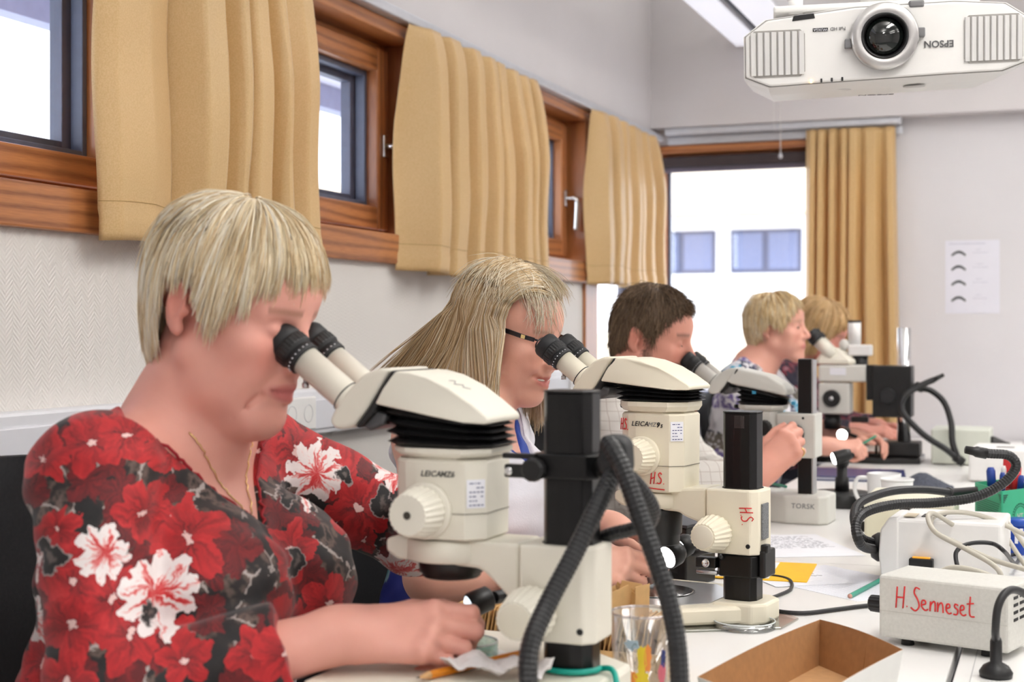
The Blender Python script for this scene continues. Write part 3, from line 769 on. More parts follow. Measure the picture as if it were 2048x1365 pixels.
HS = [[(0.10, 0.95), (0.0, 0.0)], [(0.42, 1.0), (0.30, 0.02)], [(0.02, 0.42), (0.36, 0.55)], [(0.50, 0.05), (0.53, 0.08)], [(1.0, 0.82), (0.86, 0.95), (0.72, 0.80), (0.80, 0.60), (0.95, 0.42), (0.92, 0.15), (0.72, 0.06), (0.60, 0.14)], [(1.16, 0.05), (1.19, 0.08)]]
def initials(root, o, xd, yd, h, strokes=HS, r=0.0009, m=REDINK, name='marker_initials'):
    return obj(name, strokes_mb([[(a * h, b * h) for a, b in s] for s in strokes], r, frame(o, xd, yd)), m, root)
initials(scope2, (ub2 + 0.006, -0.0486, 0.206), (1, 0, 0), (0, 0, 1), 0.019, HS + [[(-0.75, -0.28), (0.3, -0.36), (1.25, -0.42)]])
initials(scope2, (ub2 - 0.0505, -0.036, 0.288), (0.8, -0.6, 0), (0, 0, 1), 0.019)
initials(scope2, (0.008, -0.0374, 0.176), (0.15, 0, -1), (1, 0, 0.15), 0.021)
# calibration stickers on the chamfer
def sticker(root, c, xd, w, h, name='calibration_sticker'):
    M = frame(c, xd, (0, 0, 1))
    s = obj(name, MB().bx(-w / 2, w / 2, -h / 2, h / 2, 0, 0.0004).xf(M), PAPER, root)
    mk = MB()
    rnd = random.Random(int(w * 1e5))
    for i in range(6):
        x = -w / 2 + 0.003; y = h / 2 - 0.004 - i * (h - 0.007) / 5
        while x < w / 2 - 0.004:
            l = rnd.uniform(0.001, 0.004 if i else 0.006)
            if rnd.random() < 0.62: mk.bx(x, min(x + l, w / 2 - 0.002), y - 0.0006, y + 0.0006, 0.0004, 0.0006)
            x += l + 0.0012
    obj('print', mk.xf(M), mat('sticker_print', srgb(60, 70, 120), 0.6), s)
for sc_, ubx, zc in ((scope2, ub2, 0.288), (scope1, ub1, 0.272)):
    sticker(sc_, (ubx + 0.0465, -0.0397, zc), (1, 1, 0), 0.021, 0.030)
# scribbles on the covers
obj('pencil_scribble', strokes_mb([[(0, 0), (0.006, 0.004), (0.008, -0.002), (0.016, 0.003), (0.018, -0.001), (0.026, 0.002)]], 0.0005, frame((ub1 + 0.008, -0.024, 0.3905), (0.9, 0.05, -0.35), (0.1, 0.9, 0.25))), GREYINK, scope1)

# black lamp clamp on the second column
def column_clamp(root, z, h, name='lamp_clamp', outer=0.034):
    c = obj(name, MB().prism([(outer, -0.018), (outer, 0.018), (outer - 0.01, 0.031), (-outer + 0.008, 0.031), (-outer, 0.02), (-outer, -0.02), (-outer + 0.008, -0.031), (outer - 0.01, -0.031)], z, z + h, 'XY', 0.002), ANOD, root)
    return c
c = column_clamp(scope2, 0.070, 0.033)
obj('clamp_block', MB().bx(-0.066, -0.033, -0.030, -0.012, 0.080, 0.096, 0.002), BLACK, c)
obj('clamp_screw', MB().lathe([(0.0065, 0), (0.0065, 0.003), (0.005, 0.004), (0.0035, 0.001)], (-0.048, -0.0302, 0.088), (0, -1, 0), 20), CHROME, c)
obj('clamp_lever', MB().cyl((-0.064, -0.028, 0.074), (-0.030, -0.030, 0.074), 0.0035, 12), STEEL, c)
obj('side_bracket', MB().bx(0.034, 0.044, -0.024, 0.024, 0.070, 0.112, 0.003), BLACK, c)
obj('velcro_pad', MB().bx(0.0362, 0.0395, -0.020, 0.006, 0.128, 0.182, 0.001), mat('velcro_grey', srgb(120, 122, 124), 0.9, vary=0.35, vscale=500, bump=0.6, bscale=900), scope2)
obj('latch', MB().bx(0.036, 0.047, -0.022, -0.006, 0.108, 0.121, 0.002), BLACK, scope2)
obj('tape', MB().bx(-0.004, 0.012, -0.0265, -0.0254, 0.296, 0.314, 0.0), clear_plastic('clear_tape', (0.85, 0.85, 0.85, 1), 0.06, 0.45), scope2)
scope_text(scope2, 'PLAN 1.0x', ub2 - 0.008, 0.128, 0.0055, PAPER, v=-0.0366, shear=0)
# ================================================================ third microscope (thin column, thick base)
def lit(name, strength, col=(1, 0.98, 0.95, 1)):
    return mat(name, (0.9, 0.9, 0.9, 1), 0.3, vary=0.0, emit=col, estr=strength)
LENS_ON = lit('lamp_lens_on', 14.0)
S3 = Vector((-0.546, 3.33, TZ))
scope3 = thing('stereo_microscope', 'grey-white stereo microscope on a thick base lettered TORSK, used by the bearded man', 'microscope', S3, R(-3), G)
b = obj('base', MB().prism([(0.04, -0.06), (0.058, -0.04), (0.058, 0.05), (0.03, 0.08), (-0.21, 0.08), (-0.21, 0.01), (-0.035, -0.06)], 0, 0.066, 'XY', 0.005), GREYW, scope3)
obj('stage_plate', MB().lathe([(0.05, 0), (0.05, 0.001)], (-0.11, 0.03, 0.066), (0, 0, 1), 36), mat('stage_white', srgb(232, 232, 228), 0.3), b)
scope_text(scope3, 'TORSK', 0.004, 0.042, 0.016, GREYINK, v=-0.0604, shear=0.05, bold=0.0002, name='marker_word', sp=1.1)
obj('column', MB().bx(-0.017, 0.015, -0.02, 0.02, 0.062, 0.378, 0.003), ANOD, scope3)
obj('column_edge', MB().bx(0.015, 0.019, -0.02, 0.02, 0.066, 0.376, 0.001), STEEL, scope3)
bl = obj('focus_block', MB().bx(-0.062, 0.028, -0.04, 0.04, 0.150, 0.252, 0.004), GREYW, scope3)
obj('grub_screw', MB().lathe([(0.003, 0), (0.003, 0.001)], (0.0, -0.04, 0.242), (0, -1, 0), 12), BLACK, bl)
for sgn in (-1, 1): obj('focus_knob', MB().lathe([(0.022, 0), (0.024, 0.004), (0.024, 0.03), (0.021, 0.034)], (-0.02, sgn * 0.039, 0.205), (0, sgn, 0), 36, True, False, 0.05), BLACK, scope3)
bo = MB(); loft(bo, [[(-0.104 + u, v, z) for u, v in octo(0.042, 0.045, 0.014, 0, 0.03)] for z in (0.172, 0.255)])
bo = obj('optics_body', bo, GREYW, scope3)
obj('body_seam', loft(MB(), [[(-0.104 + u, v, z) for u, v in octo(0.0424, 0.0454, 0.014, 0, 0.03)] for z in (0.186, 0.187)]), BLACK, bo)
obj('arm', MB().bx(-0.11, -0.055, -0.03, 0.03, 0.158, 0.174, 0.003), GREYW, scope3)
for sgn in (-1, 1): obj('zoom_knob', MB().lathe([(0.018, 0), (0.019, 0.003), (0.018, 0.02), (0.015, 0.022)], (-0.088, sgn * 0.045, 0.218), (0, sgn, 0), 32, True, False, 0.05), BLACK, scope3)
obj('objective', MB().lathe([(0.026, 0), (0.03, 0.02), (0.03, 0.05)], (-0.104, 0, 0.125), (0, 0, 1), 32), BLACK, scope3)
ergo_head(scope3, -0.104, 0.255, GREYW, 0.92, True, 16, 2, 20, R(2), 1.0, 0.064)
for u in (-0.112, -0.02): obj('blue_tab', MB().bx(u - 0.004, u + 0.005, -0.054, -0.048, 0.296 - (u + 0.112) * 0.25, 0.303 - (u + 0.112) * 0.25, 0.001), mat('blue_tab', srgb(60, 150, 190), 0.4), scope3)

# ================================================================ fourth microscope (black rack stand, chrome column)
Y4 = 4.95
def q4(px, py, dy=0.0): return onY(px, py, Y4 + dy) - S4
S4 = Vector((onY(1808, 900, Y4).x, Y4, TZ))
scope4 = thing('stereo_microscope', 'grey trinocular microscope with black focusing slab on a chrome column', 'microscope', S4, 0, G)
obj('base', MB().prism([(0.06, -0.08), (0.06, 0.10), (-0.30, 0.14), (-0.30, -0.12), (-0.05, -0.12)], 0, 0.022, 'XY', 0.004), mat('black_glass_base', srgb(22, 20, 20), 0.12, vary=0.1), scope4)
obj('column_foot', MB().bx(-0.075, 0.055, -0.065, 0.055, 0.022, 0.070, 0.006), BLACK, scope4)
obj('column', MB().cyl((0, 0, 0.03), (0, 0, 0.452), 0.0225, 32), CHROME, scope4)
p, q = q4(1750, 731), q4(1827, 834)
sl = obj('focus_slab', MB().bx(p.x, q.x, -0.075, 0.03, q.z, p.z, 0.004), BLACK, scope4)
p, q = q4(1736, 730), q4(1752, 800)
obj('rack_slide', MB().bx(p.x, q.x + 0.002, -0.05, 0.03, q.z, p.z, 0.003), BLACK, scope4)
k = q4(1782, 790); obj('focus_knob', MB().lathe([(0.025, 0), (0.026, 0.004), (0.024, 0.03)], (k.x, -0.074, k.z), (0, -1, 0), 36, True, False, 0.04), RUBBER, scope4)
p, q = q4(1641, 729), q4(1736, 764)
bs = obj('beam_splitter', MB().bx(p.x, q.x, -0.05, 0.05, q.z, p.z, 0.006), GREYW, scope4)
p2_, q2_ = q4(1664, 735), q4(1696, 750); obj('type_plate', MB().bx(p2_.x, q2_.x, -0.0512, -0.05, q2_.z, p2_.z), PAPER, bs)
p, q = q4(1641, 765), q4(1703, 828)
bd = obj('optics_body', MB().bx(p.x, q.x, -0.048, 0.048, q.z, p.z, 0.006), GREYW, scope4)
k = q4(1668, 796); kn = obj('zoom_knob', MB().lathe([(0.027, 0), (0.0295, 0.003), (0.0295, 0.014), (0.026, 0.018)], (k.x, -0.048, k.z), (0, -1, 0), 40, True, False, 0.03), BLACK, scope4)
obj('knob_cap', MB().lathe([(0.0075, 0), (0.007, 0.003)], (k.x, -0.066, k.z), (0, -1, 0), 20), STEEL, kn)
p, q = q4(1647, 829), q4(1683, 858)
obj('objective', MB().lathe([(0.028, 0), (0.030, (p.z - q.z) * 0.5), (0.026, p.z - q.z)], ((p.x + q.x) / 2, 0, q.z), (0, 0, 1), 32), BLACK, scope4)
obj('arm', MB().bx(q4(1703, 0).x, q4(1737, 0).x, -0.012, 0.012, q4(0, 806).z, q4(0, 797).z, 0.002), BLACK, scope4)
a, b_, t_ = q4(1635, 727), q4(1713, 727), q4(1655, 692)
rings = []
for f, zz in ((0, 0), (0.0, 0.012), (0.35, 0.03), (0.62, 0.048), (0.72, 0.054)):
    xa = a.x + (t_.x + 0.002 - a.x) * f; xb = b_.x + (t_.x + 0.034 - b_.x) * f; hv = 0.05 * (1 - 0.5 * f)
    rings.append([(xa + 0.012, -hv, a.z + zz), (xb - 0.02, -hv, a.z + zz), (xb, -hv + 0.02, a.z + zz), (xb, hv - 0.02, a.z + zz), (xb - 0.02, hv, a.z + zz), (xa + 0.012, hv, a.z + zz), (xa, hv - 0.012, a.z + zz), (xa, -hv + 0.012, a.z + zz)])
obj('tube_head', loft(MB(), rings, False), CREAM, scope4)
e0, e1 = q4(1660, 704), q4(1612, 655)
dv = (e1 - e0).normalized(); L = (e1 - e0).length
for s in (-1, 1):
    o = Vector((e0.x, s * 0.032, e0.z))
    tb = obj('ocular_tube', MB().lathe([(0.020, 0), (0.020, L * 0.62)], o - dv * 0.02, dv, 28), CREAM, scope4)
    obj('eyepiece', MB().lathe([(0.019, 0), (0.0245, 0.001), (0.0255, 0.02), (0.022, 0.021), (0.0235, 0.024), (0.025, 0.038), (0.021, 0.041), (0.015, 0.037)], o + dv * (L * 0.62 - 0.022), dv, 32), RUBBER, scope4)
p, q = q4(1698, 690), q4(1744, 712)
ph = obj('photo_port', MB().bx(p.x, q.x, -0.03, 0.03, q.z, p.z, 0.005).cyl(((p.x + q.x) / 2 - 0.02, 0, p.z), ((p.x + q.x) / 2 - 0.02, 0, p.z + 0.075), 0.0215, 28), WHITE, scope4)
obj('port_cap', MB().cyl(((p.x + q.x) / 2 - 0.02, 0, p.z + 0.075), ((p.x + q.x) / 2 - 0.02, 0, p.z + 0.083), 0.0215, 28), BLACK, ph)
obj('port_collar', MB().cyl(((p.x + q.x) / 2, 0, q4(0, 729).z - 0.002), ((p.x + q.x) / 2, 0, q.z + 0.001), 0.025, 28), BLACK, ph)
k = q4(1690, 690); obj('port_lever', MB().sphere((k.x, -0.02, k.z), 0.016, 16, (1.1, 0.7, 1.2)), GREYW, ph)

# ================================================================ gooseneck conduits and cables
def resample(path, step):
    P = [Vector(p) for p in path]; out = [P[0].copy()]; acc = 0.0
    for a, b in zip(P, P[1:]):
        L = (b - a).length; t = step - acc
        while t <= L:
            out.append(a + (b - a) * (t / L)); t += step
        acc = L - (t - step)
    return out
def goose_mb(pts, r, rib=0.0050, n=10, sm=12):
    P = resample(smooth_path(pts, sm), rib / 2)
    return MB().tube(P, [r * (1.0 if i % 2 else 0.93) for i in range(len(P))], n, smooth=False)
CABB = mat('black_cable', srgb(28, 28, 30), 0.45, vary=0.1)
GOOSE = mat('gooseneck_black', srgb(27, 28, 30), 0.38, vary=0.15, vscale=80)
CABG = mat('beige_cable', srgb(188, 183, 170), 0.5, vary=0.04)
def cable(name, label, pts, r, m, sm=10, cat='cable', group=None):
    o = obj(name, MB().tube(smooth_path(pts, sm), r, 10), m)
    return tag(o, label, cat, group)

# scope 1: clamp on the column with two goosenecks hanging from its joint
gl = thing('gooseneck_lamp', 'black twin gooseneck lamp clamped to the column of the front microscope', 'lamp', S1 + Vector((0, 0, 0.30)), R(-1.5))
column_clamp(gl, -0.010, 0.026, 'clamp', 0.036)
cb = obj('clamp_bar', MB().bx(-0.066, -0.030, -0.034, -0.024, 0.010, 0.0155, 0.001).bx(-0.064, -0.034, -0.034, -0.024, -0.010, 0.004, 0.002), BLACK, gl)
obj('clamp_screw', MB().lathe([(0.0045, 0), (0.0045, 0.002), (0.003, 0.003)], (-0.058, -0.034, -0.003), (0, -1, 0), 18), CHROME, cb)
obj('thumb_screw', MB().lathe([(0.009, 0), (0.0125, 0.004), (0.0125, 0.014), (0.010, 0.016)], (-0.028, -0.031, 0.0), (0, -1, 0), 24, True, False, 0.05), BLACK, gl)
gi = gl.matrix_basis.inverted() if False else None
GM = Matrix.Translation(gl.location) @ Euler(gl.rotation_euler).to_matrix().to_4x4()
def gl_pt(px, py, d): return GM.inverted() @ at(px, py, d)
jc = gl_pt(1236, 918, 1.435)
obj('joint', MB().prism([(a * 0.0155 - 0.003, b * 0.024) for a, b in ((-0.7, 1), (0.5, 1), (1, 0.7), (1.1, -0.4), (0.6, -1), (-0.3, -1), (-1, -0.2))], -0.016, 0.016, 'XZ', 0.006, 3).xf(Matrix.Translation(jc)), RUBBER, gl)
obj('joint_arm', MB().tube([(0.033, -0.01, 0.003), (0.045, -0.02, 0.003), tuple(jc)], 0.011, 12), BLACK, gl)
g1 = obj('gooseneck', goose_mb([gl_pt(*p) for p in ((1232, 935, 1.43), (1196, 1010, 1.41), (1150, 1105, 1.39), (1100, 1200, 1.37), (1066, 1275, 1.35), (1056, 1330, 1.34), (1058, 1392, 1.335))], 0.0098), GOOSE, gl)
g2 = obj('gooseneck', goose_mb([gl_pt(*p) for p in ((1216, 888, 1.425), (1228, 905, 1.41), (1252, 955, 1.40), (1290, 1060, 1.385), (1325, 1160, 1.37), (1346, 1240, 1.36), (1356, 1310, 1.35), (1360, 1390, 1.34))], 0.0098), GOOSE, gl)
g3 = obj('gooseneck', goose_mb([gl_pt(*p) for p in ((1262, 955, 1.45), (1288, 985, 1.46), (1306, 1020, 1.475), (1298, 1046, 1.49), (1262, 1060, 1.50), (1205, 1076, 1.52), (1110, 1125, 1.60), (1020, 1185, 1.63), (985, 1197, 1.61))], 0.0078), GOOSE, gl)
lt = gl_pt(984, 1194, 1.61)
ld = Vector((-0.66, -0.68, -0.30)).normalized()
lh = obj('lamp_head', MB().lathe([(0.009, 0), (0.014, 0.004), (0.0145, 0.026), (0.0135, 0.029)], lt, ld, 28), BLACK, gl)
obj('lamp_lens', MB().lathe([(0.0125, 0.0285), (0.009, 0.0315), (0.001, 0.0325)], lt, ld, 28), lit('lamp_lens_soft', 1.6, (0.80, 0.93, 1, 1)), lh)

# scope 2: black halogen spot on its ventilated box behind the stage
L2 = Vector((-0.640, 2.43, TZ))
lb = thing('spot_lamp', 'black ventilated lamp box with a shining spot and its reflection as a second disc beside the second microscope', 'lamp', L2, R(-14))
bx = obj('housing', MB().bx(-0.055, 0.055, -0.035, 0.075, 0.0, 0.106, 0.003), BLACK, lb)
obj('lid', MB().prism([(-0.060, 0.106), (0.060, 0.106), (0.060, 0.111), (-0.060, 0.111)], -0.042, 0.08, 'XZ', 0.001), mat('black_lid', srgb(44, 45, 52), 0.45, vary=0.08), lb)
for i in range(3):
    for k in range(5): obj('vent_slot', MB().bx(-0.045 + (0 if i == 0 else 0.052 + (i - 1) * 0.018), -0.032 + (0 if i == 0 else 0.052 + (i - 1) * 0.018), -0.0362, -0.0348, 0.026 + k * 0.014, 0.034 + k * 0.014, 0.0005), mat('slot_black', srgb(8, 8, 9), 0.7), bx)
for (px, py, d, r_) in ((1335, 1115, 2.30, 0.0185), (1357, 1098, 2.335, 0.017)):  # second disc is a reflection of the first, built as another glowing spot
    M = Matrix.Translation(L2) @ Matrix.Rotation(R(-14), 4, 'Z')
    c = M.inverted() @ at(px, py, d); ax = Vector((-0.25, -0.9, -0.25)).normalized()
    sp = obj('spot_head', MB().lathe([(r_ * 0.8, -0.03), (r_ * 1.08, -0.02), (r_ * 1.12, 0), (r_ * 0.98, 0.001)], c, ax, 32), BLACK, lb)
    obj('reflector', MB().lathe([(r_ * 0.97, 0.0008), (r_ * 0.90, 0.002), (r_ * 0.5, 0.0045), (r_ * 0.1, 0.0055)], c, ax, 32), LENS_ON, sp)
obj('bracket', MB().tube([(0.056, -0.01, 0.06), (0.11, -0.05, 0.075), (0.150, -0.115, 0.088)], 0.006, 10), STEEL, lb)
pl = bpy.data.lights.new('spot_glow', 'SPOT'); pl.energy = 1.5; pl.spot_size = R(80); pl.shadow_soft_size = 0.02
po = bpy.data.objects.new('spot_glow', pl); COL.objects.link(po); po.parent = lb; po.location = (-0.02, -0.075, 0.045); po.rotation_euler = (R(65), 0, R(20))

# ================================================================ ceiling projector
PJ = at(1768, 100, 2.50)
pj = thing('projector', 'white ceiling projector hung upside down with a large silver-ringed lens', 'projector', PJ, 0, None, (R(4.5), R(-0.6), R(10.5)))
PW = mat('projector_white', srgb(232, 231, 228), 0.42, vary=0.01)
PG = mat('projector_grey', srgb(206, 205, 203), 0.45, vary=0.01)
body = [(-0.243, -0.040), (-0.243, 0.034), (-0.205, 0.062), (-0.05, 0.078), (0.12, 0.080), (0.205, 0.072), (0.243, 0.046), (0.243, -0.030), (0.20, -0.046), (0.10, -0.048), (-0.02, -0.052), (-0.12, -0.055), (-0.20, -0.058)]
rings = []
for y, sc_, dz in ((0.0, 1.0, 0.0), (0.012, 1.0, 0.0), (0.10, 0.985, 0.0), (0.33, 0.95, 0.004), (0.36, 0.86, 0.008)):
    rings.append([(x * sc_, y, z * (sc_ if sc_ > 0.9 else 0.75) + dz - (0.006 * min(1, max(0, (y - 0.005) / 0.05)) * (1 if z < 0 else 0) * (1 if abs(x) < 0.235 else 0.2))) for x, z in body])
cs = obj('casing', loft(MB(), rings, False), PW, pj)
fr = [(x * 0.985, z * 0.96) for x, z in body]
fp = obj('front_panel', MB().prism(fr, -0.006, 0.0, 'XZ', 0.003), PW, pj)
obj('panel_joint', loft(MB(), [[(x * 0.992, y, z * 0.985) for x, z in body] for y in (-0.0005, 0.0008)], False, True), mat('joint_dark', srgb(150, 148, 145), 0.6), cs)
def grille(x0, x1, z0, z1, n, name):
    g = obj(name, MB().prism([(x0, z0 + 0.008), (x0 + 0.008, z0), (x1 - 0.008, z0), (x1, z0 + 0.008), (x1, z1 - 0.008), (x1 - 0.008, z1), (x0 + 0.008, z1), (x0, z1 - 0.008)], -0.0075, -0.0058, 'XZ'), mat('grille_recess', srgb(158, 155, 150), 0.6), pj)
    w = (x1 - x0) / n
    for i in range(n):
        x = x0 + (i + 0.5) * w
        obj('louvre', MB().prism([(x - w * 0.46, -0.0080), (x - w * 0.30, -0.0105), (x + w * 0.42, -0.0080)], z0 + 0.003, z1 - 0.003, 'XY', 0.0004, 1), PG, g)
grille(-0.232, -0.136, -0.040, 0.042, 8, 'grille'); grille(0.134, 0.232, -0.030, 0.052, 9, 'grille')
ln = obj('lens_ring', MB().lathe([(0.058, -0.002), (0.058, 0.018), (0.0545, 0.024), (0.040, 0.020)], (0.0, -0.004, 0.022), (0, -1, 0), 56, False), mat('lens_silver', (0.62, 0.61, 0.60, 1), 0.32, metal=0.9, vary=0.02), pj)
obj('lens_barrel', MB().lathe([(0.0405, 0.0195), (0.0385, 0.0235), (0.036, 0.020), (0.033, 0.010)], (0.0, -0.004, 0.022), (0, -1, 0), 48, False), BLACK, ln)
obj('lens_glass', MB().lathe([(0.0345, 0.008), (0.030, 0.014), (0.018, 0.019), (0.002, 0.0205)], (0.0, -0.004, 0.022), (0, -1, 0), 40), mat('lens_coating', srgb(10, 16, 14), 0.04, vary=0.3, coat=1.0), ln)
for x, z in ((-0.062, 0.012), (0.062, 0.026)): obj('shift_tab', MB().bx(x - 0.006, x + 0.006, -0.020, -0.004, z - 0.008, z + 0.008, 0.002), mat('tab_grey', srgb(120, 120, 122), 0.5), pj)
ir = obj('sensor_window', MB().prism([(-0.158, 0.0565), (-0.155, 0.066), (-0.120, 0.069), (-0.118, 0.060)], -0.0075, -0.003, 'XZ', 0.001), BLACK, pj)
obj('slide_lever', MB().bx(0.042, 0.068, -0.008, 0.02, 0.070, 0.083, 0.003), mat('tab_grey', srgb(120, 120, 122), 0.5), pj)
TXT = mat('logo_grey', srgb(88, 88, 90), 0.5)
def pj_text(s, x, z, size, m=TXT, y=-0.0072, bold=0.0, name='lettering'):
    return obj(name, text_mb(s, size, 0, bold, 0.0003).xf(frame((x, y, z), (-1, 0, 0), (0, 0, -1))), m, pj)
pj_text('EPSON', 0.092, 0.006, 0.0165, bold=0.0003)
pj_text('Full HD', -0.079, 0.040, 0.0085)
bd_ = obj('badge', MB().bx(-0.122, -0.096, -0.0074, -0.006, 0.0365, 0.0425), BLACKINK, pj)
pj_text('WUXGA', -0.109, 0.0394, 0.0062, PAPER, y=-0.0078)
for i, x in enumerate((-0.126, -0.108, -0.090, -0.072)):
    obj('indicator', MB().bx(x - 0.0016, x + 0.0016, -0.0085, -0.003, -0.0530 + i * 0.0006, -0.0465 + i * 0.0006, 0.0005), lit('led_orange', 6.0, (1, 0.45, 0.08, 1)) if i == 0 else BLACKINK, pj)
M_ = frame((0.0, 0.21, -0.0606), (-1, 0, 0), (0, 1, 0))
obj('lettering', text_mb('EPSON', 0.022, 0, 0.0003, 0.0003).xf(M_), TXT, pj)
for x in (-0.07, 0.06): obj('button_pad', MB().lathe([(0.020, 0), (0.019, 0.0012)], (x, 0.10, -0.0570), (0, 0, -1), 32), PG, pj)
mt = obj('mount_plate', MB().bx(-0.19, 0.17, 0.06, 0.28, 0.082, 0.094, 0.004).cyl((-0.15, 0.08, 0.080), (-0.15, 0.08, 0.105), 0.013, 20).cyl((0.14, 0.09, 0.080), (0.14, 0.09, 0.105), 0.013, 20), PW, pj)
obj('mount_pole', MB().cyl((0, 0.17, 0.09), (0, 0.17, CEIL - PJ.z - 0.004), 0.03, 28), PW, pj)
obj('power_cord', MB().tube(smooth_path([(0.12, 0.28, 0.07), (0.10, 0.33, 0.12), (0.05, 0.25, 0.2), (0.04, 0.2, 0.5)], 8), 0.004, 8), CABB, pj)

# ================================================================ sheet on the end wall, pull cord
pz = thing('paper_sheet', 'white A4 sheet with four dark curved otolith pictures on the end wall', 'poster', (-0.328, YB - 0.001, 1.380))
obj('sheet', MB().bx(-0.105, 0.105, -0.001, 0.0, -0.1485, 0.1485), mat('poster_paper', srgb(228, 228, 238), 0.6, vary=0.01), pz)
pr = random.Random(4)
for i, z in enumerate((0.095, 0.036, -0.025, -0.090)):
    c = [(-0.082 + 0.058 * k / 10, z + 0.016 * math.sin(PI * k / 10) - 0.004 + 0.0006 * pr.uniform(-1, 1)) for k in range(11)] + [(-0.027 - 0.052 * k / 10, z - 0.012 + 0.013 * math.sin(PI * k / 10)) for k in range(11)]
    obj('picture', MB().prism(c, -0.0015, -0.001, 'XZ'), mat('otolith_print', srgb(58, 62, 66), 0.6, vary=0.3, vscale=400), pz)
    mk = MB()
    for r_ in range(2):
        x = 0.002 + 0.012 * (r_ == 0)
        while x < 0.055 - 0.02 * (r_ == 0):
            l = pr.uniform(0.003, 0.009); mk.bx(x, x + l, -0.0014, -0.001, z + 0.014 - r_ * 0.013, z + 0.0165 - r_ * 0.013); x += l + 0.003
    obj('caption', mk, mat('caption_ink', srgb(190, 190, 205), 0.6), pz)
obj('caption', MB().bx(-0.09, 0.05, -0.0014, -0.001, 0.133, 0.136), mat('caption_ink', srgb(190, 190, 205), 0.6), pz)
pc = onY(1561, 312, 5.80)
cd = thing('pull_cord', 'thin white pull cord with a bead hanging before the end window', 'cord', pc)
obj('cord', MB().cyl((0, 0, 0.01), (0, 0, CEIL - pc.z), 0.0018, 8).tube([(-0.026, 0, CEIL - pc.z), (-0.027, 0, 0.14), (-0.022, 0, 0.10)], 0.0012, 8), WHITE, cd)
obj('bead', MB().lathe([(0.001, -0.012), (0.008, -0.008), (0.009, 0), (0.005, 0.010), (0.001, 0.014)], (0, 0, 0), (0, 0, 1), 20), mat('bead_grey', srgb(190, 190, 196), 0.4), cd)
# ================================================================ things on the tables
def obox(label, name, cat, A, e1, group=None):
    """root of a box standing on its footprint corner A, local x along e1"""
    return thing(name, label, cat, (A[0], A[1], TZ), math.atan2(e1[1], e1[0]), group), math.hypot(e1[0], e1[1])
# --- power unit with red name
A = onT(1757, 1288); e = Vector((0.176, -0.052, 0))
pu, W1 = obox('grey power unit with a name in red handwriting on its side', 'power_unit', 'power unit', A, e)
GREYP = mat('grey_hammer_paint', srgb(206, 205, 198), 0.5, vary=0.05, vscale=220, bump=0.15, bscale=500)
D1 = 0.105
ca = obj('casing', MB().bx(0, W1, 0, D1, 0.010, 0.098, 0.004), GREYP, pu)
obj('side_seam', MB().bx(0.002, W1 - 0.002, -0.0004, 0.0002, 0.0475, 0.0482), mat('seam_pale', srgb(188, 186, 178), 0.6), ca)
for x in (0.035, W1 - 0.035):
    for y in (0.02, D1 - 0.02): obj('foot', MB().lathe([(0.009, 0), (0.008, 0.0105)], (x, y, 0), (0, 0, 1), 18), BLACK, pu)
obj('knob', MB().lathe([(0.011, 0), (0.0125, 0.003), (0.012, 0.020), (0.010, 0.022)], (0, 0.022, 0.052), (-1, 0, 0), 28, True, False, 0.06), BLACK, pu)
vt = MB()
for i in range(4):
    for k in range(3): vt.bx(W1 - 0.0004, W1 + 0.0008, 0.02 + k * 0.025, 0.037 + k * 0.025, 0.05 + i * 0.01, 0.054 + i * 0.01)
obj('vent', vt, BLACK, pu)
NAME = [[(0.06, 1.0), (0.0, 0.0)], [(0.42, 1.05), (0.34, 0.02)], [(0.02, 0.5), (0.38, 0.52)], [(0.52, 0.12), (0.55, 0.14)],
        [(1.15, 1.0), (0.95, 1.05), (0.88, 0.80), (1.05, 0.50), (1.12, 0.20), (0.95, -0.02), (0.72, 0.10)],
        [(1.22, 0.28), (1.42, 0.36), (1.40, 0.50), (1.26, 0.48), (1.24, 0.22), (1.40, 0.06), (1.55, 0.12)],
        [(1.66, 0.5), (1.64, 0.05), (1.68, 0.34), (1.82, 0.52), (1.88, 0.40), (1.88, 0.06)],
        [(2.0, 0.5), (2.0, 0.06), (2.04, 0.34), (2.16, 0.50), (2.24, 0.38), (2.26, 0.05)],
        [(2.38, 0.26), (2.56, 0.34), (2.54, 0.48), (2.42, 0.44), (2.40, 0.20), (2.52, 0.05), (2.66, 0.10)],
        [(2.96, 0.48), (2.82, 0.52), (2.80, 0.38), (2.94, 0.26), (2.90, 0.06), (2.74, 0.06)],
        [(3.06, 0.26), (3.22, 0.34), (3.20, 0.50), (3.08, 0.46), (3.06, 0.18), (3.20, 0.05), (3.34, 0.12)],
        [(3.52, 0.95), (3.48, 0.30), (3.54, 0.06), (3.72, 0.06)], [(3.36, 0.60), (3.68, 0.66)]]
initials(pu, (0.026, -0.0006, 0.054), (1, 0, -0.01), (0, 0, 1), 0.030, NAME, 0.0011, REDINK, 'red_name')

# --- white cold-light source behind it
A = onT(1762, 1168); e = Vector((0.20, -0.012, 0))
ls, W2 = obox('white cold-light source with orange switch and two gooseneck arms', 'light_source', 'light source', A, e)
D2, H2 = 0.17, 0.115
ca = obj('casing', MB().bx(0.014, W2, 0, D2, 0.008, H2, 0.005), WHITE, ls)
obj('front_bezel', MB().prism([(0.014, 0.004), (0.0, 0.012), (-0.004, 0.05), (-0.001, 0.095), (0.014, H2 + 0.002), (0.03, H2 + 0.002), (0.03, 0.004)], -0.002, D2 + 0.002, 'XZ', 0.003), WHITE, ls)
obj('top_recess', MB().bx(0.062, 0.100, 0.045, 0.085, H2 - 0.001, H2 + 0.0012, 0.0005), BLACK, ls)
obj('top_label', MB().bx(0.035, 0.055, 0.02, 0.07, H2 + 0.0022, H2 + 0.0028), mat('label_beige', srgb(214, 202, 176), 0.6), ls)
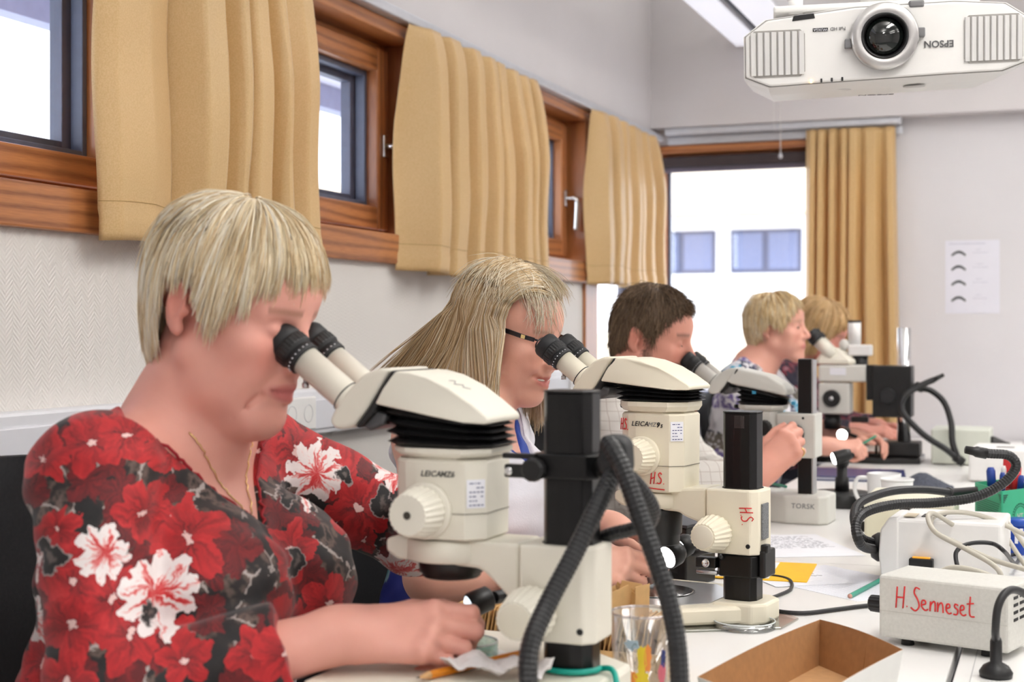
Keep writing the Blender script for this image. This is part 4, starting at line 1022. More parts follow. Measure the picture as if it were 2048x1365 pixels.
obj('pull_tab', MB().bx(0.012, 0.03, 0.12, 0.15, H2 + 0.001, H2 + 0.009, 0.001), BLACK, ls)
sw = obj('switch', MB().bx(0.050, 0.090, -0.018, 0.0, 0.030, 0.050, 0.002), BLACK, ls)
obj('rocker', MB().bx(0.055, 0.085, -0.013, -0.003, 0.050, 0.0525, 0.001), mat('rocker_orange', srgb(244, 158, 40), 0.4, emit=(1, 0.5, 0.05, 1), estr=0.4), sw)
for x in (0.03, W2 - 0.02):
    for y in (0.02, D2 - 0.02): obj('foot', MB().lathe([(0.008, 0), (0.008, 0.009)], (x, y, 0), (0, 0, 1), 16), BLACK, ls)
LM = Matrix.Translation(ls.location) @ Matrix.Rotation(ls.rotation_euler.z, 4, 'Z'); LI = LM.inverted()
op = Vector((-0.004, 0.06, 0.055))
obj('light_port', MB().lathe([(0.026, -0.004), (0.026, 0.012), (0.020, 0.022), (0.012, 0.024)], op, (-1, 0, 0), 32), BLACK, ls)
dA = 2.50
obj('gooseneck', goose_mb([op + Vector((-0.015, 0.005, 0.006)), LI @ at(1722, 1075, 2.52), LI @ at(1708, 1035, 2.58), LI @ at(1722, 1005, 2.64), LI @ at(1780, 984, 2.72), LI @ at(1845, 980, 2.80), LI @ at(1900, 986, 2.86)], 0.0082), GOOSE, ls)
tipa, tipb = LI @ at(1898, 986, 2.86), LI @ at(1950, 982, 2.92)
obj('gooseneck_tip', MB().lathe([(0.007, -0.006), (0.0105, -0.004), (0.0105, 0.004), (0.0082, 0.005), (0.0082, (tipb - tipa).length)], tipa, tipb - tipa, 20), BLACK, ls)
obj('gooseneck', goose_mb([op + Vector((-0.015, -0.008, -0.004)), LI @ at(1722, 1090, 2.44), LI @ at(1712, 1052, 2.44), LI @ at(1732, 1025, 2.46), LI @ at(1790, 1010, 2.48), LI @ at(1870, 1006, 2.50), LI @ at(1950, 995, 2.50), LI @ at(2005, 968, 2.50), LI @ at(2032, 935, 2.50), LI @ at(2018, 912, 2.50), LI @ at(1980, 908, 2.50), LI @ at(1965, 906, 2.50)], 0.0088), GOOSE, ls)
a_, b_ = LI @ at(1968, 907, 2.50), LI @ at(1931, 900, 2.50)
obj('gooseneck_tip', MB().lathe([(0.0098, -0.004), (0.0098, 0.014), (0.0078, 0.018), (0.0068, (b_ - a_).length)], a_, b_ - a_, 20), BLACK, ls)

# --- cream light source further back
A = onT(1728, 1092); e = Vector((0.175, 0.0, 0))
cl, W3 = obox('cream cold-light source standing beside the mugs', 'light_source', 'light source', A, e)
CRM = mat('light_source_cream', srgb(226, 222, 196), 0.5, vary=0.02)
obj('casing', MB().bx(0, W3, 0, 0.2, 0.006, 0.085, 0.006), CRM, cl)
obj('lid', MB().bx(-0.002, W3 + 0.002, -0.002, 0.202, 0.078, 0.100, 0.006), mat('light_source_lid', srgb(232, 229, 208), 0.5, vary=0.02), cl)
obj('knob', MB().lathe([(0.011, 0), (0.011, 0.012), (0.009, 0.014)], (0, 0.03, 0.035), (-1, 0, 0), 24), BLACK, cl)
for x in (0.02, W3 - 0.02):
    for y in (0.02, 0.18): obj('foot', MB().lathe([(0.007, 0), (0.007, 0.007)], (x, y, 0), (0, 0, 1), 14), BLACK, cl)

# --- green pen box
GREEN = mat('card_green', srgb(52, 172, 130), 0.55, vary=0.03)
DGREEN = mat('print_dark_green', srgb(22, 78, 66), 0.6)
A = onT(1950, 1075); C_ = onT(2004, 1100); E_ = onT(2075, 1088)
pb = thing('pen_box', 'green cardboard pen box with dark corner ornaments and a round badge', 'pen box', (C_.x, C_.y, TZ), 0)
lv, rv = A - C_, E_ - C_
lv.z = rv.z = 0
hb = 0.118
def plate(mb, o, u, h0, h1, t):
    n = Vector((-u.y, u.x, 0)).normalized() * t
    P = [o, o + u, o + u + n, o + n]
    mb.add([(p.x, p.y, h0) for p in P] + [(p.x, p.y, h1) for p in P], [(3, 2, 1, 0), (4, 5, 6, 7), (0, 1, 5, 4), (1, 2, 6, 5), (2, 3, 7, 6), (3, 0, 4, 7)])
for o, u, t in ((Vector((0, 0, 0)), lv, -0.0025), (Vector((0, 0, 0)), rv, 0.0025), (lv, rv, -0.0025), (rv, lv, 0.0025)):
    mb = MB(); plate(mb, o, u, 0.001, hb, t); obj('side_panel', mb, GREEN, pb)
mb = MB(); P = [Vector((0, 0, 0)), rv, rv + lv, lv]; mb.add([(p.x, p.y, 0.0005) for p in P] + [(p.x, p.y, 0.003) for p in P], [(3, 2, 1, 0), (4, 5, 6, 7), (0, 1, 5, 4), (1, 2, 6, 5), (2, 3, 7, 6), (3, 0, 4, 7)]); obj('bottom_panel', mb, GREEN, pb)
def ornament(o, xd, w):
    """corner ornaments, text lines and frame of one face"""
    M = frame(o + Vector((0, 0, 0)), xd, (0, 0, 1)); mb = MB()
    for cx, cz, sx, sz in ((0.004, hb - 0.008, 1, -1), (w - 0.004, hb - 0.008, -1, -1), (0.004, 0.012, 1, 1), (w - 0.004, 0.012, -1, 1)):
        for k in range(5): mb.bx(cx, cx + sx * (0.016 - 0.003 * k), cz + sz * k * 0.0035, cz + sz * (k * 0.0035 + 0.0022), 0.0, 0.0005)
    return mb, M
out = Vector((lv.y, -lv.x, 0)).normalized() * 0.0003
mb, M = ornament(lv + out * (1 if out.dot(Vector((0, -1, 0))) > 0 else -1), -lv, lv.length)
for k in range(13): mb.bx(0.014, lv.length - 0.014 - 0.003 * ((k * 7) % 4), 0.035 + k * 0.0045, 0.0362 + k * 0.0045, 0, 0.0005)
obj('print', mb.xf(M), DGREEN, pb)
out = Vector((rv.y, -rv.x, 0)).normalized() * 0.0003
mb, M = ornament(out, rv, rv.length)
w = rv.length
for k in range(28): a = 2 * PI * k / 28; mb.box((w * 0.5 + 0.026 * math.cos(a), 0.062 + 0.026 * math.sin(a), 0.0002), (0.003, 0.003, 0.0005))
for k in range(40): a = 2 * PI * k / 40; mb.box((w * 0.5 + 0.021 * math.cos(a), 0.062 + 0.021 * math.sin(a), 0.0002), (0.0034, 0.0012, 0.0005), 0, (0, 0, a + PI / 2))
obj('print', mb.xf(M), DGREEN, pb)
obj('lettering', text_mb('HT', 0.016, 0, 0.0003, 0.0003).xf(Matrix.Translation((0, 0, 0)) @ frame(out + rv * 0.5 + Vector((0, 0, 0.062)), rv, (0, 0, 1))), mat('print_grey', srgb(176, 190, 178), 0.6), pb)
# pens in it
PENC = (lv + rv) / 2 + Vector((C_.x, C_.y, 0))
def pen(name, label, off, h, r, lean, cols, cat='pen', square=False):
    p = PENC + lv.normalized() * off[0] + rv.normalized() * off[1]
    t = thing(name, label, cat, (p.x, p.y, TZ + 0.004), 0, 'pens in the green box', (lean[0], lean[1], 0))
    if square: obj('barrel', MB().bx(-r, r, -r * 0.55, r * 0.55, 0, h * 0.62, 0.002), cols[0], t); obj('cap', MB().bx(-r * 1.05, r * 1.05, -r * 0.6, r * 0.6, h * 0.62, h, 0.002), cols[1], t)
    else: obj('barrel', MB().lathe([(r * 0.8, 0), (r, 0.01), (r, h * 0.68)], (0, 0, 0), (0, 0, 1), 18), cols[0], t); obj('cap', MB().lathe([(r * 1.08, h * 0.68), (r * 1.1, h * 0.95), (r * 0.7, h)], (0, 0, 0), (0, 0, 1), 18), cols[1], t)
PB = mat('pen_blue', srgb(34, 66, 150), 0.4); PRD = mat('pen_red', srgb(206, 44, 48), 0.4); PGN = mat('pen_green', srgb(66, 110, 84), 0.4); PCY = mat('pen_cyan', srgb(70, 150, 190), 0.4); POR = mat('pen_orange', srgb(226, 84, 50), 0.4)
pen('marker', 'green marker with a dark blue cap in the green box', (0.020, -0.028), 0.150, 0.0085, (0.0, -0.06), (PGN, PB), 'marker')
pen('pen', 'white pen with a blue button in the green box', (0.008, -0.012), 0.140, 0.0055, (0.03, 0.02), (WHITE, PB))
pen('pen', 'light blue pen with a white end in the green box', (0.024, -0.004), 0.152, 0.005, (-0.02, 0.04), (PCY, WHITE))
pen('marker', 'tall red square-capped marker in the green box', (0.026, 0.010), 0.168, 0.011, (0.04, 0.06), (PRD, PRD), 'marker', True)
pen('marker', 'short red marker leaning in the green box', (-0.006, 0.006), 0.143, 0.009, (-0.10, 0.12), (PRD, PRD), 'marker')
pen('pen', 'orange pen with a blue cap in the green box', (-0.02, 0.022), 0.136, 0.006, (0.05, 0.10), (POR, PB))
pen('marker', 'dark red square-capped marker in the green box', (0.010, 0.032), 0.150, 0.010, (0.0, 0.05), (mat('pen_dark_red', srgb(150, 34, 44), 0.4), PRD), 'marker', True)

# --- blue tin by the edge
p = onT(2038, 1108)
tn = thing('blue_tin', 'blue cylindrical tin with white print beside the green pen box', 'tin', p)
obj('body', MB().lathe([(0.024, 0), (0.025, 0.002), (0.025, 0.056)], (0, 0, 0), (0, 0, 1), 36), mat('tin_blue', srgb(24, 66, 160), 0.35), tn)
obj('lid', MB().lathe([(0.026, 0.056), (0.026, 0.068), (0.024, 0.070)], (0, 0, 0), (0, 0, 1), 36), mat('tin_lid_blue', srgb(30, 78, 175), 0.35), tn)
mb = MB()
for k in range(5):
    a = R(-100 + 11 * k); mb.box((0.0252 * math.cos(a), 0.0252 * math.sin(a), 0.034 + 0.004 * (k % 3)), (0.006, 0.0008, 0.022 - 0.004 * (k % 2)), 0, (0, 0, a + PI / 2))
obj('print', mb, PAPER, tn)

# --- cups
PORC = mat('porcelain', srgb(236, 236, 236), 0.25, vary=0.01)
def mug(label, p, r0, r1, h, handle=None, m=PORC, cat='mug', name='mug'):
    t = thing(name, label, cat, p)
    bd = obj('cup_body', MB().lathe([(r0 * 0.9, 0), (r0, 0.003), (r1, h), (r1 - 0.003, h + 0.0006), (r0 - 0.003, 0.006), (0.001, 0.005)], (0, 0, 0), (0, 0, 1), 40, False), m, t)
    if handle is not None:
        c, s = math.cos(handle), math.sin(handle)
        obj('handle', MB().tube(smooth_path([(c * x, s * x, z) for x, z in ((r1 * 0.97, h * 0.88), (r1 + 0.022, h * 0.86), (r1 + 0.030, h * 0.6), (r1 + 0.020, h * 0.3), (r0 * 0.98, h * 0.18))], 6), 0.005, 10), m, t)
    else: obj('rolled_rim', MB().tube([(r1 * math.cos(a), r1 * math.sin(a), h) for a in [2 * PI * k / 40 for k in range(40)]], 0.0022, 8, True), m, t)
    return t
mug('white porcelain mug with a handle next to the paper cup', onT(1768, 1022), 0.038, 0.041, 0.092, R(195))
mug('plain white paper cup in front of the porcelain mug', onT(1794, 1044), 0.029, 0.037, 0.098, None, mat('paper_cup', srgb(238, 238, 238), 0.6, vary=0.01), 'cup', 'paper_cup')

# --- dark crumpled cloth, blue folder
p = onT(1853, 975)
rnd = random.Random(7); V = []; F = []
for j in range(15):
    for i in range(25):
        x = -0.075 + 0.15 * i / 24; y = -0.06 + 0.12 * j / 14; r_ = math.hypot(x / 0.075, y / 0.06)
        z = 0.002 + 0.040 * max(0, 1 - r_ ** 2) * (0.75 + 0.25 * math.sin(31 * x + 9) * math.cos(43 * y)) + 0.004 * rnd.random() * max(0, 1 - r_)
        V.append((x * (1 - 0.12 * abs(y) / 0.06), y, z))
for j in range(14):
    for i in range(24): a = j * 25 + i; F.append((a, a + 1, a + 26, a + 25))
o = obj('cloth', MB().add(V, F, True), mat('cloth_charcoal', srgb(74, 78, 90), 0.85, vary=0.35, vscale=160, bump=0.4, bscale=400)); o.location = p
md = o.modifiers.new('thickness', 'SOLIDIFY'); md.thickness = 0.002; md.offset = -1
tag(o, 'crumpled charcoal grey cloth lying beside the cups', 'cloth')
p = onT(1668, 962)
fo = thing('folder', 'dark blue plastic folder lying behind the round lamp foot', 'folder', (p.x + 0.02, p.y + 0.14, TZ), R(6))
obj('cover', MB().bx(-0.11, 0.17, -0.15, 0.12, 0.0005, 0.004, 0.001), mat('folder_blue', srgb(30, 44, 104), 0.35), fo)
obj('upper_cover', MB().bx(-0.108, 0.168, -0.147, 0.118, 0.0105, 0.0135, 0.001), mat('folder_blue', srgb(30, 44, 104), 0.35), fo)
obj('pages', MB().bx(-0.10, 0.165, -0.142, 0.115, 0.004, 0.0105), PAPER, fo)

# --- small lamp on round foot
p = onT(1684, 1012)
dl = thing('desk_lamp', 'small black lamp on a heavy round foot next to the lettered base', 'lamp', p)
obj('foot', MB().lathe([(0.072, 0), (0.074, 0.004), (0.074, 0.030), (0.068, 0.036), (0.02, 0.038)], (0, 0, 0), (0, 0, 1), 48), BLACK, dl)
obj('stem', MB().lathe([(0.018, 0.036), (0.017, 0.07), (0.013, 0.075), (0.013, 0.10)], (0, 0, 0), (0, 0, 1), 28), BLACK, dl)
obj('ball_joint', MB().sphere((0, 0, 0.112), 0.0185, 20), RUBBER, dl)
DM = Matrix.Translation(p).inverted()
hp, ht = DM @ at(1668, 918, 3.50), DM @ at(1702, 908, 3.50)
obj('arm', MB().tube([(0, 0, 0.112), (0.004, 0.0, 0.13), tuple(ht + Vector((0.002, 0, -0.004)))], 0.007, 12), BLACK, dl)
lh = obj('lamp_head', MB().lathe([(0.012, 0), (0.016, 0.012), (0.017, (hp - ht).length - 0.004), (0.0165, (hp - ht).length)], ht, hp - ht, 28), BLACK, dl)
obj('lamp_lens', MB().lathe([(0.0155, (hp - ht).length - 0.001), (0.012, (hp - ht).length + 0.004), (0.001, (hp - ht).length + 0.006)], ht, hp - ht, 28), LENS_ON, lh)
obj('cord', MB().tube(smooth_path([(0.06, 0.02, 0.02), (-0.02, 0.05, 0.016), (-0.10, 0.02, 0.003), (-0.15, 0.06, 0.003)], 8), 0.003, 8), CABB, dl)
# --- lamp at the fourth microscope
hp = at(1676, 876, 4.72); ht = at(1690, 866, 4.78)
sl = thing('spot_lamp', 'small black spot lamp clipped beside the chrome-column microscope', 'lamp', (ht.x + 0.10, ht.y + 0.02, TZ + 0.023))
SM_ = Matrix.Translation(sl.location).inverted()
obj('lamp_head', MB().lathe([(0.014, -0.02), (0.018, 0), (0.019, 0.03)], SM_ @ ht, hp - ht, 24), BLACK, sl)
obj('lamp_lens', MB().lathe([(0.018, 0.0295), (0.013, 0.035), (0.001, 0.037)], SM_ @ ht, hp - ht, 24), LENS_ON, sl)
obj('stand', MB().tube([(0, 0, 0), (0.0, 0.0, 0.04), tuple(SM_ @ ht)], 0.006, 10).box((0, 0, 0.004), (0.05, 0.04, 0.008), 0.002), BLACK, sl)
# --- gooseneck of the fourth microscope and its grey box, white box
A = onT(1862, 930)
gb = thing('light_source', 'pale green-grey light source against the end wall with a black plug', 'light source', (A.x, A.y, TZ), R(0))
obj('casing', MB().bx(0, 0.185, 0, 0.2, 0.004, 0.118, 0.005), mat('pale_green_grey', srgb(212, 216, 204), 0.5, vary=0.02), gb)
obj('plug', MB().lathe([(0.026, 0), (0.024, 0.012), (0.010, 0.045), (0.006, 0.06)], (0.185, 0.05, 0.07), (1, 0, 0), 20), BLACK, gb)
GI = Matrix.Translation(gb.location).inverted()
st = GI @ at(1913, 938, 4.6)
obj('connector', MB().cyl(GI @ at(1926, 926, 4.6), GI @ at(1910, 914, 4.6), 0.015, 20), BLACK, gb)
obj('gooseneck', goose_mb([GI @ at(*q_) for q_ in ((1918, 922, 4.6), (1893, 900, 4.6), (1850, 872, 4.62), (1815, 838, 4.65), (1803, 815, 4.66), (1812, 790, 4.66), (1845, 770, 4.66), (1868, 760, 4.66))], 0.0105), GOOSE, gb)
obj('gooseneck_tip', MB().cyl(GI @ at(1866, 761, 4.66), GI @ at(1887, 750, 4.66), 0.009, 16, 0.0065), BLACK, gb)
obj('gooseneck', goose_mb([GI @ at(*q_) for q_ in ((1916, 918, 4.6), (1905, 885, 4.62), (1902, 845, 4.66), (1888, 805, 4.72), (1862, 782, 4.76), (1842, 778, 4.78))], 0.0105), GOOSE, gb)
obj('gooseneck_tip', MB().lathe([(0.016, 0), (0.016, 0.025), (0.01, 0.03)], GI @ at(1846, 777, 4.78), Vector((-1, 0.2, 0.3)), 18), BLACK, gb)
A = onT(1937, 965)
wb = thing('equipment_box', 'low white equipment box standing behind the green pen box', 'box', (A.x, A.y, TZ), R(-3))
obj('casing', MB().bx(0, 0.30, 0, 0.24, 0.004, 0.098, 0.006), WHITE, wb)
obj('handle_slot', MB().bx(0.07, 0.12, 0.08, 0.10, 0.0975, 0.0995, 0.0005), BLACK, wb)
obj('rear_seam', MB().bx(-0.0004, 0.0004, 0.10, 0.102, 0.01, 0.09), GREYINK, wb)
p = onT(1985, 893)
o = obj('paper_sheet', MB().bx(-0.15, 0.25, -0.1, 0.12, 0, 0.0015), PAPER); o.location = (p.x, p.y, TZ + 0.0002); o.rotation_euler = (0, 0, R(8))
tag(o, 'loose paper lying at the end wall behind the white equipment box', 'paper')

# --- papers in front of the second microscope
def sheet(label, c, w, h, rz, z, m=PAPER, lines=0, text=0, name='paper_sheet', cat='paper', seed=1):
    t = thing(name, label, cat, (c.x, c.y, TZ + z), rz, 'papers on the front table')
    s = obj('sheet', MB().bx(-w / 2, w / 2, -h / 2, h / 2, 0, 0.0005), m, t)
    rnd = random.Random(seed)
    if lines:
        mb = MB()
        for i in range(lines): y = -h / 2 + (i + 0.5) * h / lines; mb.bx(-w / 2, w / 2, y, y + 0.0005, 0.0005, 0.0006)
        if lines > 20:
            k = int(w / (h / lines))
            for i in range(k): x = -w / 2 + (i + 0.5) * w / k; mb.bx(x, x + 0.0004, -h / 2, h / 2, 0.0005, 0.0006)
        obj('ruling', mb, mat('ruling_grey', srgb(196, 200, 214), 0.7), s)
    if text:
        mb = MB()
        for i in range(text):
            y = h / 2 - 0.03 - i * 0.0075; x = -w / 2 + 0.02
            while x < w / 2 - 0.03:
                l = rnd.uniform(0.004, 0.014)
                if rnd.random() < 0.8: mb.bx(x, x + l, y, y + 0.0022, 0.0005, 0.0007)
                x += l + 0.004
        obj('print', mb, mat('print_soft_grey', srgb(150, 152, 160), 0.7), s)
    return t
sheet('printed list lying under the yellow folder beside the second microscope', onT(1580, 1092), 0.21, 0.297, R(28), 0.0004, text=22, seed=3)
yf = thing('folder', 'yellow cardboard folder with white sheets beside the second microscope', 'folder', (onT(1488, 1150).x, onT(1488, 1150).y, TZ + 0.0015), R(4))
obj('cover', MB().bx(-0.12, 0.118, -0.06, 0.14, 0, 0.002, 0.0005), mat('folder_yellow', srgb(250, 194, 20), 0.5, vary=0.03), yf)
obj('sheet', MB().bx(-0.12, 0.050, -0.05, 0.13, 0.0021, 0.0028), PAPER, yf)
sheet('lined sheet lying in front of the yellow folder', onT(1580, 1152), 0.15, 0.21, R(35), 0.0009, lines=18, text=9, seed=5)
sheet('squared exercise sheet with handwriting next to the green pencil', onT(1680, 1165), 0.21, 0.297, R(52), 0.0001, lines=42, text=0, seed=6)
obj('handwriting', strokes_mb([[(x + 0.004 * k, y + 0.003 * math.sin(k * 2.1 + x * 50)) for k in range(9)] for x, y in ((-0.03, 0.02), (0.012, 0.02), (-0.03, 0.0), (0.014, 0.002), (-0.02, -0.02), (0.02, -0.02))], 0.0004, Matrix.Translation((0, 0, 0.0007))), GREYINK, bpy.data.objects['paper_sheet.003' if 'paper_sheet.003' in bpy.data.objects else 'paper_sheet.002'])
# --- pencils
def pencil(label, a, b, r, m, lead=True):
    a, b = Vector(a), Vector(b); L = (b - a).length
    t = thing('pencil', label, 'pencil', a, 0, None, Vector((1, 0, 0)).rotation_difference(b - a).to_euler())
    obj('barrel', MB().lathe([(r, 0.018 if lead else 0), (r, L)], (0, 0, 0), (1, 0, 0), 6, True, False), m, t)
    if lead:
        obj('sharpened_wood', MB().lathe([(0.0012, 0.004), (r * 0.98, 0.018)], (0, 0, 0), (1, 0, 0), 12), mat('pencil_wood', srgb(214, 170, 120), 0.7), t)
        obj('lead', MB().lathe([(0.0003, 0), (0.0012, 0.004)], (0, 0, 0), (1, 0, 0), 8), BLACKINK, t)
    else: obj('cut_end', MB().lathe([(r * 0.95, -0.0006), (r * 0.95, 0.0003)], (0, 0, 0), (1, 0, 0), 12), mat('pencil_pink', srgb(214, 160, 146), 0.7), t)
    return t
pencil('green hexagonal pencil lying beside the power unit', onT(1700, 1193, 0.0045), onT(1772, 1155, 0.0045), 0.0042, mat('pencil_green', srgb(50, 150, 126), 0.4), False)
pencil('teal pencil lying on the thick base lettered with a marker', onT(1520, 962, 0.0715), onT(1572, 974, 0.0715), 0.004, mat('pencil_green', srgb(50, 150, 126), 0.4))
bz = 0.087 + 0.0052
pencil('orange sharpened pencil lying on the base of the front microscope', onT(832, 1357, bz), onT(1072, 1302, bz), 0.0047, mat('pencil_orange', srgb(226, 138, 28), 0.4))
# --- petri dish lid, small glass dish
CLG = clear_plastic('clear_dish', (0.86, 0.87, 0.87, 1), 0.16)
def dish(label, p, r, h, m, group=None):
    t = thing('petri_dish', label, 'dish', p)
    obj('floor_disc', MB().lathe([(r - 0.001, 0.0005), (r - 0.001, 0.002)], (0, 0, 0), (0, 0, 1), 48), m, t)
    obj('rim_wall', MB().lathe([(r, 0), (r, h), (r - 0.0016, h), (r - 0.0016, 0.001)], (0, 0, 0), (0, 0, 1), 48, False), m, t)
    obj('gloss_ring', MB().tube([((r - 0.0008) * math.cos(a), (r - 0.0008) * math.sin(a), h) for a in [2 * PI * k / 56 for k in range(56)]], 0.0011, 6, True), mat('dish_gloss', srgb(214, 220, 220), 0.2), t)  # pale ring stands in for gloss on the clear rim
    return t
d_ = dish('clear shallow petri dish on the table in front of the second microscope', onT(1489, 1256), 0.046, 0.011, CLG)
obj('paper_disc', MB().prism([(-0.03, -0.02), (0.018, -0.022), (0.03, 0.0), (0.012, 0.022), (-0.02, 0.02)], 0.0022, 0.003, 'XY'), PAPER, d_)
GRG = clear_plastic('green_glass', (0.80, 0.93, 0.90, 1), 0.14)
dish('small greenish glass dish on the stage of the front microscope', onT(938, 1312, 0.0885), 0.032, 0.016, GRG)
# --- crumpled tissue and teal string at the foot of the front column
p = onT(1010, 1352, 0.0875)
rnd = random.Random(12); V = []; F = []
for j in range(18):
    for i in range(26):
        x = -0.055 + 0.11 * i / 25; y = -0.022 + 0.044 * j / 17
        z = 0.004 + 0.010 * abs(math.sin(70 * x + 40 * y)) + 0.007 * abs(math.cos(95 * y - 44 * x)) + 0.003 * rnd.random()
        V.append((x, y, z))
for j in range(17):
    for i in range(25): a = j * 26 + i; F.append((a, a + 1, a + 27, a + 26))
o = obj('paper_tissue', MB().add(V, F, True), mat('tissue_white', srgb(226, 222, 222), 0.85, vary=0.05, vscale=120)); o.location = (p.x - 0.004, p.y - 0.012, p.z - 0.002)
md = o.modifiers.new('thickness', 'SOLIDIFY'); md.thickness = 0.0012; md.offset = 1
tag(o, 'crumpled white tissue on the base of the front microscope', 'tissue')
c = Vector((S1.x, S1.y, TZ + 0.0905))
pts = [c + Vector((0.034 * math.cos(a), 0.033 * math.sin(a), 0.001)) for a in [R(-160 + 22 * k) for k in range(8)]]
pts += [c + Vector((0.048, -0.012, 0.002)), c + Vector((0.058, -0.03, -0.010)), c + Vector((0.060, -0.034, -0.05))]
cable('string', 'teal string looped round the foot of the front column', pts, 0.0032, mat('teal_string', srgb(0, 158, 142), 0.45), 8, 'string')

# --- drinking glass with printed colour patches
gp = at(1283, 1225, 1.60); gh = gp.z - TZ
gt = thing('drinking_glass', 'clear drinking glass with coloured printed patches in front of the envelopes', 'glass', (gp.x, gp.y, TZ))
GLS = clear_plastic('clear_glass', (0.95, 0.955, 0.95, 1), 0.09, 0.03)
r0, r1 = 0.0285, 0.0355
obj('vessel', MB().lathe([(r0, 0.0), (r0, 0.004), (r1, gh), (r1 - 0.0022, gh), (r0 - 0.002, 0.010), (0.001, 0.009)], (0, 0, 0), (0, 0, 1), 56, False), GLS, gt)
obj('lip', MB().tube([((r1 - 0.001) * math.cos(a), (r1 - 0.001) * math.sin(a), gh) for a in [2 * PI * k / 56 for k in range(56)]], 0.0016, 8, True), clear_plastic('glass_lip', (0.86, 0.82, 0.83, 1), 0.3, 0.05), gt)
def on_glass(a, z, off=0.0004): r_ = r0 + (r1 - r0) * z / gh + off; return Vector((r_ * math.cos(a), r_ * math.sin(a), z))
face = math.atan2(-gp.y, -gp.x)
rnd = random.Random(31)
def patch(name, a0, z0, ra, rz, m, wob=0.25):
    V = [on_glass(face + a0, z0, 0.0006)]; N = 20; F = []
    for k in range(N):
        f = 1 + wob * rnd.uniform(-1, 1); t = 2 * PI * k / N
        V.append(on_glass(face + a0 + ra * f * math.cos(t), z0 + rz * f * math.sin(t), 0.0006))
    for k in range(N): F.append((0, 1 + k, 1 + (k + 1) % N))
    obj(name, MB().add(V, F), m, gt)
PY, POg, PBl, PRs, PSb = (mat(n_, srgb(*c_), 0.5) for n_, c_ in (('print_yellow', (226, 200, 40)), ('print_orange', (230, 140, 60)), ('print_navy', (58, 70, 130)), ('print_rose', (206, 106, 120)), ('print_pale_blue', (168, 190, 204))))
for args in ((-0.30, 0.098, 0.26, 0.006, PSb), (0.02, 0.082, 0.15, 0.016, PY), (0.22, 0.084, 0.11, 0.017, POg), (-0.36, 0.058, 0.20, 0.012, POg), (-0.02, 0.060, 0.26, 0.009, PY), (0.80, 0.082, 0.12, 0.011, PBl), (0.78, 0.064, 0.17, 0.013, PRs)): patch('printed_patch', *args)
br = MB()
for k in range(13):
    a = rnd.uniform(-1.1, 1.2); z = rnd.uniform(0.07, 0.115); path = []
    for q_ in range(7): path.append(on_glass(face + a, z, 0.0005)); a += rnd.uniform(-0.12, 0.12); z += rnd.uniform(-0.006, 0.006)
    br.tube(smooth_path(path, 4), 0.00028, 4)
obj('printed_lines', br, BLACKINK, gt)

# --- row of kraft envelopes between the two microscopes
KRAFT = mat('kraft_paper', srgb(204, 162, 104), 0.75, vary=0.08, vscale=60)
KRAFT2 = mat('kraft_paper_light', srgb(218, 178, 122), 0.75, vary=0.08, vscale=60)
eb0 = at(905, 1205, 1.93); eb1 = at(1318, 1226, 1.83)
eb0.z = eb1.z = TZ
ed = (eb1 - eb0); EL = ed.length; ed = ed / EL; en = Vector((-ed.y, ed.x, 0))
tr = thing('envelope_tray', 'low brown cardboard tray holding a row of small envelopes', 'tray', eb0 - ed * 0.012, math.atan2(ed.y, ed.x))
for a in ((0, EL + 0.03, -0.036, -0.034, 0.0, 0.035), (0, EL + 0.03, 0.034, 0.036, 0.0, 0.035), (0, 0.002, -0.034, 0.034, 0.0, 0.035), (EL + 0.028, EL + 0.03, -0.034, 0.034, 0.0, 0.035)): obj('side_panel', MB().bx(*a), KRAFT2, tr)
obj('bottom_panel', MB().bx(0, EL + 0.03, -0.034, 0.034, 0.0, 0.002), KRAFT2, tr)
rnd = random.Random(9)
NE = 46
emesh = MB().prism([(-0.029, 0), (0.029, 0), (0.029, 0.074), (0.024, 0.078), (-0.024, 0.078), (-0.029, 0.074)], -0.0011, 0.0011, 'YZ', 0.0003, 1)
fl = MB().prism([(-0.027, 0.074), (0.027, 0.074), (0.018, 0.058), (-0.018, 0.058)], 0.0012, 0.0018, 'YZ')
em, fm = emesh.mesh('envelope'), fl.mesh('flap')
em.materials.append(KRAFT); fm.materials.append(KRAFT2)
for i in range(NE):
    c = eb0 + ed * (EL * (i + 0.5) / NE) + en * rnd.uniform(-0.002, 0.002)
    o = bpy.data.objects.new('envelope', em); COL.objects.link(o)
    o.location = (c.x, c.y, TZ + 0.0025); o.rotation_euler = Euler((0, R(rnd.uniform(8, 13)), math.atan2(ed.y, ed.x) + R(rnd.uniform(-2, 2))))
    tag(o, 'small brown kraft envelope standing in the row in the cardboard tray', 'envelope', 'kraft envelopes in the tray')
    f = bpy.data.objects.new('flap', fm); COL.objects.link(f); f.parent = o
raise_ = [((1215, 1200), 0.030, R(-14), 'tall open kraft envelope standing out of the tray, closest to the front column'), ((1242, 1205), 0.030, R(24), 'tall open kraft envelope standing out of the tray, tilted behind another'), ((1256, 1208), 0.028, R(18), 'tall open kraft envelope standing out of the tray, broad and creased'), ((1287, 1210), 0.030, R(8), 'narrow open kraft envelope standing out of the tray at the end of the row')]
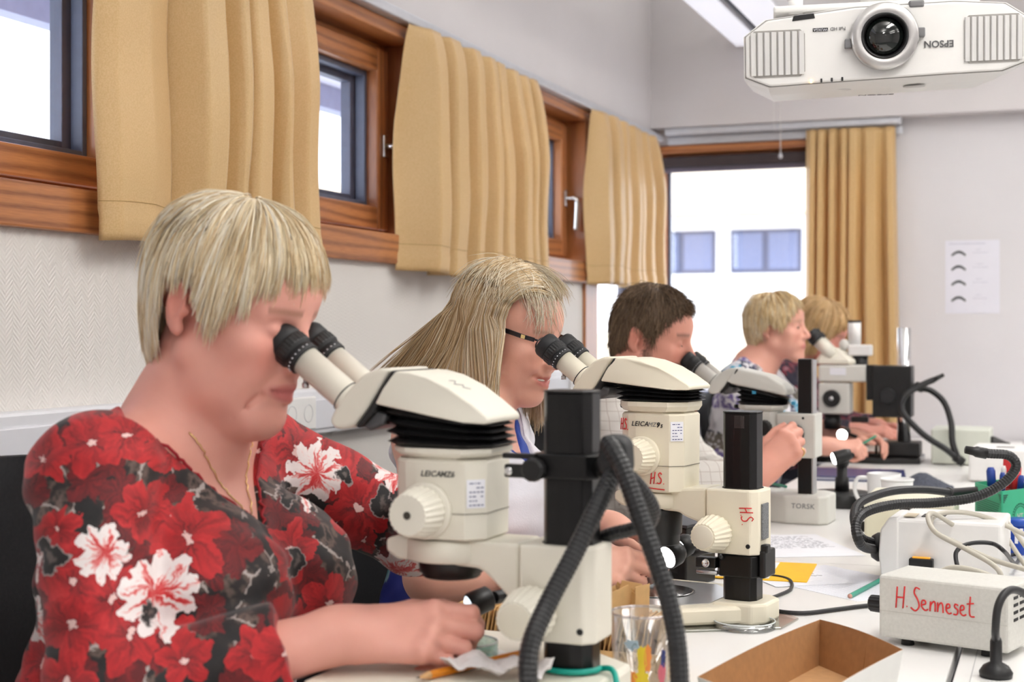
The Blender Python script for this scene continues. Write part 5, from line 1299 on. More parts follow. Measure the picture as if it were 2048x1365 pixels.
for (px, py), up, rr, lb_ in raise_:
    c0 = at(px, py, 1.86); f_ = max(0.0, min(EL, (c0 - eb0).dot(ed))); c = eb0 + ed * f_
    t = thing('envelope', lb_, 'envelope', (c.x, c.y, TZ + up), 0, 'raised kraft envelopes', (rr, R(14), math.atan2(ed.y, ed.x) - R(40)))
    w_ = 0.017 if px != 1287 else 0.011
    obj('front', MB().prism([(-w_, 0), (w_, 0), (w_, 0.095), (-w_, 0.095)], 0.004, 0.0046, 'YZ'), KRAFT2, t)
    obj('back', MB().prism([(-w_, 0), (w_, 0), (w_, 0.088), (0.0, 0.082), (-w_, 0.090)], -0.004, -0.0034, 'YZ'), KRAFT, t)
    obj('side_fold', MB().bx(-0.004, 0.0046, -w_, -w_ + 0.0006, 0, 0.086), KRAFT, t)

# --- open cardboard tray in the foreground
hT = 0.057
Bk, Rt, Lf = at(1640, 1240, 1.907), at(1806, 1301, 1.728), at(1395, 1352, 1.592)
for p_ in (Bk, Rt, Lf): p_.z = TZ + hT
Fr = Lf + Rt - Bk
cen = (Bk + Rt + Lf + Fr) / 4
ct = thing('cardboard_tray', 'open cardboard tray, brown inside and white outside, in front of the power unit', 'tray', (cen.x, cen.y, TZ))
CIN = mat('cardboard_brown', srgb(168, 122, 78), 0.75, vary=0.08, vscale=90); COUT = mat('cardboard_white', srgb(214, 214, 210), 0.6, vary=0.02)
rim = [Bk - cen, Rt - cen, Fr - cen, Lf - cen]
low = [Vector((p_.x * 0.90, p_.y * 0.90, -hT)) for p_ in rim]
for i in range(4):
    j = (i + 1) % 4; a, b, c, d = low[i], low[j], rim[j], rim[i]
    nrm = (b - a).cross(d - a).normalized()
    if nrm.dot(a + b) > 0: nrm = -nrm
    off = nrm * 0.0008
    z = Vector((0, 0, hT))
    arc = [a + (b - a) * t + z for t in (0, 1)] + [c + (d - c) * (k / 8) + z + Vector((0, 0, 0.004 * math.sin(PI * k / 8))) for k in range(9)]
    n_ = len(arc)
    def slab(o1, o2): return MB().add([p_ + o1 for p_ in arc] + [p_ + o2 for p_ in arc], [tuple(range(n_)), tuple(range(2 * n_ - 1, n_ - 1, -1))] + [(k, n_ + k, n_ + (k + 1) % n_, (k + 1) % n_) for k in range(n_)])
    w_ = obj('side_panel', slab(off, off * 0), CIN, ct); obj('outer_liner', slab(off * 0, -off * 0.6), COUT, w_)
fl_ = MB().add([p_ + Vector((0, 0, hT)) for p_ in low] + [p_ + Vector((0, 0, hT + 0.0015)) for p_ in low], [(3, 2, 1, 0), (4, 5, 6, 7), (0, 1, 5, 4), (1, 2, 6, 5), (2, 3, 7, 6), (3, 0, 4, 7)])
obj('bottom_panel', fl_, mat('cardboard_floor', srgb(186, 142, 96), 0.75, vary=0.06, vscale=90), ct)
a, b = low[0] + (low[1] - low[0]) * 0.6 + Vector((0, 0, hT)), rim[0] + (rim[1] - rim[0]) * 0.6 + Vector((0, 0, hT))
nn = (-(a + b)); nn.z = 0; nn = nn.normalized() * 0.0012
obj('fold_line', MB().tube([a + nn, b + nn], 0.0005, 4), mat('fold_dark', srgb(132, 86, 46), 0.8), ct)

# --- cables
cable('power_cable', 'thin black cable looping beside the second column foot', [at(1440, 1112, 2.12), onT(1475, 1150, 0.006), onT(1540, 1152, 0.0035), onT(1578, 1160, 0.0035), onT(1582, 1178, 0.0035), onT(1555, 1192, 0.0035), onT(1528, 1200, 0.0035)], 0.0029, CABB)
cable('power_cable', 'black cable running across the table to the power unit', [onT(1528, 1215, 0.004), onT(1560, 1224, 0.004), onT(1610, 1227, 0.004), onT(1670, 1220, 0.004), onT(1725, 1213, 0.004), onT(1765, 1210, 0.004)], 0.0034, CABB)
g_ = 'beige cables coiled around the light source'
def hpt(px, py, h): return onT(px, py, h)
cable('signal_cable', 'beige cable looping high over the white light source', [at(2070, 1145, 2.25), at(1985, 1120, 2.30), at(1920, 1090, 2.34), at(1872, 1066, 2.38), at(1862, 1044, 2.42), at(1880, 1028, 2.46), at(1930, 1026, 2.48), at(1985, 1040, 2.48), at(2060, 1075, 2.46)], 0.0042, CABG, 10, 'cable', g_)
cable('signal_cable', 'beige cable dropping in a long bend behind the power unit', [at(1905, 1050, 2.44), at(1868, 1028, 2.42), at(1856, 1036, 2.38), at(1872, 1066, 2.34), at(1930, 1098, 2.30), at(1985, 1130, 2.26), at(2003, 1155, 2.24), onT(2008, 1200, 0.006)], 0.0042, CABG, 10, 'cable', g_)
cable('signal_cable', 'beige cable rising in a narrow loop by the blue tin', [onT(2062, 1150, 0.02), at(2020, 1085, 2.55), at(2003, 1058, 2.55), at(2006, 1046, 2.55), at(2020, 1052, 2.52), at(2070, 1120, 2.45)], 0.0042, CABG, 10, 'cable', g_)
cable('signal_cable', 'beige cable crossing the top of the power unit', [at(1884, 1143, 2.13), at(1910, 1136, 2.12), at(1960, 1145, 2.10), at(2010, 1168, 2.08), at(2070, 1200, 2.05)], 0.0042, CABG, 10, 'cable', g_)
cable('power_cable', 'black cable looped over the side of the white light source', [onT(1930, 1182, 0.03), at(1912, 1120, 2.30), at(1918, 1098, 2.32), at(1945, 1087, 2.34), at(1985, 1088, 2.34), at(2010, 1105, 2.32), onT(2030, 1128, 0.02), onT(2040, 1112, 0.006), onT(2020, 1112, 0.006), onT(1995, 1135, 0.004)], 0.0036, CABB)
pg = thing('mains_plug', 'black mains plug on a thick black cable lying before the power unit', 'plug', onT(1992, 1355), 0)
PI_ = Matrix.Translation(pg.location).inverted()
obj('plug_body', MB().lathe([(0.020, 0.0), (0.021, 0.006), (0.016, 0.014), (0.0075, 0.019), (0.0075, 0.045), (0.006, 0.05)], (0, 0, 0.0005), (0, 0, 1), 28), BLACK, pg)
obj('cable', MB().tube(smooth_path([PI_ @ (pg.location + Vector((0, 0, 0.048))), PI_ @ at(1991, 1260, 1.80), PI_ @ at(1996, 1215, 1.80), PI_ @ at(2012, 1186, 1.81), PI_ @ at(2036, 1182, 1.83), PI_ @ at(2075, 1205, 1.86)], 10), 0.0052, 10), CABB, pg)
st = thing('power_strip', 'black power strip lying behind the power unit', 'power strip', onT(2035, 1245), R(-20))
obj('body', MB().bx(-0.02, 0.2, -0.025, 0.025, 0.001, 0.032, 0.005), BLACK, st)
for k in range(3): obj('outlet', MB().lathe([(0.019, 0), (0.018, 0.001)], (0.03 + k * 0.06, 0, 0.032), (0, 0, 1), 24), RUBBER, st)
cable('signal_cable', 'beige cable lying on the table around the black power strip', [onT(2000, 1280, 0.0045), onT(2015, 1292, 0.0045), onT(2050, 1280, 0.0045), onT(2090, 1265, 0.0045)], 0.0042, CABG, 10, 'cable', g_)
# ================================================================ figure toolkit: distance fields meshed by surface nets
class Vol:
    def __init__(s, lo, hi, h):
        s.h = h; s.lo = np.array(lo, float)
        n = [int(math.ceil((b - a) / h)) + 1 for a, b in zip(lo, hi)]
        s.n = n; s.F = np.full(n, 0.06, np.float32)
        s.ax = [(s.lo[i] + h * np.arange(n[i])).astype(np.float32) for i in range(3)]
    def win(s, lo, hi):
        i0 = [max(0, int(math.floor((lo[i] - s.lo[i]) / s.h))) for i in range(3)]
        i1 = [min(s.n[i], int(math.ceil((hi[i] - s.lo[i]) / s.h)) + 1) for i in range(3)]
        if any(a >= b for a, b in zip(i0, i1)): return None, None
        sl = tuple(slice(a, b) for a, b in zip(i0, i1))
        X = s.ax[0][sl[0]][:, None, None]; Y = s.ax[1][sl[1]][None, :, None]; Z = s.ax[2][sl[2]][None, None, :]
        return sl, (X, Y, Z)
    @staticmethod
    def bounds(p):
        if p[0] == 'cone':
            r = max(p[2], p[4]); a, b = p[1], p[3]
            return [min(a[i], b[i]) - r for i in range(3)], [max(a[i], b[i]) + r for i in range(3)]
        c, r, M = p[1], p[2], p[3]
        if M is None: e = r
        else: e = [math.sqrt(sum((M[i][j] * r[j]) ** 2 for j in range(3))) for i in range(3)]
        return [c[i] - e[i] for i in range(3)], [c[i] + e[i] for i in range(3)]
    @staticmethod
    def dist(p, X, Y, Z):
        if p[0] == 'cone':
            a, r0, b, r1 = p[1:5]
            d = [b[i] - a[i] for i in range(3)]; L2 = sum(x * x for x in d) + 1e-12
            px, py, pz = X - a[0], Y - a[1], Z - a[2]
            t = np.clip((px * d[0] + py * d[1] + pz * d[2]) / L2, 0, 1)
            q = (px - t * d[0]) ** 2 + (py - t * d[1]) ** 2 + (pz - t * d[2]) ** 2
            return np.sqrt(q) - (r0 + (r1 - r0) * t)
        c, r, M = p[1], p[2], p[3]
        px, py, pz = X - c[0], Y - c[1], Z - c[2]
        if M is not None:
            px, py, pz = (M[0][0] * px + M[1][0] * py + M[2][0] * pz, M[0][1] * px + M[1][1] * py + M[2][1] * pz, M[0][2] * px + M[1][2] * py + M[2][2] * pz)
        k0 = np.sqrt((px / r[0]) ** 2 + (py / r[1]) ** 2 + (pz / r[2]) ** 2) + 1e-9
        k1 = np.sqrt((px / r[0] ** 2) ** 2 + (py / r[1] ** 2) ** 2 + (pz / r[2] ** 2) ** 2) + 1e-9
        return k0 * (k0 - 1) / k1
    def add(s, p, k=0.01, infl=0.0):
        if infl:
            p = ('cone', p[1], p[2] + infl, p[3], p[4] + infl) if p[0] == 'cone' else ('ell', p[1], tuple(x + infl for x in p[2]), p[3])
        lo, hi = s.bounds(p); m = k + 3 * s.h
        sl, G_ = s.win([x - m for x in lo], [x + m for x in hi])
        if sl is None: return
        d = s.dist(p, *G_).astype(np.float32); f = s.F[sl]
        hh = np.maximum(k - np.abs(f - d), 0) / k if k > 0 else 0
        s.F[sl] = np.minimum(f, d) - (hh * hh * k * 0.25)
    def sub(s, p, k=0.005):
        lo, hi = s.bounds(p); m = k + 3 * s.h
        sl, G_ = s.win([x - m for x in lo], [x + m for x in hi])
        if sl is None: return
        d = -s.dist(p, *G_).astype(np.float32); f = s.F[sl]
        hh = np.maximum(k - np.abs(f - d), 0) / k
        s.F[sl] = np.maximum(f, d) + (hh * hh * k * 0.25)
    def fn(s, lo, hi, func, mode='max'):
        sl, G_ = s.win(lo, hi)
        if sl is None: return
        f = s.F[sl]; d = func(*G_)
        s.F[sl] = np.maximum(f, d) if mode == 'max' else (np.minimum(f, d) if mode == 'min' else f + d)
    def value(s, p):
        i = [int(round((p[k] - s.lo[k]) / s.h)) for k in range(3)]
        if any(a < 0 or a >= b for a, b in zip(i, s.n)): return 0.06
        return float(s.F[i[0], i[1], i[2]])
    def project(s, p, d, step=0.0015, maxd=0.5):
        """march from p along d until the surface is met"""
        p = Vector(p); d = Vector(d).normalized(); t = 0
        while t < maxd:
            if s.value(p + d * t) < 0: return p + d * (t - step)
            t += step
        return p
    def mesh(s, name, keep=None):
        F = s.F; ins = (F < 0)
        c = np.zeros([n - 1 for n in s.n], np.uint8)
        for a in (0, 1):
            for b in (0, 1):
                for d in (0, 1): c += ins[a:a + c.shape[0], b:b + c.shape[1], d:d + c.shape[2]]
        I, J, K = np.nonzero((c > 0) & (c < 8))
        sh = c.shape
        flat = (I.astype(np.int64) * sh[1] + J) * sh[2] + K
        acc = np.zeros((len(I), 3), np.float32); cnt = np.zeros(len(I), np.float32)
        corners = [(a, b, d) for a in (0, 1) for b in (0, 1) for d in (0, 1)]
        val = {co: F[I + co[0], J + co[1], K + co[2]] for co in corners}
        for co in corners:
            for ax_ in range(3):
                if co[ax_]: continue
                c2 = list(co); c2[ax_] = 1; c2 = tuple(c2)
                f0, f1 = val[co], val[c2]
                m = (f0 < 0) != (f1 < 0)
                t = np.where(m, f0 / np.where(m, f0 - f1, 1), 0)
                for q in range(3): acc[:, q] += np.where(m, co[q] + (t if q == ax_ else 0), 0)
                cnt += m
        P = acc / cnt[:, None] + np.stack([I, J, K], 1)
        V = P * s.h + s.lo
        def look(i, j, k): return np.searchsorted(flat, (i.astype(np.int64) * sh[1] + j) * sh[2] + k)
        quads = []
        for ax_ in range(3):
            s0 = [slice(None)] * 3; s1 = [slice(None)] * 3
            s0[ax_] = slice(0, -1); s1[ax_] = slice(1, None)
            a = ins[tuple(s0)]; b = ins[tuple(s1)]
            i, j, k = np.nonzero(a != b)
            u, w = [(1, 2), (2, 0), (0, 1)][ax_]
            idx = [i, j, k]
            ok = (idx[u] > 0) & (idx[w] > 0) & (idx[u] < sh[u]) & (idx[w] < sh[w])
            idx = [x[ok] for x in idx]; fl = a[i[ok], j[ok], k[ok]]
            def cell(du, dw):
                q = [x.copy() for x in idx]; q[u] = q[u] - du; q[w] = q[w] - dw
                return look(*q)
            A, B, C_, D = cell(1, 1), cell(0, 1), cell(0, 0), cell(1, 0)
            Q = np.stack([A, B, C_, D], 1); Q[~fl] = Q[~fl][:, ::-1]
            quads.append(Q)
        Q = np.concatenate(quads)
        # light smoothing
        for _ in range(1):
            nb = np.zeros_like(V); ct = np.zeros(len(V))
            for a, b in ((0, 1), (1, 2), (2, 3), (3, 0)):
                for q in range(3):
                    nb[:, q] += np.bincount(Q[:, a], V[Q[:, b], q], len(V)) + np.bincount(Q[:, b], V[Q[:, a], q], len(V))
                ct += np.bincount(Q[:, a], minlength=len(V)) + np.bincount(Q[:, b], minlength=len(V))
            V = V * 0.6 + 0.4 * nb / np.maximum(ct, 1)[:, None]
        return V, Q
def quick_mesh(name, V, Q, smooth=True, col=None, mats=None):
    me = bpy.data.meshes.new(name)
    V = np.ascontiguousarray(V, np.float32); Q = np.ascontiguousarray(Q, np.int32)
    n = Q.shape[1]
    me.vertices.add(len(V)); me.vertices.foreach_set('co', V.ravel())
    me.loops.add(Q.size); me.loops.foreach_set('vertex_index', Q.ravel())
    me.polygons.add(len(Q)); me.polygons.foreach_set('loop_start', np.arange(0, Q.size, n, dtype=np.int32))
    if smooth: me.polygons.foreach_set('use_smooth', np.ones(len(Q), bool))
    me.update(calc_edges=True); me.validate()
    if col is not None:
        a = me.color_attributes.new('Col', 'FLOAT_COLOR', 'POINT')
        a.data.foreach_set('color', np.concatenate([col, np.ones((len(col), 1))], 1).astype(np.float32).ravel())
    return me
def cone(a, ra, b, rb): return ('cone', tuple(a), ra, tuple(b), rb)
def ell(c, r, M=None): return ('ell', tuple(c), tuple(r), None if M is None else [list(M[i]) for i in range(3)])

# ---------------------------------------------------------------- head
def head_prims(v, C, Rm, sex='f', jowl=0.0, smile=0.0, fine=True, hs=1.0):
    """adds a head to the volume; C origin between the ears, Rm rotation (x forward, y left, z up)"""
    def W(p): return tuple(C + Rm @ (Vector(p) * hs))
    def E_(p, r, M=Rm): return ell(W(p), tuple(x * hs for x in r), M)
    def C2(p, a, q, b): return cone(W(p), a * hs, W(q), b * hs)
    def add(kind, *a, k=0.012):
        if kind == 'e': v.add(E_(a[0], a[1]), k)
        else: v.add(C2(a[0], a[1], a[2], a[3]), k)
    m = sex == 'm'
    add('e', (-0.012, 0, 0.042), (0.098, 0.076, 0.086), k=0.02)
    add('e', (0.034, 0, -0.02), (0.060, 0.060, 0.080), k=0.03)
    add('e', (0.045, 0, 0.045), (0.052, 0.058, 0.045), k=0.02)              # forehead
    for s in (-1, 1):
        add('c', (-0.002, s * 0.054, -0.050), 0.020, (0.066, s * 0.014, -0.100), 0.018, k=0.022)     # jaw
        add('e', (0.058, s * 0.042, -0.022), (0.026, 0.024, 0.022), k=0.018)                          # cheekbone
        add('e', (0.050, s * 0.036, -0.055), (0.028 + jowl * 0.003, 0.026, 0.030), k=0.02)              # cheek
        add('c', (0.080, s * 0.010, 0.021), 0.010, (0.070, s * 0.044, 0.020), 0.009 if not m else 0.011, k=0.012)   # brow
        if smile: add('e', (0.074, s * 0.034, -0.040), (0.018, 0.016, 0.014), k=0.012)
        if jowl: add('e', (0.030, s * 0.040, -0.085), (0.032, 0.024, 0.024), k=0.025)
    add('e', (0.074, 0, -0.098), (0.020, 0.022, 0.018), k=0.018)            # chin
    if jowl: add('e', (0.045, 0, -0.108), (0.045, 0.036, 0.026), k=0.03)    # double chin
    add('e', (0.078, 0, -0.062), (0.024, 0.030, 0.024), k=0.016)            # muzzle
    for s in (-1, 1):
        v.sub(E_((0.098, s * 0.033, 0.004), (0.022, 0.019, 0.011)), 0.010)
    for s in (-1, 1):
        add('e', (0.0735, s * 0.032, 0.002), (0.0140, 0.0150, 0.0120), k=0.004)                       # closed lids
    add('c', (0.088, 0, 0.012), 0.0085, (0.110, 0, -0.026), 0.0105, k=0.010)                           # nose
    add('e', (0.108, 0, -0.031), (0.0125, 0.0115, 0.0095), k=0.008)
    for s in (-1, 1): add('e', (0.098, s * 0.0125, -0.035), (0.011, 0.0075, 0.0075), k=0.006)
    if fine:
        w = 0.022 + 0.009 * smile; up = 0.009 * smile; bk = 0.008 * smile; lx = 0.0015 * smile
        for s in (-1, 1):
            add('c', (0.1005 - lx, 0, -0.0585), 0.0052 - 0.0010 * smile, (0.086 - bk, s * w, -0.0655 + up), 0.0030, k=0.005)
            add('c', (0.0990 - lx, 0, -0.0730 - 0.003 * smile), 0.0066 - 0.0002 * smile, (0.085 - bk, s * w * 0.92, -0.0670 + up), 0.0032, k=0.005)
            v.sub(C2((0.1080, 0, -0.0662 - 0.001 * smile), 0.0022 + 0.0036 * smile, (0.0905 - bk, s * (w + 0.001), -0.0660 + up), 0.0016 + 0.0012 * smile), 0.003)
        if m or jowl or smile:
            for s in (-1, 1): v.sub(C2((0.101, s * 0.020, -0.040), 0.0025, (0.086, s * 0.036, -0.066), 0.0025), 0.008)
        if jowl:
            for s in (-1, 1): v.sub(C2((0.083, s * 0.030, -0.074), 0.002, (0.060, s * 0.040, -0.104), 0.002), 0.008); v.sub(C2((0.060, s * 0.050, -0.010), 0.001, (0.046, s * 0.056, -0.060), 0.0015), 0.006)
    for s in (-1, 1):                                                      # ears
        E = Rm @ Euler((R(s * -8), R(12), R(s * 22))).to_matrix()
        v.add(E_((-0.024, s * 0.0770, 0.000), (0.017, 0.0075, 0.031), E), 0.006)
        v.sub(E_((-0.019, s * 0.0862, 0.005), (0.0100, 0.0070, 0.019), E), 0.004)
        v.add(E_((-0.010, s * 0.0765, -0.004), (0.005, 0.005, 0.007), E), 0.004)
        v.add(E_((-0.016, s * 0.0755, -0.026), (0.009, 0.0065, 0.009), E), 0.006)

# ---------------------------------------------------------------- hand
def hand_prims(v, wrist, f, n, right, curls, thumb, sc=1.0, infl=0.0):
    """curls: 4 x (mcp, pip, dip) degrees; thumb: three direction vectors in (f, t, n); returns finger joints"""
    f = Vector(f).normalized(); n = Vector(n); n = (n - f * n.dot(f)).normalized(); t = n.cross(f) * (1 if right else -1)
    w = Vector(wrist); J = []
    off = (0.0275, 0.0095, -0.0085, -0.0255); mc = (0.086, 0.089, 0.083, 0.075)
    seg = ((0.042, 0.026, 0.021), (0.046, 0.029, 0.022), (0.042, 0.027, 0.021), (0.033, 0.021, 0.019))
    rad = ((0.0102, 0.0090, 0.0082, 0.0070), (0.0104, 0.0092, 0.0084, 0.0072), (0.0098, 0.0086, 0.0078, 0.0068), (0.0088, 0.0076, 0.0070, 0.0062))
    v.add(cone(w - f * 0.02, 0.0265 * sc, w + f * 0.01, 0.0235 * sc), 0.02)
    for i in range(4):
        k0 = w + f * 0.006 * sc + t * off[i] * 0.62 * sc - n * 0.002; k1 = w + f * mc[i] * sc + t * off[i] * sc
        v.add(cone(k0, 0.0155 * sc, k1 - n * 0.003, 0.0118 * sc), 0.014 * sc)
        v.add(ell(k1 + n * 0.0035 * sc, (0.0105 * sc,) * 3), 0.005 * sc)
    v.add(cone(w + f * 0.02 * sc + t * 0.018 * sc - n * 0.014 * sc, 0.017 * sc, w + f * 0.05 * sc + t * 0.022 * sc - n * 0.016 * sc, 0.013 * sc), 0.014 * sc)
    for i in range(4):
        p = w + f * mc[i] * sc + t * off[i] * sc; a = 0; js = [p]
        for q in range(3):
            a += R(curls[i][q]); d = f * math.cos(a) - n * math.sin(a)
            sp = (1.5 - i) * 0.03 if a < 0.6 else 0.0
            d = (d + t * sp).normalized()
            p2 = p + d * seg[i][q] * sc
            v.add(cone(p, rad[i][q] * sc, p2, rad[i][q + 1] * sc), 0.0030 * sc)
            if q: v.add(ell(p, (rad[i][q] * 1.06 * sc,) * 3), 0.003 * sc)
            p = p2; js.append(p)
        J.append(js)
    p = w + f * 0.022 * sc + t * 0.024 * sc - n * 0.012 * sc; js = [p]
    for q, (L, r0, r1) in enumerate(((0.044, 0.0150, 0.0118), (0.033, 0.0112, 0.0100), (0.026, 0.0100, 0.0076))):
        a, b, c = thumb[q]; d = (f * a + t * b + n * c).normalized(); p2 = p + d * L * sc
        v.add(cone(p, r0 * sc, p2, r1 * sc), 0.008 * sc if q == 0 else 0.004 * sc); p = p2; js.append(p)
    J.append(js)
    return J

# ---------------------------------------------------------------- skin
def skin_mat(name, rough=0.46):
    m = bpy.data.materials.new(name); t = NT(m)
    at_ = t.new('ShaderNodeVertexColor'); at_.layer_name = 'Col'
    v = t.coord('Object'); nz = t.noise(v, 55, 4); n2 = t.noise(v, 420, 3)
    c = t.mix(t.math('MULTIPLY', nz, 0.28), at_.outputs[0], (0.62, 0.25, 0.20, 1))
    t.link(c, t.b.inputs['Base Color']); t.b.inputs['Roughness'].default_value = rough
    t.b.inputs['Subsurface Weight'].default_value = 0.12; t.b.inputs['Subsurface Radius'].default_value = (0.010, 0.004, 0.002); t.b.inputs['Subsurface Scale'].default_value = 0.5
    t.b.inputs['Specular IOR Level'].default_value = 0.4
    t.bump(t.math('ADD', t.math('MULTIPLY', nz, 0.8), n2), 0.12, 0.0012)
    return m
SKIN = skin_mat('skin')
def skin_colors(V, C, Rm, base, lips=(0.50, 0.16, 0.15), brow=None, beard=None, flush=0.5, hs=1.0):
    c = np.tile(np.array(base, np.float64), (len(V), 1))
    L = (V - np.array(C)) @ np.array(Rm) / hs                 # into head frame
    x, y, z = L[:, 0], np.abs(L[:, 1]), L[:, 2]
    near = (np.abs(x) < 0.15) & (y < 0.11) & (np.abs(z) < 0.15)
    def blend(mask, colr):
        mask = np.clip(mask * near, 0, 1)[:, None]; c[:] = c * (1 - mask) + np.array(colr) * mask
    g = lambda cx, cy, cz, sx, sy, sz: np.exp(-(((x - cx) / sx) ** 2 + ((y - cy) / sy) ** 2 + ((z - cz) / sz) ** 2))
    red = (base[0] * 0.92, base[1] * 0.66, base[2] * 0.64)
    blend(flush * g(0.075, 0.040, -0.030, 0.03, 0.022, 0.024), red)
    blend(flush * 0.8 * g(0.115, 0.0, -0.030, 0.02, 0.016, 0.014), red)
    blend(flush * g(-0.024, 0.085, 0.0, 0.03, 0.02, 0.035), red)
    lm = 1 / (1 + np.exp((np.abs((z + 0.066) / 0.0105) ** 2 + (y / 0.026) ** 2 - 1) * 6)) * (x > 0.078)
    blend(0.85 * lm, lips)
    blend(0.45 * g(0.078, 0.032, 0.000, 0.02, 0.016, 0.006), (base[0] * 0.55, base[1] * 0.42, base[2] * 0.40))
    if brow is not None:
        bm_ = np.exp(-((z - 0.026 + 0.10 * np.maximum(0, y - 0.035)) / 0.0045) ** 2) * (y > 0.010) * (y < 0.052) * (x > 0.05)
        blend(0.7 * bm_, brow)
    if beard is not None:
        b = ((z < -0.045) & (x > -0.01) & (x < 0.112)) * 1.0
        b = np.maximum(b, ((z < 0.02) & (x > 0.006) & (x < 0.028) & (y > 0.05)) * 0.9)
        b = b * (1 - lm)
        blend(0.62 * b, beard)
    return np.clip(c, 0, 1)

# ---------------------------------------------------------------- hair strands
def strands_mesh(name, P, r, col):
    """P: (N, K, 3) points, r: (K,) or (N,K) radii, col: (N,3) -> three-sided tapering strands"""
    N, K, _ = P.shape
    T = np.gradient(P, axis=1); T /= np.linalg.norm(T, axis=2, keepdims=True) + 1e-9
    ref = np.array([0.31, 0.52, 0.79]); A = np.cross(T, ref); A /= np.linalg.norm(A, axis=2, keepdims=True) + 1e-9
    B = np.cross(T, A); r = np.broadcast_to(r, (N, K))[:, :, None]
    V = np.stack([P + r * (A * math.cos(a) + B * math.sin(a)) for a in (0, 2 * PI / 3, 4 * PI / 3)], 2).reshape(-1, 3)
    base = (np.arange(N)[:, None] * K + np.arange(K - 1)[None, :]).ravel() * 3
    Q = []
    for s in range(3):
        q = (s + 1) % 3
        Q.append(np.stack([base + s, base + q, base + 3 + q, base + 3 + s], 1))
    return quick_mesh(name, V, np.concatenate(Q), True, np.repeat(col, K * 3, 0))
def hair_mat(name, rough=0.38):
    m = bpy.data.materials.new(name); t = NT(m)
    a = t.new('ShaderNodeVertexColor'); a.layer_name = 'Col'
    nz = t.noise(t.coord('Object'), 140, 2)
    t.link(t.mix(t.math('MULTIPLY', nz, 0.10), a.outputs[0], (0.25, 0.17, 0.10, 1)), t.b.inputs['Base Color'])
    t.b.inputs['Roughness'].default_value = rough; t.b.inputs['Specular IOR Level'].default_value = 0.35
    return m
HAIR = hair_mat('hair')
HC = np.array([-0.012, 0.0, 0.040]); HR = np.array([0.099, 0.078, 0.087])
def hair_surf(phi, th, off, lowr=0.30):
    """point of the hair surface in head coordinates: phi azimuth (0 front), th angle from the top"""
    up = np.minimum(th, PI / 2); down = np.maximum(th - PI / 2, 0)
    rho = np.sin(up) * (1 - lowr * (down / 1.2) ** 2)
    z = HC[2] + (HR[2] + off) * np.cos(up) - 0.10 * down
    return np.stack([HC[0] + (HR[0] + off) * rho * np.cos(phi), (HR[1] + off) * rho * np.sin(phi), z], -1)
def th_of_z(z): 
    d = (z - HC[2]) / (HR[2] + 0.01)
    return math.acos(max(-1, min(1, d))) if d > 0 else PI / 2 + (HC[2] - z) / 0.10
def short_hair(root, C, Rm, hem, colors, N=5000, K=8, off=(0.004, 0.016), length=(0.7, 1.3), seed=1, rad=0.00055, swirl=0.0, lift=None, frizz=0.002, cap_off=0.004, name='hair', lowr=0.30, cap=True, start_min=0.02):
    """hem: list of (azimuth degrees, z of the hair edge in head coordinates)"""
    rs = np.random.RandomState(seed)
    az = np.radians([h[0] for h in hem]); hz = [h[1] for h in hem]
    def hem_th(phi): 
        z = np.interp(np.abs(((phi + PI) % (2 * PI)) - PI), az, hz)
        return np.array([th_of_z(q) for q in np.atleast_1d(z)])
    M = np.array(Rm); Cn = np.array(C)
    cols = np.array(colors)
    if cap:
        nu, nt = 64, 22; ph = np.linspace(-PI, PI, nu, endpoint=False); hm = hem_th(ph)
        V = np.concatenate([hair_surf(ph, np.full(nu, 1e-3) + (hm - 0.03) * j / nt, cap_off, lowr) for j in range(nt + 1)])
        Q = np.array([(j * nu + i, (j + 1) * nu + i, (j + 1) * nu + (i + 1) % nu, j * nu + (i + 1) % nu) for j in range(nt) for i in range(nu)])
        o = link('hair_cap', quick_mesh('hair_cap', V @ M.T + Cn, Q, True, np.tile(cols.mean(0) * 0.9, (len(V), 1))), HAIR, root)
    ncl = max(40, N // 14); cid = rs.randint(0, ncl, N); cph = rs.uniform(-PI, PI, ncl)
    phi0 = rs.uniform(-PI, PI, N); clump = cph[np.argmin(np.abs(((phi0[:, None] - cph[None, :] + PI) % (2 * PI)) - PI), 1)] if ncl < 900 else phi0
    th1 = hem_th(phi0) + 0.09 * np.sin(clump * 37.0) + rs.normal(0, 0.055, N)
    L = rs.uniform(*length, N)
    tail = np.maximum(0.15, th1 - rs.beta(1.1, 1.6, N) * (th1 - start_min))
    th_end = np.where(rs.rand(N) < 0.45, th1, np.minimum(th1, tail + L))
    th_st = np.maximum(start_min, th_end - L)
    s = np.linspace(0, 1, K)[None, :]
    th = th_st[:, None] + (th_end - th_st)[:, None] * s
    lay = rs.uniform(0.25, 1.0, N)[:, None]
    o_ = off[0] + (off[1] - off[0]) * lay * (0.35 + 0.65 * np.minimum(1, s * 2.0)) * np.clip(1.25 - 0.3 * th, 0.35, 1)
    if lift is not None: o_ = o_ + lift(phi0[:, None], th, s)
    wob = rs.normal(0, 1, (N, 1)) * frizz * 12
    phi = phi0[:, None] + swirl * (1 - np.exp(-th)) + wob * s + (((clump - phi0 + PI) % (2 * PI)) - PI)[:, None] * 0.6 * s ** 2 + 0.05 * np.sin(clump * 23.0)[:, None] * s
    P = hair_surf(phi, th, o_, lowr)
    P = P + rs.normal(0, frizz, (N, 1, 3)) * s[..., None] ** 2
    P = P @ M.T + Cn
    mixv = rs.rand(N)
    ci = np.stack([np.interp(mixv, np.linspace(0, 1, len(cols)), cols[:, k]) for k in range(3)], 1) * rs.uniform(0.88, 1.1, (N, 1))
    rr = rad * np.array([1.0] * (K - 2) + [0.8, 0.25])
    link(name, strands_mesh(name, P, rr, ci), HAIR, root)
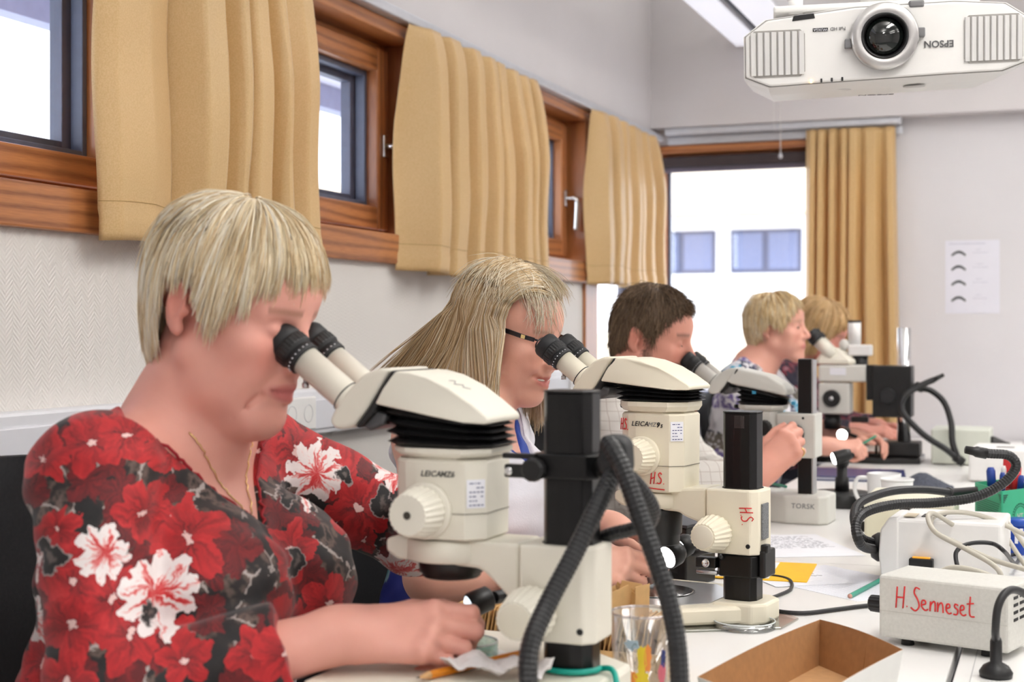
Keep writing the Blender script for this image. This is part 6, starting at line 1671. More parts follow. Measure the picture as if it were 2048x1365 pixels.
# ================================================================ people
def lerp(a, b, t): return Vector(a) * (1 - t) + Vector(b) * t
def build_person(label, cfg):
    Hp, Sc, C = Vector(cfg['hip']), Vector(cfg['sho']), Vector(cfg['head'])
    Rm = Euler((R(cfg.get('roll', 0)), R(cfg['pitch']), R(cfg['yaw']))).to_matrix()
    Rm = Matrix.Rotation(R(cfg['yaw']), 3, 'Z') @ Matrix.Rotation(R(cfg['pitch']), 3, 'Y') @ Matrix.Rotation(R(cfg.get('roll', 0)), 3, 'X')
    hs = cfg.get('hs', 1.0)
    b, bust, male = cfg.get('build', 1.0), cfg.get('bust', 0.0), cfg.get('male', False)
    w = cfg.get('sw', 0.165)                                   # half shoulder width (joints)
    root = thing('person', label, 'person', (Hp.x, Hp.y, 0.0))
    off = -Vector(root.location)
    tw = Matrix.Rotation(R(cfg.get('twist', 0)), 3, 'Z')
    def T(v): return tw @ Vector(v)
    torso = [(ell(Hp + Vector((0, 0, 0.02)), (0.145 * b, 0.178 * b, 0.12)), 0.03),
             (ell(lerp(Hp, Sc, 0.33) + Vector((0.022, 0, 0)), (0.128 * b, 0.160 * b, 0.14)), 0.06),
             (ell(lerp(Hp, Sc, 0.68) + Vector((0.020, 0, 0)), (0.116 * b, 0.160 * b, 0.15)), 0.05),
             (cone(Sc + T((-0.004, -w * 0.80, -0.028)), 0.060, Sc + T((-0.004, w * 0.80, -0.028)), 0.060), 0.04)]
    for s in (-1, 1):
        torso.append((cone(Sc + Vector((0.006, 0, 0.040)), 0.052, Sc + T((-0.002, s * w * 0.8, -0.004)), 0.040), 0.03))
        if bust: torso.append((ell(lerp(Hp, Sc, 0.66) + Vector((0.108 * b, s * 0.072 * b, 0.0)), (0.090 * bust, 0.088 * bust, 0.088 * bust)), 0.035))
    arms = []
    ra = (0.054, 0.045, 0.044, 0.0285) if male else (0.053 * b, 0.044 * b, 0.043 * b, 0.0275)
    for key in ('R', 'L'):
        a = cfg[key]; s = -1 if key == 'R' else 1
        sh = Sc + T((-0.004, s * w, -0.012)); el, wr = Vector(a['elbow']), Vector(a['wrist'])
        arms.append((key, [(ell(sh, (0.058 * (1.06 if male else b),) * 3), 0.02), (cone(sh, ra[0], el, ra[1]), 0.014), (ell(lerp(el, wr, 0.22), (0.046 * b,) * 3), 0.03), (cone(el, ra[2], wr, ra[3]), 0.02)]))
    nb, nh = Sc + Vector((0.012, 0, 0.02)), C + Rm @ (Vector((-0.020, 0, -0.055)) * hs)
    nr = 0.061 if male else 0.055
    pts = [Hp, Sc, C]
    lo = [min(Hp.x - 0.2, min(Vector(cfg[k]['elbow']).x for k in 'RL') - 0.08), Sc.y - w - 0.12, 0.52]
    hi = [max(Vector(cfg[k]['wrist']).x for k in 'RL') + 0.20, Sc.y + w + 0.12, C.z + 0.16]
    for k in 'RL':
        for q in ('elbow', 'wrist'):
            p = Vector(cfg[k][q]); lo = [min(lo[i], p[i] - 0.08) for i in range(3)]; hi = [max(hi[i], p[i] + 0.08) for i in range(3)]
        p = Vector(cfg[k]['wrist']) + Vector(cfg[k]['f']).normalized() * 0.13
        lo = [min(lo[i], p[i] - 0.10) for i in range(3)]; hi = [max(hi[i], p[i] + 0.10) for i in range(3)]
    h = cfg['res']
    v = Vol(lo, hi, h)
    for p, k in torso: v.add(p, k)
    v.add(cone(nb, nr * 1.08, nh, nr), 0.035)
    v.add(cone(nb + Vector((0, 0, 0.01)), nr * 1.2, lerp(nb, nh, 0.4), nr), 0.03)
    for key, pr in arms:
        for p, k in pr: v.add(p, k)
    joints = {}
    for key in 'RL':
        a = cfg[key]
        joints[key] = hand_prims(v, Vector(a['wrist']) + Vector(a['f']).normalized() * 0.012, a['f'], a['n'], key == 'R', a['curl'], a['thumb'], a.get('sc', 0.95 if not male else 1.04))
    head_prims(v, C, Rm, 'm' if male else 'f', cfg.get('jowl', 0), cfg.get('smile', 0), h < 0.0045, hs)
    V, Q = v.mesh('body')
    col = skin_colors(V, C, Rm, cfg['skin'], cfg.get('lips', (0.50, 0.17, 0.16)), cfg.get('brow'), cfg.get('beard'), cfg.get('flush', 0.5), hs)
    bo = link('body', quick_mesh('body', V, Q, True, col), SKIN, root); bo.location = off
    # clothing
    for cl in cfg['clothes']:
        cv = Vol(lo, hi, cfg.get('cres', h)); g = cl.get('infl', 0.007)
        for p, k in torso: cv.add(p, k, g)
        if cl.get('neck', False): cv.add(cone(nb, nr * 1.08, lerp(nb, nh, cl['neck']), nr), 0.03, g)
        sv = Vol(lo, hi, cfg.get('cres', h))
        for key, pr in arms:
            f = cl['sleeve']; a = cfg[key]
            sh = Sc + T((-0.004, (-1 if key == 'R' else 1) * w, -0.012)); el, wr = Vector(a['elbow']), Vector(a['wrist'])
            if f <= 0: continue
            sv.add(pr[0][0], pr[0][1], g); 
            if f >= 1: sv.add(pr[1][0], pr[1][1], g + 0.001)
            else: sv.add(cone(sh, ra[0] + 0.003, lerp(sh, el, f), ra[1] + 0.010), 0.03, g)
            if f > 1:
                q = lerp(el, wr, f - 1); d = (wr - el).normalized()
                sv.add(pr[2][0], pr[2][1], g)
                sv.add(cone(el, ra[2], q + d * 0.03, ra[2] + (ra[3] - ra[2]) * (f - 1) + cl.get('flare', 0.004)), 0.02, g)
                lo2 = [q[i] - 0.09 for i in range(3)]; hi2 = [q[i] + 0.09 for i in range(3)]
                def cuff(X, Y, Z, q=q, d=d):
                    t_ = (X - q.x) * d.x + (Y - q.y) * d.y + (Z - q.z) * d.z
                    rad = (X - q.x - t_ * d.x) ** 2 + (Y - q.y - t_ * d.y) ** 2 + (Z - q.z - t_ * d.z) ** 2
                    return np.where(rad < 0.085 ** 2, t_, -1).astype(np.float32)
                sv.fn(lo2, hi2, cuff)
            elif f < 1:
                q = lerp(sh, el, f); d = (el - sh).normalized()
                lo2 = [q[i] - 0.10 for i in range(3)]; hi2 = [q[i] + 0.10 for i in range(3)]
                sv.fn(lo2, hi2, lambda X, Y, Z: np.where(np.abs(Y - Sc.y) > w * 0.9, ((X - q.x) * d.x + (Y - q.y) * d.y + (Z - q.z) * d.z), -1).astype(np.float32))
        kk = 0.015; hh = np.maximum(kk - np.abs(cv.F - sv.F), 0) / kk
        cv.F = np.minimum(cv.F, sv.F) - hh * hh * kk * 0.25; del sv, hh
        fa = cl.get('fold', 0.0022)
        cv.fn(lo, hi, lambda X, Y, Z: (fa * np.sin(55 * Z + 30 * X + 2.5 * np.sin(22 * Y)) * np.cos(24 * Y + 18 * X + 2 * np.sin(17 * Z)) + fa * 0.6 * np.sin(110 * Z - 60 * X + 45 * Y)).astype(np.float32), 'add')
        zf, zb, sl_ = cl['vneck']                       # V bottom in front, neckline at the back, slope
        def neck(X, Y, Z):
            t = np.clip((X - (Sc.x - 0.055)) / 0.08, 0, 1); zz = zb + (zf - zb) * t
            return -((np.abs(Y - Sc.y - cl.get('vy', 0)) - np.maximum(Z - zz, 0) * sl_ + np.where(Z > zz, 0, 0.2)) * 0.8).astype(np.float32)
        cv.fn([Sc.x - 0.25, Sc.y - 0.2, zf - 0.02], [Sc.x + 0.3, Sc.y + 0.2, hi[2]], neck)
        if cl.get('armhole'):
            for s in (-1, 1):
                sh = Sc + T((-0.004, s * w, -0.012))
                cv.sub(ell(sh + T((0, s * 0.035, -0.03)), (0.075, 0.055, 0.115)), 0.01)
        if cl.get('cut'): cv.fn(lo, hi, cl['cut'])
        VC, QC = cv.mesh('cloth')
        co = link(cl['name'], quick_mesh(cl['name'], VC, QC, True), cl['mat'], root); co.location = off
        cl['vol'] = cv
    # trousers and shoes, mostly under the table
    tv = Vol([Hp.x - 0.22, Hp.y - 0.27, 0.02], [Hp.x + 0.66, Hp.y + 0.27, 0.74], 0.011)
    tv.add(ell(Hp + Vector((0, 0, 0.02)), (0.158 * b, 0.190 * b, 0.115)), 0.03)
    for s in (-1, 1):
        kn = Hp + Vector((0.43, s * 0.11, 0.0)); an = Vector((kn.x - 0.02, kn.y, 0.10))
        tv.add(cone(Hp + Vector((0.04, s * 0.085, 0.0)), 0.092, kn, 0.066), 0.05); tv.add(cone(kn, 0.064, an, 0.048), 0.03)
        shoe = Vol([an.x - 0.1, an.y - 0.07, 0.0], [an.x + 0.22, an.y + 0.07, 0.16], 0.006)
        shoe.add(ell((an.x + 0.06, an.y, 0.035), (0.125, 0.045, 0.036)), 0.01); shoe.add(cone((an.x, an.y, 0.05), 0.045, (an.x, an.y, 0.09), 0.046), 0.03)
        shoe.fn([an.x - 0.1, an.y - 0.07, 0.0], [an.x + 0.22, an.y + 0.07, 0.02], lambda X, Y, Z: (0.004 - Z + 0 * X + 0 * Y).astype(np.float32))
        Vs, Qs = shoe.mesh('shoe'); so = link('shoe', quick_mesh('shoe', Vs, Qs), cfg.get('shoe_mat', BLACK), root); so.location = off
    Vt, Qt = tv.mesh('trousers'); to = link('trousers', quick_mesh('trousers', Vt, Qt), cfg['trousers'], root); to.location = off
    return dict(root=root, verts=V, vol=v, C=C, Rm=Rm, Hm=Rm * hs, hs=hs, off=off, joints=joints, Sc=Sc)

def brows_lashes(P, col, N=150, thick=1.0, seed=1):
    rs = np.random.RandomState(seed); M = np.array(P['Hm']); C = np.array(P['C'] + P['off'])
    for s in (-1, 1):
        t = rs.rand(N)
        y = s * (0.012 + 0.038 * t); x = 0.0925 - 0.020 * t ** 1.6 + rs.uniform(-0.001, 0.001, N); z = 0.021 + 0.006 * np.sin(t * 2.4) + rs.normal(0, 0.0016, N) * thick
        A = np.stack([x, y, z], 1); d = np.stack([-0.10 - 0.35 * t, s * np.ones(N), 0.35 - 0.7 * t], 1); d /= np.linalg.norm(d, axis=1, keepdims=True)
        Pn = np.stack([A + d * (0.007 * k / 3) + np.array([0.0012 * k / 3, 0, 0]) for k in range(4)], 1) @ M.T + C
        link('eyebrow', strands_mesh('eyebrow', Pn, 0.00035 * np.array([1, 1, 0.8, 0.2]), np.tile(np.array(col), (N, 1))), HAIR, P['root'])
        pts = [P['C'] + P['off'] + P['Hm'] @ Vector((0.0885 - 0.020 * (u - 0.35) ** 2 - 0.004 * u, s * (0.019 + 0.027 * u), -0.0035 + 0.003 * math.sin(u * PI))) for u in [k / 9 for k in range(10)]]
        obj('eyelashes', MB().tube(pts, 0.0009, 5), mat('lash_dark', srgb(58, 42, 36), 0.7), P['root'])
def stubble(P, V, col, N, seed=2):
    """short beard hairs growing from the jaw"""
    rs = np.random.RandomState(seed); C = np.array(P['C']); L = (V - C) @ np.array(P['Rm']) / P['hs']
    x, y, z = L[:, 0], np.abs(L[:, 1]), L[:, 2]
    m = (z < -0.044) & (z > -0.125) & (x > -0.012) & (x < 0.118) & ~((np.abs(z + 0.066) < 0.011) & (y < 0.024) & (x > 0.08))
    m |= (z < 0.015) & (z > -0.05) & (x > 0.0) & (x < 0.022) & (y > 0.05)
    m |= (z < -0.043) & (z > -0.058) & (x > 0.085) & (y < 0.03)
    idx = np.nonzero(m)[0]; idx = idx[rs.randint(0, len(idx), N)]
    A = V[idx] + np.array(P['off']); n = V[idx] - (C + np.array(P['Rm'] @ Vector((0.02, 0, -0.05)))); n /= np.linalg.norm(n, axis=1, keepdims=True)
    d = n * 0.6 + np.array([0.1, 0, -0.8]) + rs.normal(0, 0.25, (N, 3)); d /= np.linalg.norm(d, axis=1, keepdims=True)
    Pn = np.stack([A + n * 0.0005 + d * (0.0075 * k / 2) for k in range(3)], 1)
    link('beard', strands_mesh('beard', Pn, 0.0005 * np.array([1, 0.9, 0.3]), np.array(col) * rs.uniform(0.7, 1.3, (N, 1))), HAIR, P['root'])

# ---------------------------------------------------------------- fabrics
def plan_coord(t, a=(0.83, 0.55), scale=1.0, warp=0.012):
    """flat cloth coordinates: (horizontal along a, height)"""
    sp = t.new('ShaderNodeSeparateXYZ'); tc = t.new('ShaderNodeTexCoord'); t.link(tc.outputs['Object'], sp.inputs[0])
    u = t.math('ADD', t.math('MULTIPLY', sp.outputs[0], a[0]), t.math('MULTIPLY', sp.outputs[1], a[1]))
    cb = t.new('ShaderNodeCombineXYZ'); t.link(u, cb.inputs[0]); t.link(sp.outputs[2], cb.inputs[1])
    nz = t.noise(tc.outputs['Object'], 26, 4, 0.65, out=1)
    vm = t.new('ShaderNodeVectorMath'); vm.operation = 'MULTIPLY_ADD'
    t.link(nz, vm.inputs[0]); vm.inputs[1].default_value = (warp, warp, 0); t.link(cb.outputs[0], vm.inputs[2])
    return vm.outputs[0], tc.outputs['Object']
def flower_layer(t, vec, scale, size, petals, offset, sharp=0.38):
    """-> (mask, radius ratio, random value, angle) of flowers strewn over a plane"""
    ad = t.new('ShaderNodeVectorMath'); ad.operation = 'ADD'; t.link(vec, ad.inputs[0]); ad.inputs[1].default_value = offset
    vo = t.new('ShaderNodeTexVoronoi'); vo.voronoi_dimensions = '2D'; vo.inputs['Scale'].default_value = scale; vo.inputs['Randomness'].default_value = 0.85
    t.link(ad.outputs[0], vo.inputs['Vector'])
    df = t.new('ShaderNodeVectorMath'); df.operation = 'SUBTRACT'; t.link(ad.outputs[0], df.inputs[0]); t.link(vo.outputs['Position'], df.inputs[1])
    sp = t.new('ShaderNodeSeparateXYZ'); t.link(df.outputs[0], sp.inputs[0])
    rc = t.new('ShaderNodeSeparateColor'); t.link(vo.outputs['Color'], rc.inputs[0])
    th = t.math('ADD', t.math('ARCTAN2', sp.outputs[1], sp.outputs[0]), t.math('MULTIPLY', rc.outputs[0], 6.28))
    r = t.math('SQRT', t.math('ADD', t.math('MULTIPLY', sp.outputs[0], sp.outputs[0]), t.math('MULTIPLY', sp.outputs[1], sp.outputs[1])))
    pet = t.math('ADD', 1 - sharp, t.math('MULTIPLY', t.math('ABSOLUTE', t.math('COSINE', t.math('MULTIPLY', th, petals / 2.0))), sharp))
    sz = t.math('MULTIPLY', t.math('ADD', 0.7, t.math('MULTIPLY', rc.outputs[1], 0.5)), size)
    rr = t.math('DIVIDE', r, t.math('MULTIPLY', pet, sz))
    return t.math('LESS_THAN', rr, 1.0), rr, rc.outputs[2], th
def floral_red():
    m = bpy.data.materials.new('red_floral_jersey'); t = NT(m)
    v, oc = plan_coord(t, warp=0.034)
    n1 = t.noise(oc, 34, 4); n2 = t.noise(oc, 90, 3, out=0)
    base = t.ramp(n1, [(0.40, srgb(18, 16, 18)), (0.52, srgb(34, 28, 28)), (0.60, srgb(104, 86, 78)), (0.66, srgb(24, 20, 22))])
    # leaves: dark with pale outlines
    ed = t.new('ShaderNodeTexVoronoi'); ed.voronoi_dimensions = '2D'; ed.feature = 'DISTANCE_TO_EDGE'; ed.inputs['Scale'].default_value = 26; t.link(v, ed.inputs['Vector'])
    line = t.math('MULTIPLY', t.math('LESS_THAN', ed.outputs['Distance'], 0.035), t.math('GREATER_THAN', n1, 0.50))
    c = t.mix(line, base, srgb(168, 158, 154))
    # scattered dark-red small petals, then big red flowers, then white-and-red ones, then black rosettes
    for sc_, sz, pt, of, kind in ((25, 0.025, 4, (0.31, 0.12, 0), 'dark'), (16, 0.036, 5, (0.0, 0.03, 0), 'red'), (12.5, 0.042, 5, (0.52, 0.77, 0), 'red2'), (9.5, 0.036, 9, (1.35, 0.43, 0), 'white'), (11, 0.017, 3, (0.9, 0.2, 0), 'black')):
        mk, rr, rnd, th = flower_layer(t, v, sc_, sz, pt, of, 0.40 if kind != 'white' else 0.30)
        streak = t.noise(None, 1.0)
        sn = t.new('ShaderNodeTexNoise'); sn.inputs['Scale'].default_value = 1.0; sn.inputs['Detail'].default_value = 3
        cb = t.new('ShaderNodeCombineXYZ'); t.link(t.math('MULTIPLY', th, 5.0), cb.inputs[0]); t.link(t.math('MULTIPLY', rr, 1.2), cb.inputs[1]); t.link(t.math('MULTIPLY', rnd, 40.0), cb.inputs[2]); t.link(cb.outputs[0], sn.inputs['Vector'])
        if kind == 'white': fc = t.ramp(t.math('ADD', t.math('MULTIPLY', sn.outputs[0], 0.8), t.math('MULTIPLY', rr, 0.25)), [(0.42, srgb(196, 40, 44)), (0.52, srgb(222, 120, 118)), (0.56, srgb(234, 226, 224)), (0.80, srgb(226, 216, 216))]); keep = 0.60
        elif kind == 'black': fc = t.ramp(rr, [(0.2, srgb(90, 80, 76)), (0.4, srgb(14, 13, 14)), (0.85, srgb(18, 16, 17)), (0.92, srgb(150, 140, 138))]); keep = 0.45
        elif kind == 'dark': fc = t.ramp(sn.outputs[0], [(0.3, srgb(60, 10, 15)), (0.7, srgb(128, 20, 26))]); keep = 0.75
        else: fc = t.ramp(t.math('ADD', t.math('MULTIPLY', sn.outputs[0], 0.75), t.math('MULTIPLY', rr, 0.22)), [(0.24, srgb(40, 6, 10)), (0.40, srgb(132, 16, 22)), (0.60, srgb(184, 28, 34)), (0.80, srgb(202, 50, 52))]); keep = 0.60
        mk = t.math('MULTIPLY', mk, t.math('LESS_THAN', rnd, keep))
        c = t.mix(mk, c, fc)
        if kind in ('red', 'red2'): c = t.mix(t.math('MULTIPLY', mk, t.math('LESS_THAN', rr, 0.12)), c, srgb(222, 190, 186))
    t.link(c, t.b.inputs['Base Color']); t.b.inputs['Roughness'].default_value = 0.7; t.b.inputs['Sheen Weight'].default_value = 0.15
    t.bump(t.noise(oc, 700, 2), 0.12, 0.001)
    return m
def floral_white():
    m = bpy.data.materials.new('white_floral_blouse'); t = NT(m)
    v, oc = plan_coord(t, warp=0.02)
    c = t.ramp(t.noise(oc, 9, 2), [(0.3, srgb(214, 212, 218)), (0.7, srgb(230, 229, 233))])
    for sc_, sz, pt, of, col, keep in ((13, 0.040, 5, (0.2, 0.1, 0), srgb(118, 104, 160), 0.45), (15, 0.034, 4, (0.7, 0.4, 0), srgb(56, 60, 84), 0.40), (12, 0.034, 6, (1.1, 0.9, 0), srgb(64, 150, 182), 0.32), (17, 0.03, 3, (1.7, 0.3, 0), srgb(120, 114, 104), 0.4)):
        mk, rr, rnd, th = flower_layer(t, v, sc_, sz, pt, of, 0.5)
        mk = t.math('MULTIPLY', t.math('MULTIPLY', mk, t.math('LESS_THAN', rnd, keep)), t.math('GREATER_THAN', t.noise(oc, 70, 2), 0.45))
        c = t.mix(mk, c, col)
    t.link(c, t.b.inputs['Base Color']); t.b.inputs['Roughness'].default_value = 0.75
    return m
def check_shirt():
    m = bpy.data.materials.new('white_checked_shirt'); t = NT(m)
    v, oc = plan_coord(t, warp=0.003); sp = t.new('ShaderNodeSeparateXYZ'); t.link(v, sp.inputs[0])
    def lines(o, p): return t.math('LESS_THAN', t.math('MODULO', t.math('ADD', o, 10.0), p), p * 0.07)
    g = t.math('MAXIMUM', lines(sp.outputs[0], 0.021), lines(sp.outputs[1], 0.021))
    c = t.mix(t.math('MULTIPLY', g, 0.55), srgb(222, 218, 212), srgb(158, 140, 128))
    t.link(c, t.b.inputs['Base Color']); t.b.inputs['Roughness'].default_value = 0.75
    t.bump(t.noise(oc, 60, 3), 0.15, 0.004)
    return m
def teal_top():
    m = bpy.data.materials.new('teal_blue_print'); t = NT(m)
    oc = t.coord('Object'); sp = t.new('ShaderNodeSeparateXYZ'); t.link(oc, sp.inputs[0])
    f = t.math('ADD', t.math('MULTIPLY', t.noise(oc, 9, 4), 0.55), t.math('MULTIPLY', t.math('SUBTRACT', 0.86, sp.outputs[2]), 3.2))
    c = t.ramp(f, [(0.10, srgb(40, 70, 160)), (0.20, srgb(92, 150, 156)), (0.50, srgb(64, 128, 136)), (0.555, srgb(150, 184, 190)), (0.58, srgb(44, 52, 136)), (0.9, srgb(36, 44, 128))])
    t.link(c, t.b.inputs['Base Color']); t.b.inputs['Roughness'].default_value = 0.7
    return m
def dark_print():
    m = bpy.data.materials.new('dark_burgundy_print'); t = NT(m)
    oc = t.coord('Object')
    t.link(t.ramp(t.noise(oc, 26, 3), [(0.35, srgb(34, 34, 52)), (0.48, srgb(52, 44, 58)), (0.53, srgb(120, 30, 46)), (0.62, srgb(150, 120, 130)), (0.66, srgb(60, 26, 38))]), t.b.inputs['Base Color']); t.b.inputs['Roughness'].default_value = 0.8
    return m
DENIM = mat('dark_trousers', srgb(38, 40, 52), 0.8, vary=0.15, vscale=90)
def lin(r, g, b): return srgb(r, g, b)[:3]

FIST = ((52, 80, 45), (60, 85, 45), (64, 85, 45), (66, 82, 45))
LOOSE = ((22, 38, 22), (28, 42, 25), (32, 45, 25), (36, 45, 25))
TH_IN = ((0.75, 0.55, -0.25), (0.95, 0.15, -0.15), (0.95, -0.25, -0.2))
TH_PINCH = ((0.80, 0.42, -0.40), (0.95, 0.0, -0.30), (0.92, -0.25, -0.25))

# ---------------------------------------------------------------- woman in the red floral blouse
W1_ = build_person('woman with short blond hair in a red floral blouse looking into a microscope', dict(
    hip=(-1.06, 1.42, 0.57), sho=(-0.965, 1.42, 1.02), head=(-0.891, 1.422, 1.187), pitch=18, yaw=-2, roll=0, build=1.06, bust=1.04, jowl=1.0, sw=0.152, res=0.0031, cres=0.0037,
    R=dict(elbow=(-0.895, 1.190, 0.790), wrist=(-0.700, 1.330, 0.846), f=(0.93, 0.34, 0.03), n=(0.12, -0.72, 0.66), curl=((16, 62, 40), (24, 84, 50), (32, 90, 50), (40, 88, 50)), thumb=((0.85, 0.42, -0.25), (0.97, 0.12, -0.15), (0.97, -0.05, -0.15)), sc=0.96),
    L=dict(elbow=(-0.800, 1.735, 0.895), wrist=(-0.712, 1.615, 0.945), f=(0.55, -0.75, 0.25), n=(0.0, 0.5, 0.85), curl=LOOSE, thumb=TH_IN),
    skin=lin(228, 168, 152), lips=lin(176, 84, 88), brow=lin(126, 90, 66), flush=0.75, trousers=DENIM,
    clothes=[dict(name='blouse', mat=floral_red(), infl=0.007, sleeve=1.74, flare=0.014, vneck=(0.940, 1.045, 1.05), fold=0.0024)]))
hem1 = [(0, 0.060), (25, 0.056), (45, 0.046), (58, 0.020), (70, -0.012), (78, -0.018), (86, 0.024), (98, 0.034), (112, 0.012), (122, -0.060), (150, -0.085), (180, -0.088)]
short_hair(W1_['root'], W1_['C'] + W1_['off'], W1_['Hm'], hem1, [lin(206, 176, 130), lin(240, 220, 180), lin(250, 238, 210), lin(255, 250, 238)], N=7200, K=8, off=(0.003, 0.017), length=(0.6, 1.2), seed=4, rad=0.00062, swirl=0.10, frizz=0.0022)
def ring_on(root, off, p, d, r, m, name='finger_ring', t=0.0014):
    d = Vector(d).normalized(); x = d.orthogonal().normalized(); y = d.cross(x)
    o = obj(name, MB().tube([Vector(p) + (x * math.cos(a) + y * math.sin(a)) * r for a in [2 * PI * k / 28 for k in range(28)]], t, 8, True), m)
    return o
def neck_chain(P, zb, slope, ztop, zside, name, label, r=0.0009):
    v = P['vol']; y0 = P['Sc'].y; pts = []
    for k in range(-26, 27):
        f = abs(k) / 26.0; z = zb + (ztop - zb) * f; y = y0 + (1 if k > 0 else -1) * ((z - zb) * slope + 0.004)
        p = v.project((P['Sc'].x + 0.35, y, z), (-1, 0, 0)); pts.append(p + Vector((0.0012, 0, 0.0004)))
    o = obj(name, MB().tube(pts, r, 6), GOLD); return tag(o, label, 'necklace')
neck_chain(W1_, 0.952, 0.62, 1.050, 0, 'necklace', 'thin gold chain round the neck of the woman in the red blouse')
brows_lashes(W1_, lin(150, 112, 80), 160, 1.0, 3)
# dark red trim along the neckline
cv = W1_['vol']; pts = []
for k in range(-24, 25):
    z = 0.941 + 0.105 * abs(k) / 24; y = W1_['Sc'].y + (1 if k > 0 else -1) * (z - 0.940) * 1.05
    p = cv.project((-0.55, y, z), (-1, 0, 0)); pts.append(p + Vector((0.006 + 0.001 * math.sin(k * 2.2), 0.001 * math.cos(k * 3.1), 0.0015 * math.sin(k * 1.7))))
o = obj('neckline_trim', MB().tube(pts, 0.0019, 6), mat('trim_red', srgb(150, 22, 34), 0.7), W1_['root']); o.location = W1_['off']

# ---------------------------------------------------------------- woman with long grey-blond hair and glasses
VEST = mat('sheer_white_cotton', srgb(222, 222, 230), 0.7, vary=0.03, vscale=40, bump=0.15, bscale=300)
W2_ = build_person('smiling woman with long grey-blond hair and a white vest looking into a microscope', dict(
    hip=(-1.00, 2.28, 0.57), sho=(-0.955, 2.27, 1.00), head=(-0.890, 2.305, 1.157), pitch=14, yaw=-9, hs=0.92, build=0.98, bust=0.92, smile=1.0, sw=0.158, res=0.0031, cres=0.0044,
    R=dict(elbow=(-0.900, 2.005, 0.785), wrist=(-0.718, 2.104, 0.806), f=(0.90, 0.34, -0.14), n=(0.10, -0.82, 0.56), curl=((18, 44, 28), (26, 56, 32), (34, 66, 36), (46, 76, 40)), thumb=TH_PINCH),
    L=dict(elbow=(-0.945, 2.500, 0.815), wrist=(-0.735, 2.405, 0.815), f=(0.90, -0.42, -0.06), n=(0.1, 0.35, 0.93), curl=LOOSE, thumb=TH_IN),
    skin=lin(232, 178, 156), lips=lin(196, 106, 104), brow=lin(150, 126, 104), flush=0.45, trousers=DENIM,
    clothes=[dict(name='printed_top', mat=teal_top(), infl=0.005, sleeve=0, vneck=(0.945, 1.02, 1.1), armhole=True, fold=0.002),
             dict(name='vest', mat=VEST, infl=0.012, sleeve=0, vneck=(0.900, 1.04, 0.80), armhole=True, fold=0.003, cut=lambda X, Y, Z: (np.where(X < -0.985, 0.90, 0.74) - Z + 0 * Y).astype(np.float32))]))
def long_hair(P, N, K, seed, colors):
    rs = np.random.RandomState(seed); M = np.array(P['Hm']); C = np.array(P['C'] + P['off'])
    cols = np.array(colors)
    side = np.where(rs.rand(N) < 0.5, -1.0, 1.0)
    xr = rs.uniform(-0.108, 0.082, N)                              # roots along the parting
    xs = -0.112 + (xr + 0.108) / 0.19 * 0.140 + rs.normal(0, 0.004, N)      # where they pass the side of the head
    lay = rs.uniform(0.2, 1.0, N)
    a0 = np.abs(rs.normal(0.0, 0.25, N)) + 0.03
    K1 = K // 2
    s = np.linspace(0, 1, K1)[None, :]
    al = a0[:, None] + (1.62 - a0[:, None]) * s
    x = xr[:, None] + (xs - xr)[:, None] * np.sin(s * PI / 2)
    off = 0.003 + 0.014 * lay[:, None]
    w = np.sqrt(np.clip(1 - ((x - HC[0]) / (HR[0] + off)) ** 2, 0.02, 1))
    yy = side[:, None] * (HR[1] + off + 0.004) * np.sin(np.minimum(al, PI / 2)) * np.maximum(w, 0.25)
    zz = HC[2] + (HR[2] + off) * np.cos(al) * w
    U = np.stack([x, yy, zz], -1) @ M.T + C
    # free fall from the side of the head: down, the rear locks drift over the back
    end = U[:, -1, :]; back = np.clip((-xs + 0.0) / 0.112, 0, 1)
    ztip = (1.012 + 0.015 * np.sin(xs * 140) + rs.normal(0, 0.010, N)) + P['off'].z + 0.06 * back
    K2 = K - K1; q = np.linspace(0, 1, K2 + 1)[1:][None, :]
    dz = (ztip - end[:, 2])[:, None] * q
    dx = -(0.15 * back ** 1.4)[:, None] * q ** 1.15 + 0.010 * np.sin(3 * q + xs[:, None] * 90)
    dy = (side * 0.006)[:, None] * q - (end[:, 1] - C[1])[:, None] * 0.10 * q * back[:, None]
    D = np.stack([end[:, 0:1] + dx, end[:, 1:2] + dy, end[:, 2:3] + dz], -1)
    Pn = np.concatenate([U, D], 1) + rs.normal(0, 0.0022, (N, 1, 3)) * np.linspace(0, 1, K)[None, :, None]
    mixv = np.clip(rs.rand(N) * 0.75 + 0.25 * (xr + 0.1) / 0.19, 0, 1)
    ci = np.stack([np.interp(mixv, np.linspace(0, 1, len(cols)), cols[:, k]) for k in range(3)], 1) * rs.uniform(0.82, 1.1, (N, 1))
    rr = 0.00070 * np.array([1.0] * (K - 3) + [0.9, 0.7, 0.25])
    link('hair', strands_mesh('hair', Pn, rr, ci), HAIR, P['root'])
    # solid under-layer: crown cap and the curtain of the back
    nu, nt = 48, 14; ph = np.linspace(R(70), R(290), nu)
    V = np.concatenate([hair_surf(ph, np.full(nu, 0.02) + 1.75 * j / nt, 0.003, 0.1) for j in range(nt + 1)]) @ M.T + C
    Q = np.array([(j * nu + i, (j + 1) * nu + i, (j + 1) * nu + i + 1, j * nu + i + 1) for j in range(nt) for i in range(nu - 1)])
    link('hair_cap', quick_mesh('hair_cap', V, Q, True, np.tile(cols.mean(0) * 0.8, (len(V), 1))), HAIR, P['root'])
HAIR2 = [lin(140, 110, 74), lin(200, 168, 122), lin(232, 212, 176), lin(250, 242, 226)]
long_hair(W2_, 5000, 14, 21, HAIR2)
hem2 = [(0, 0.098), (22, 0.088), (40, 0.062), (56, 0.03), (70, 0.03), (90, 0.06), (180, 0.06)]
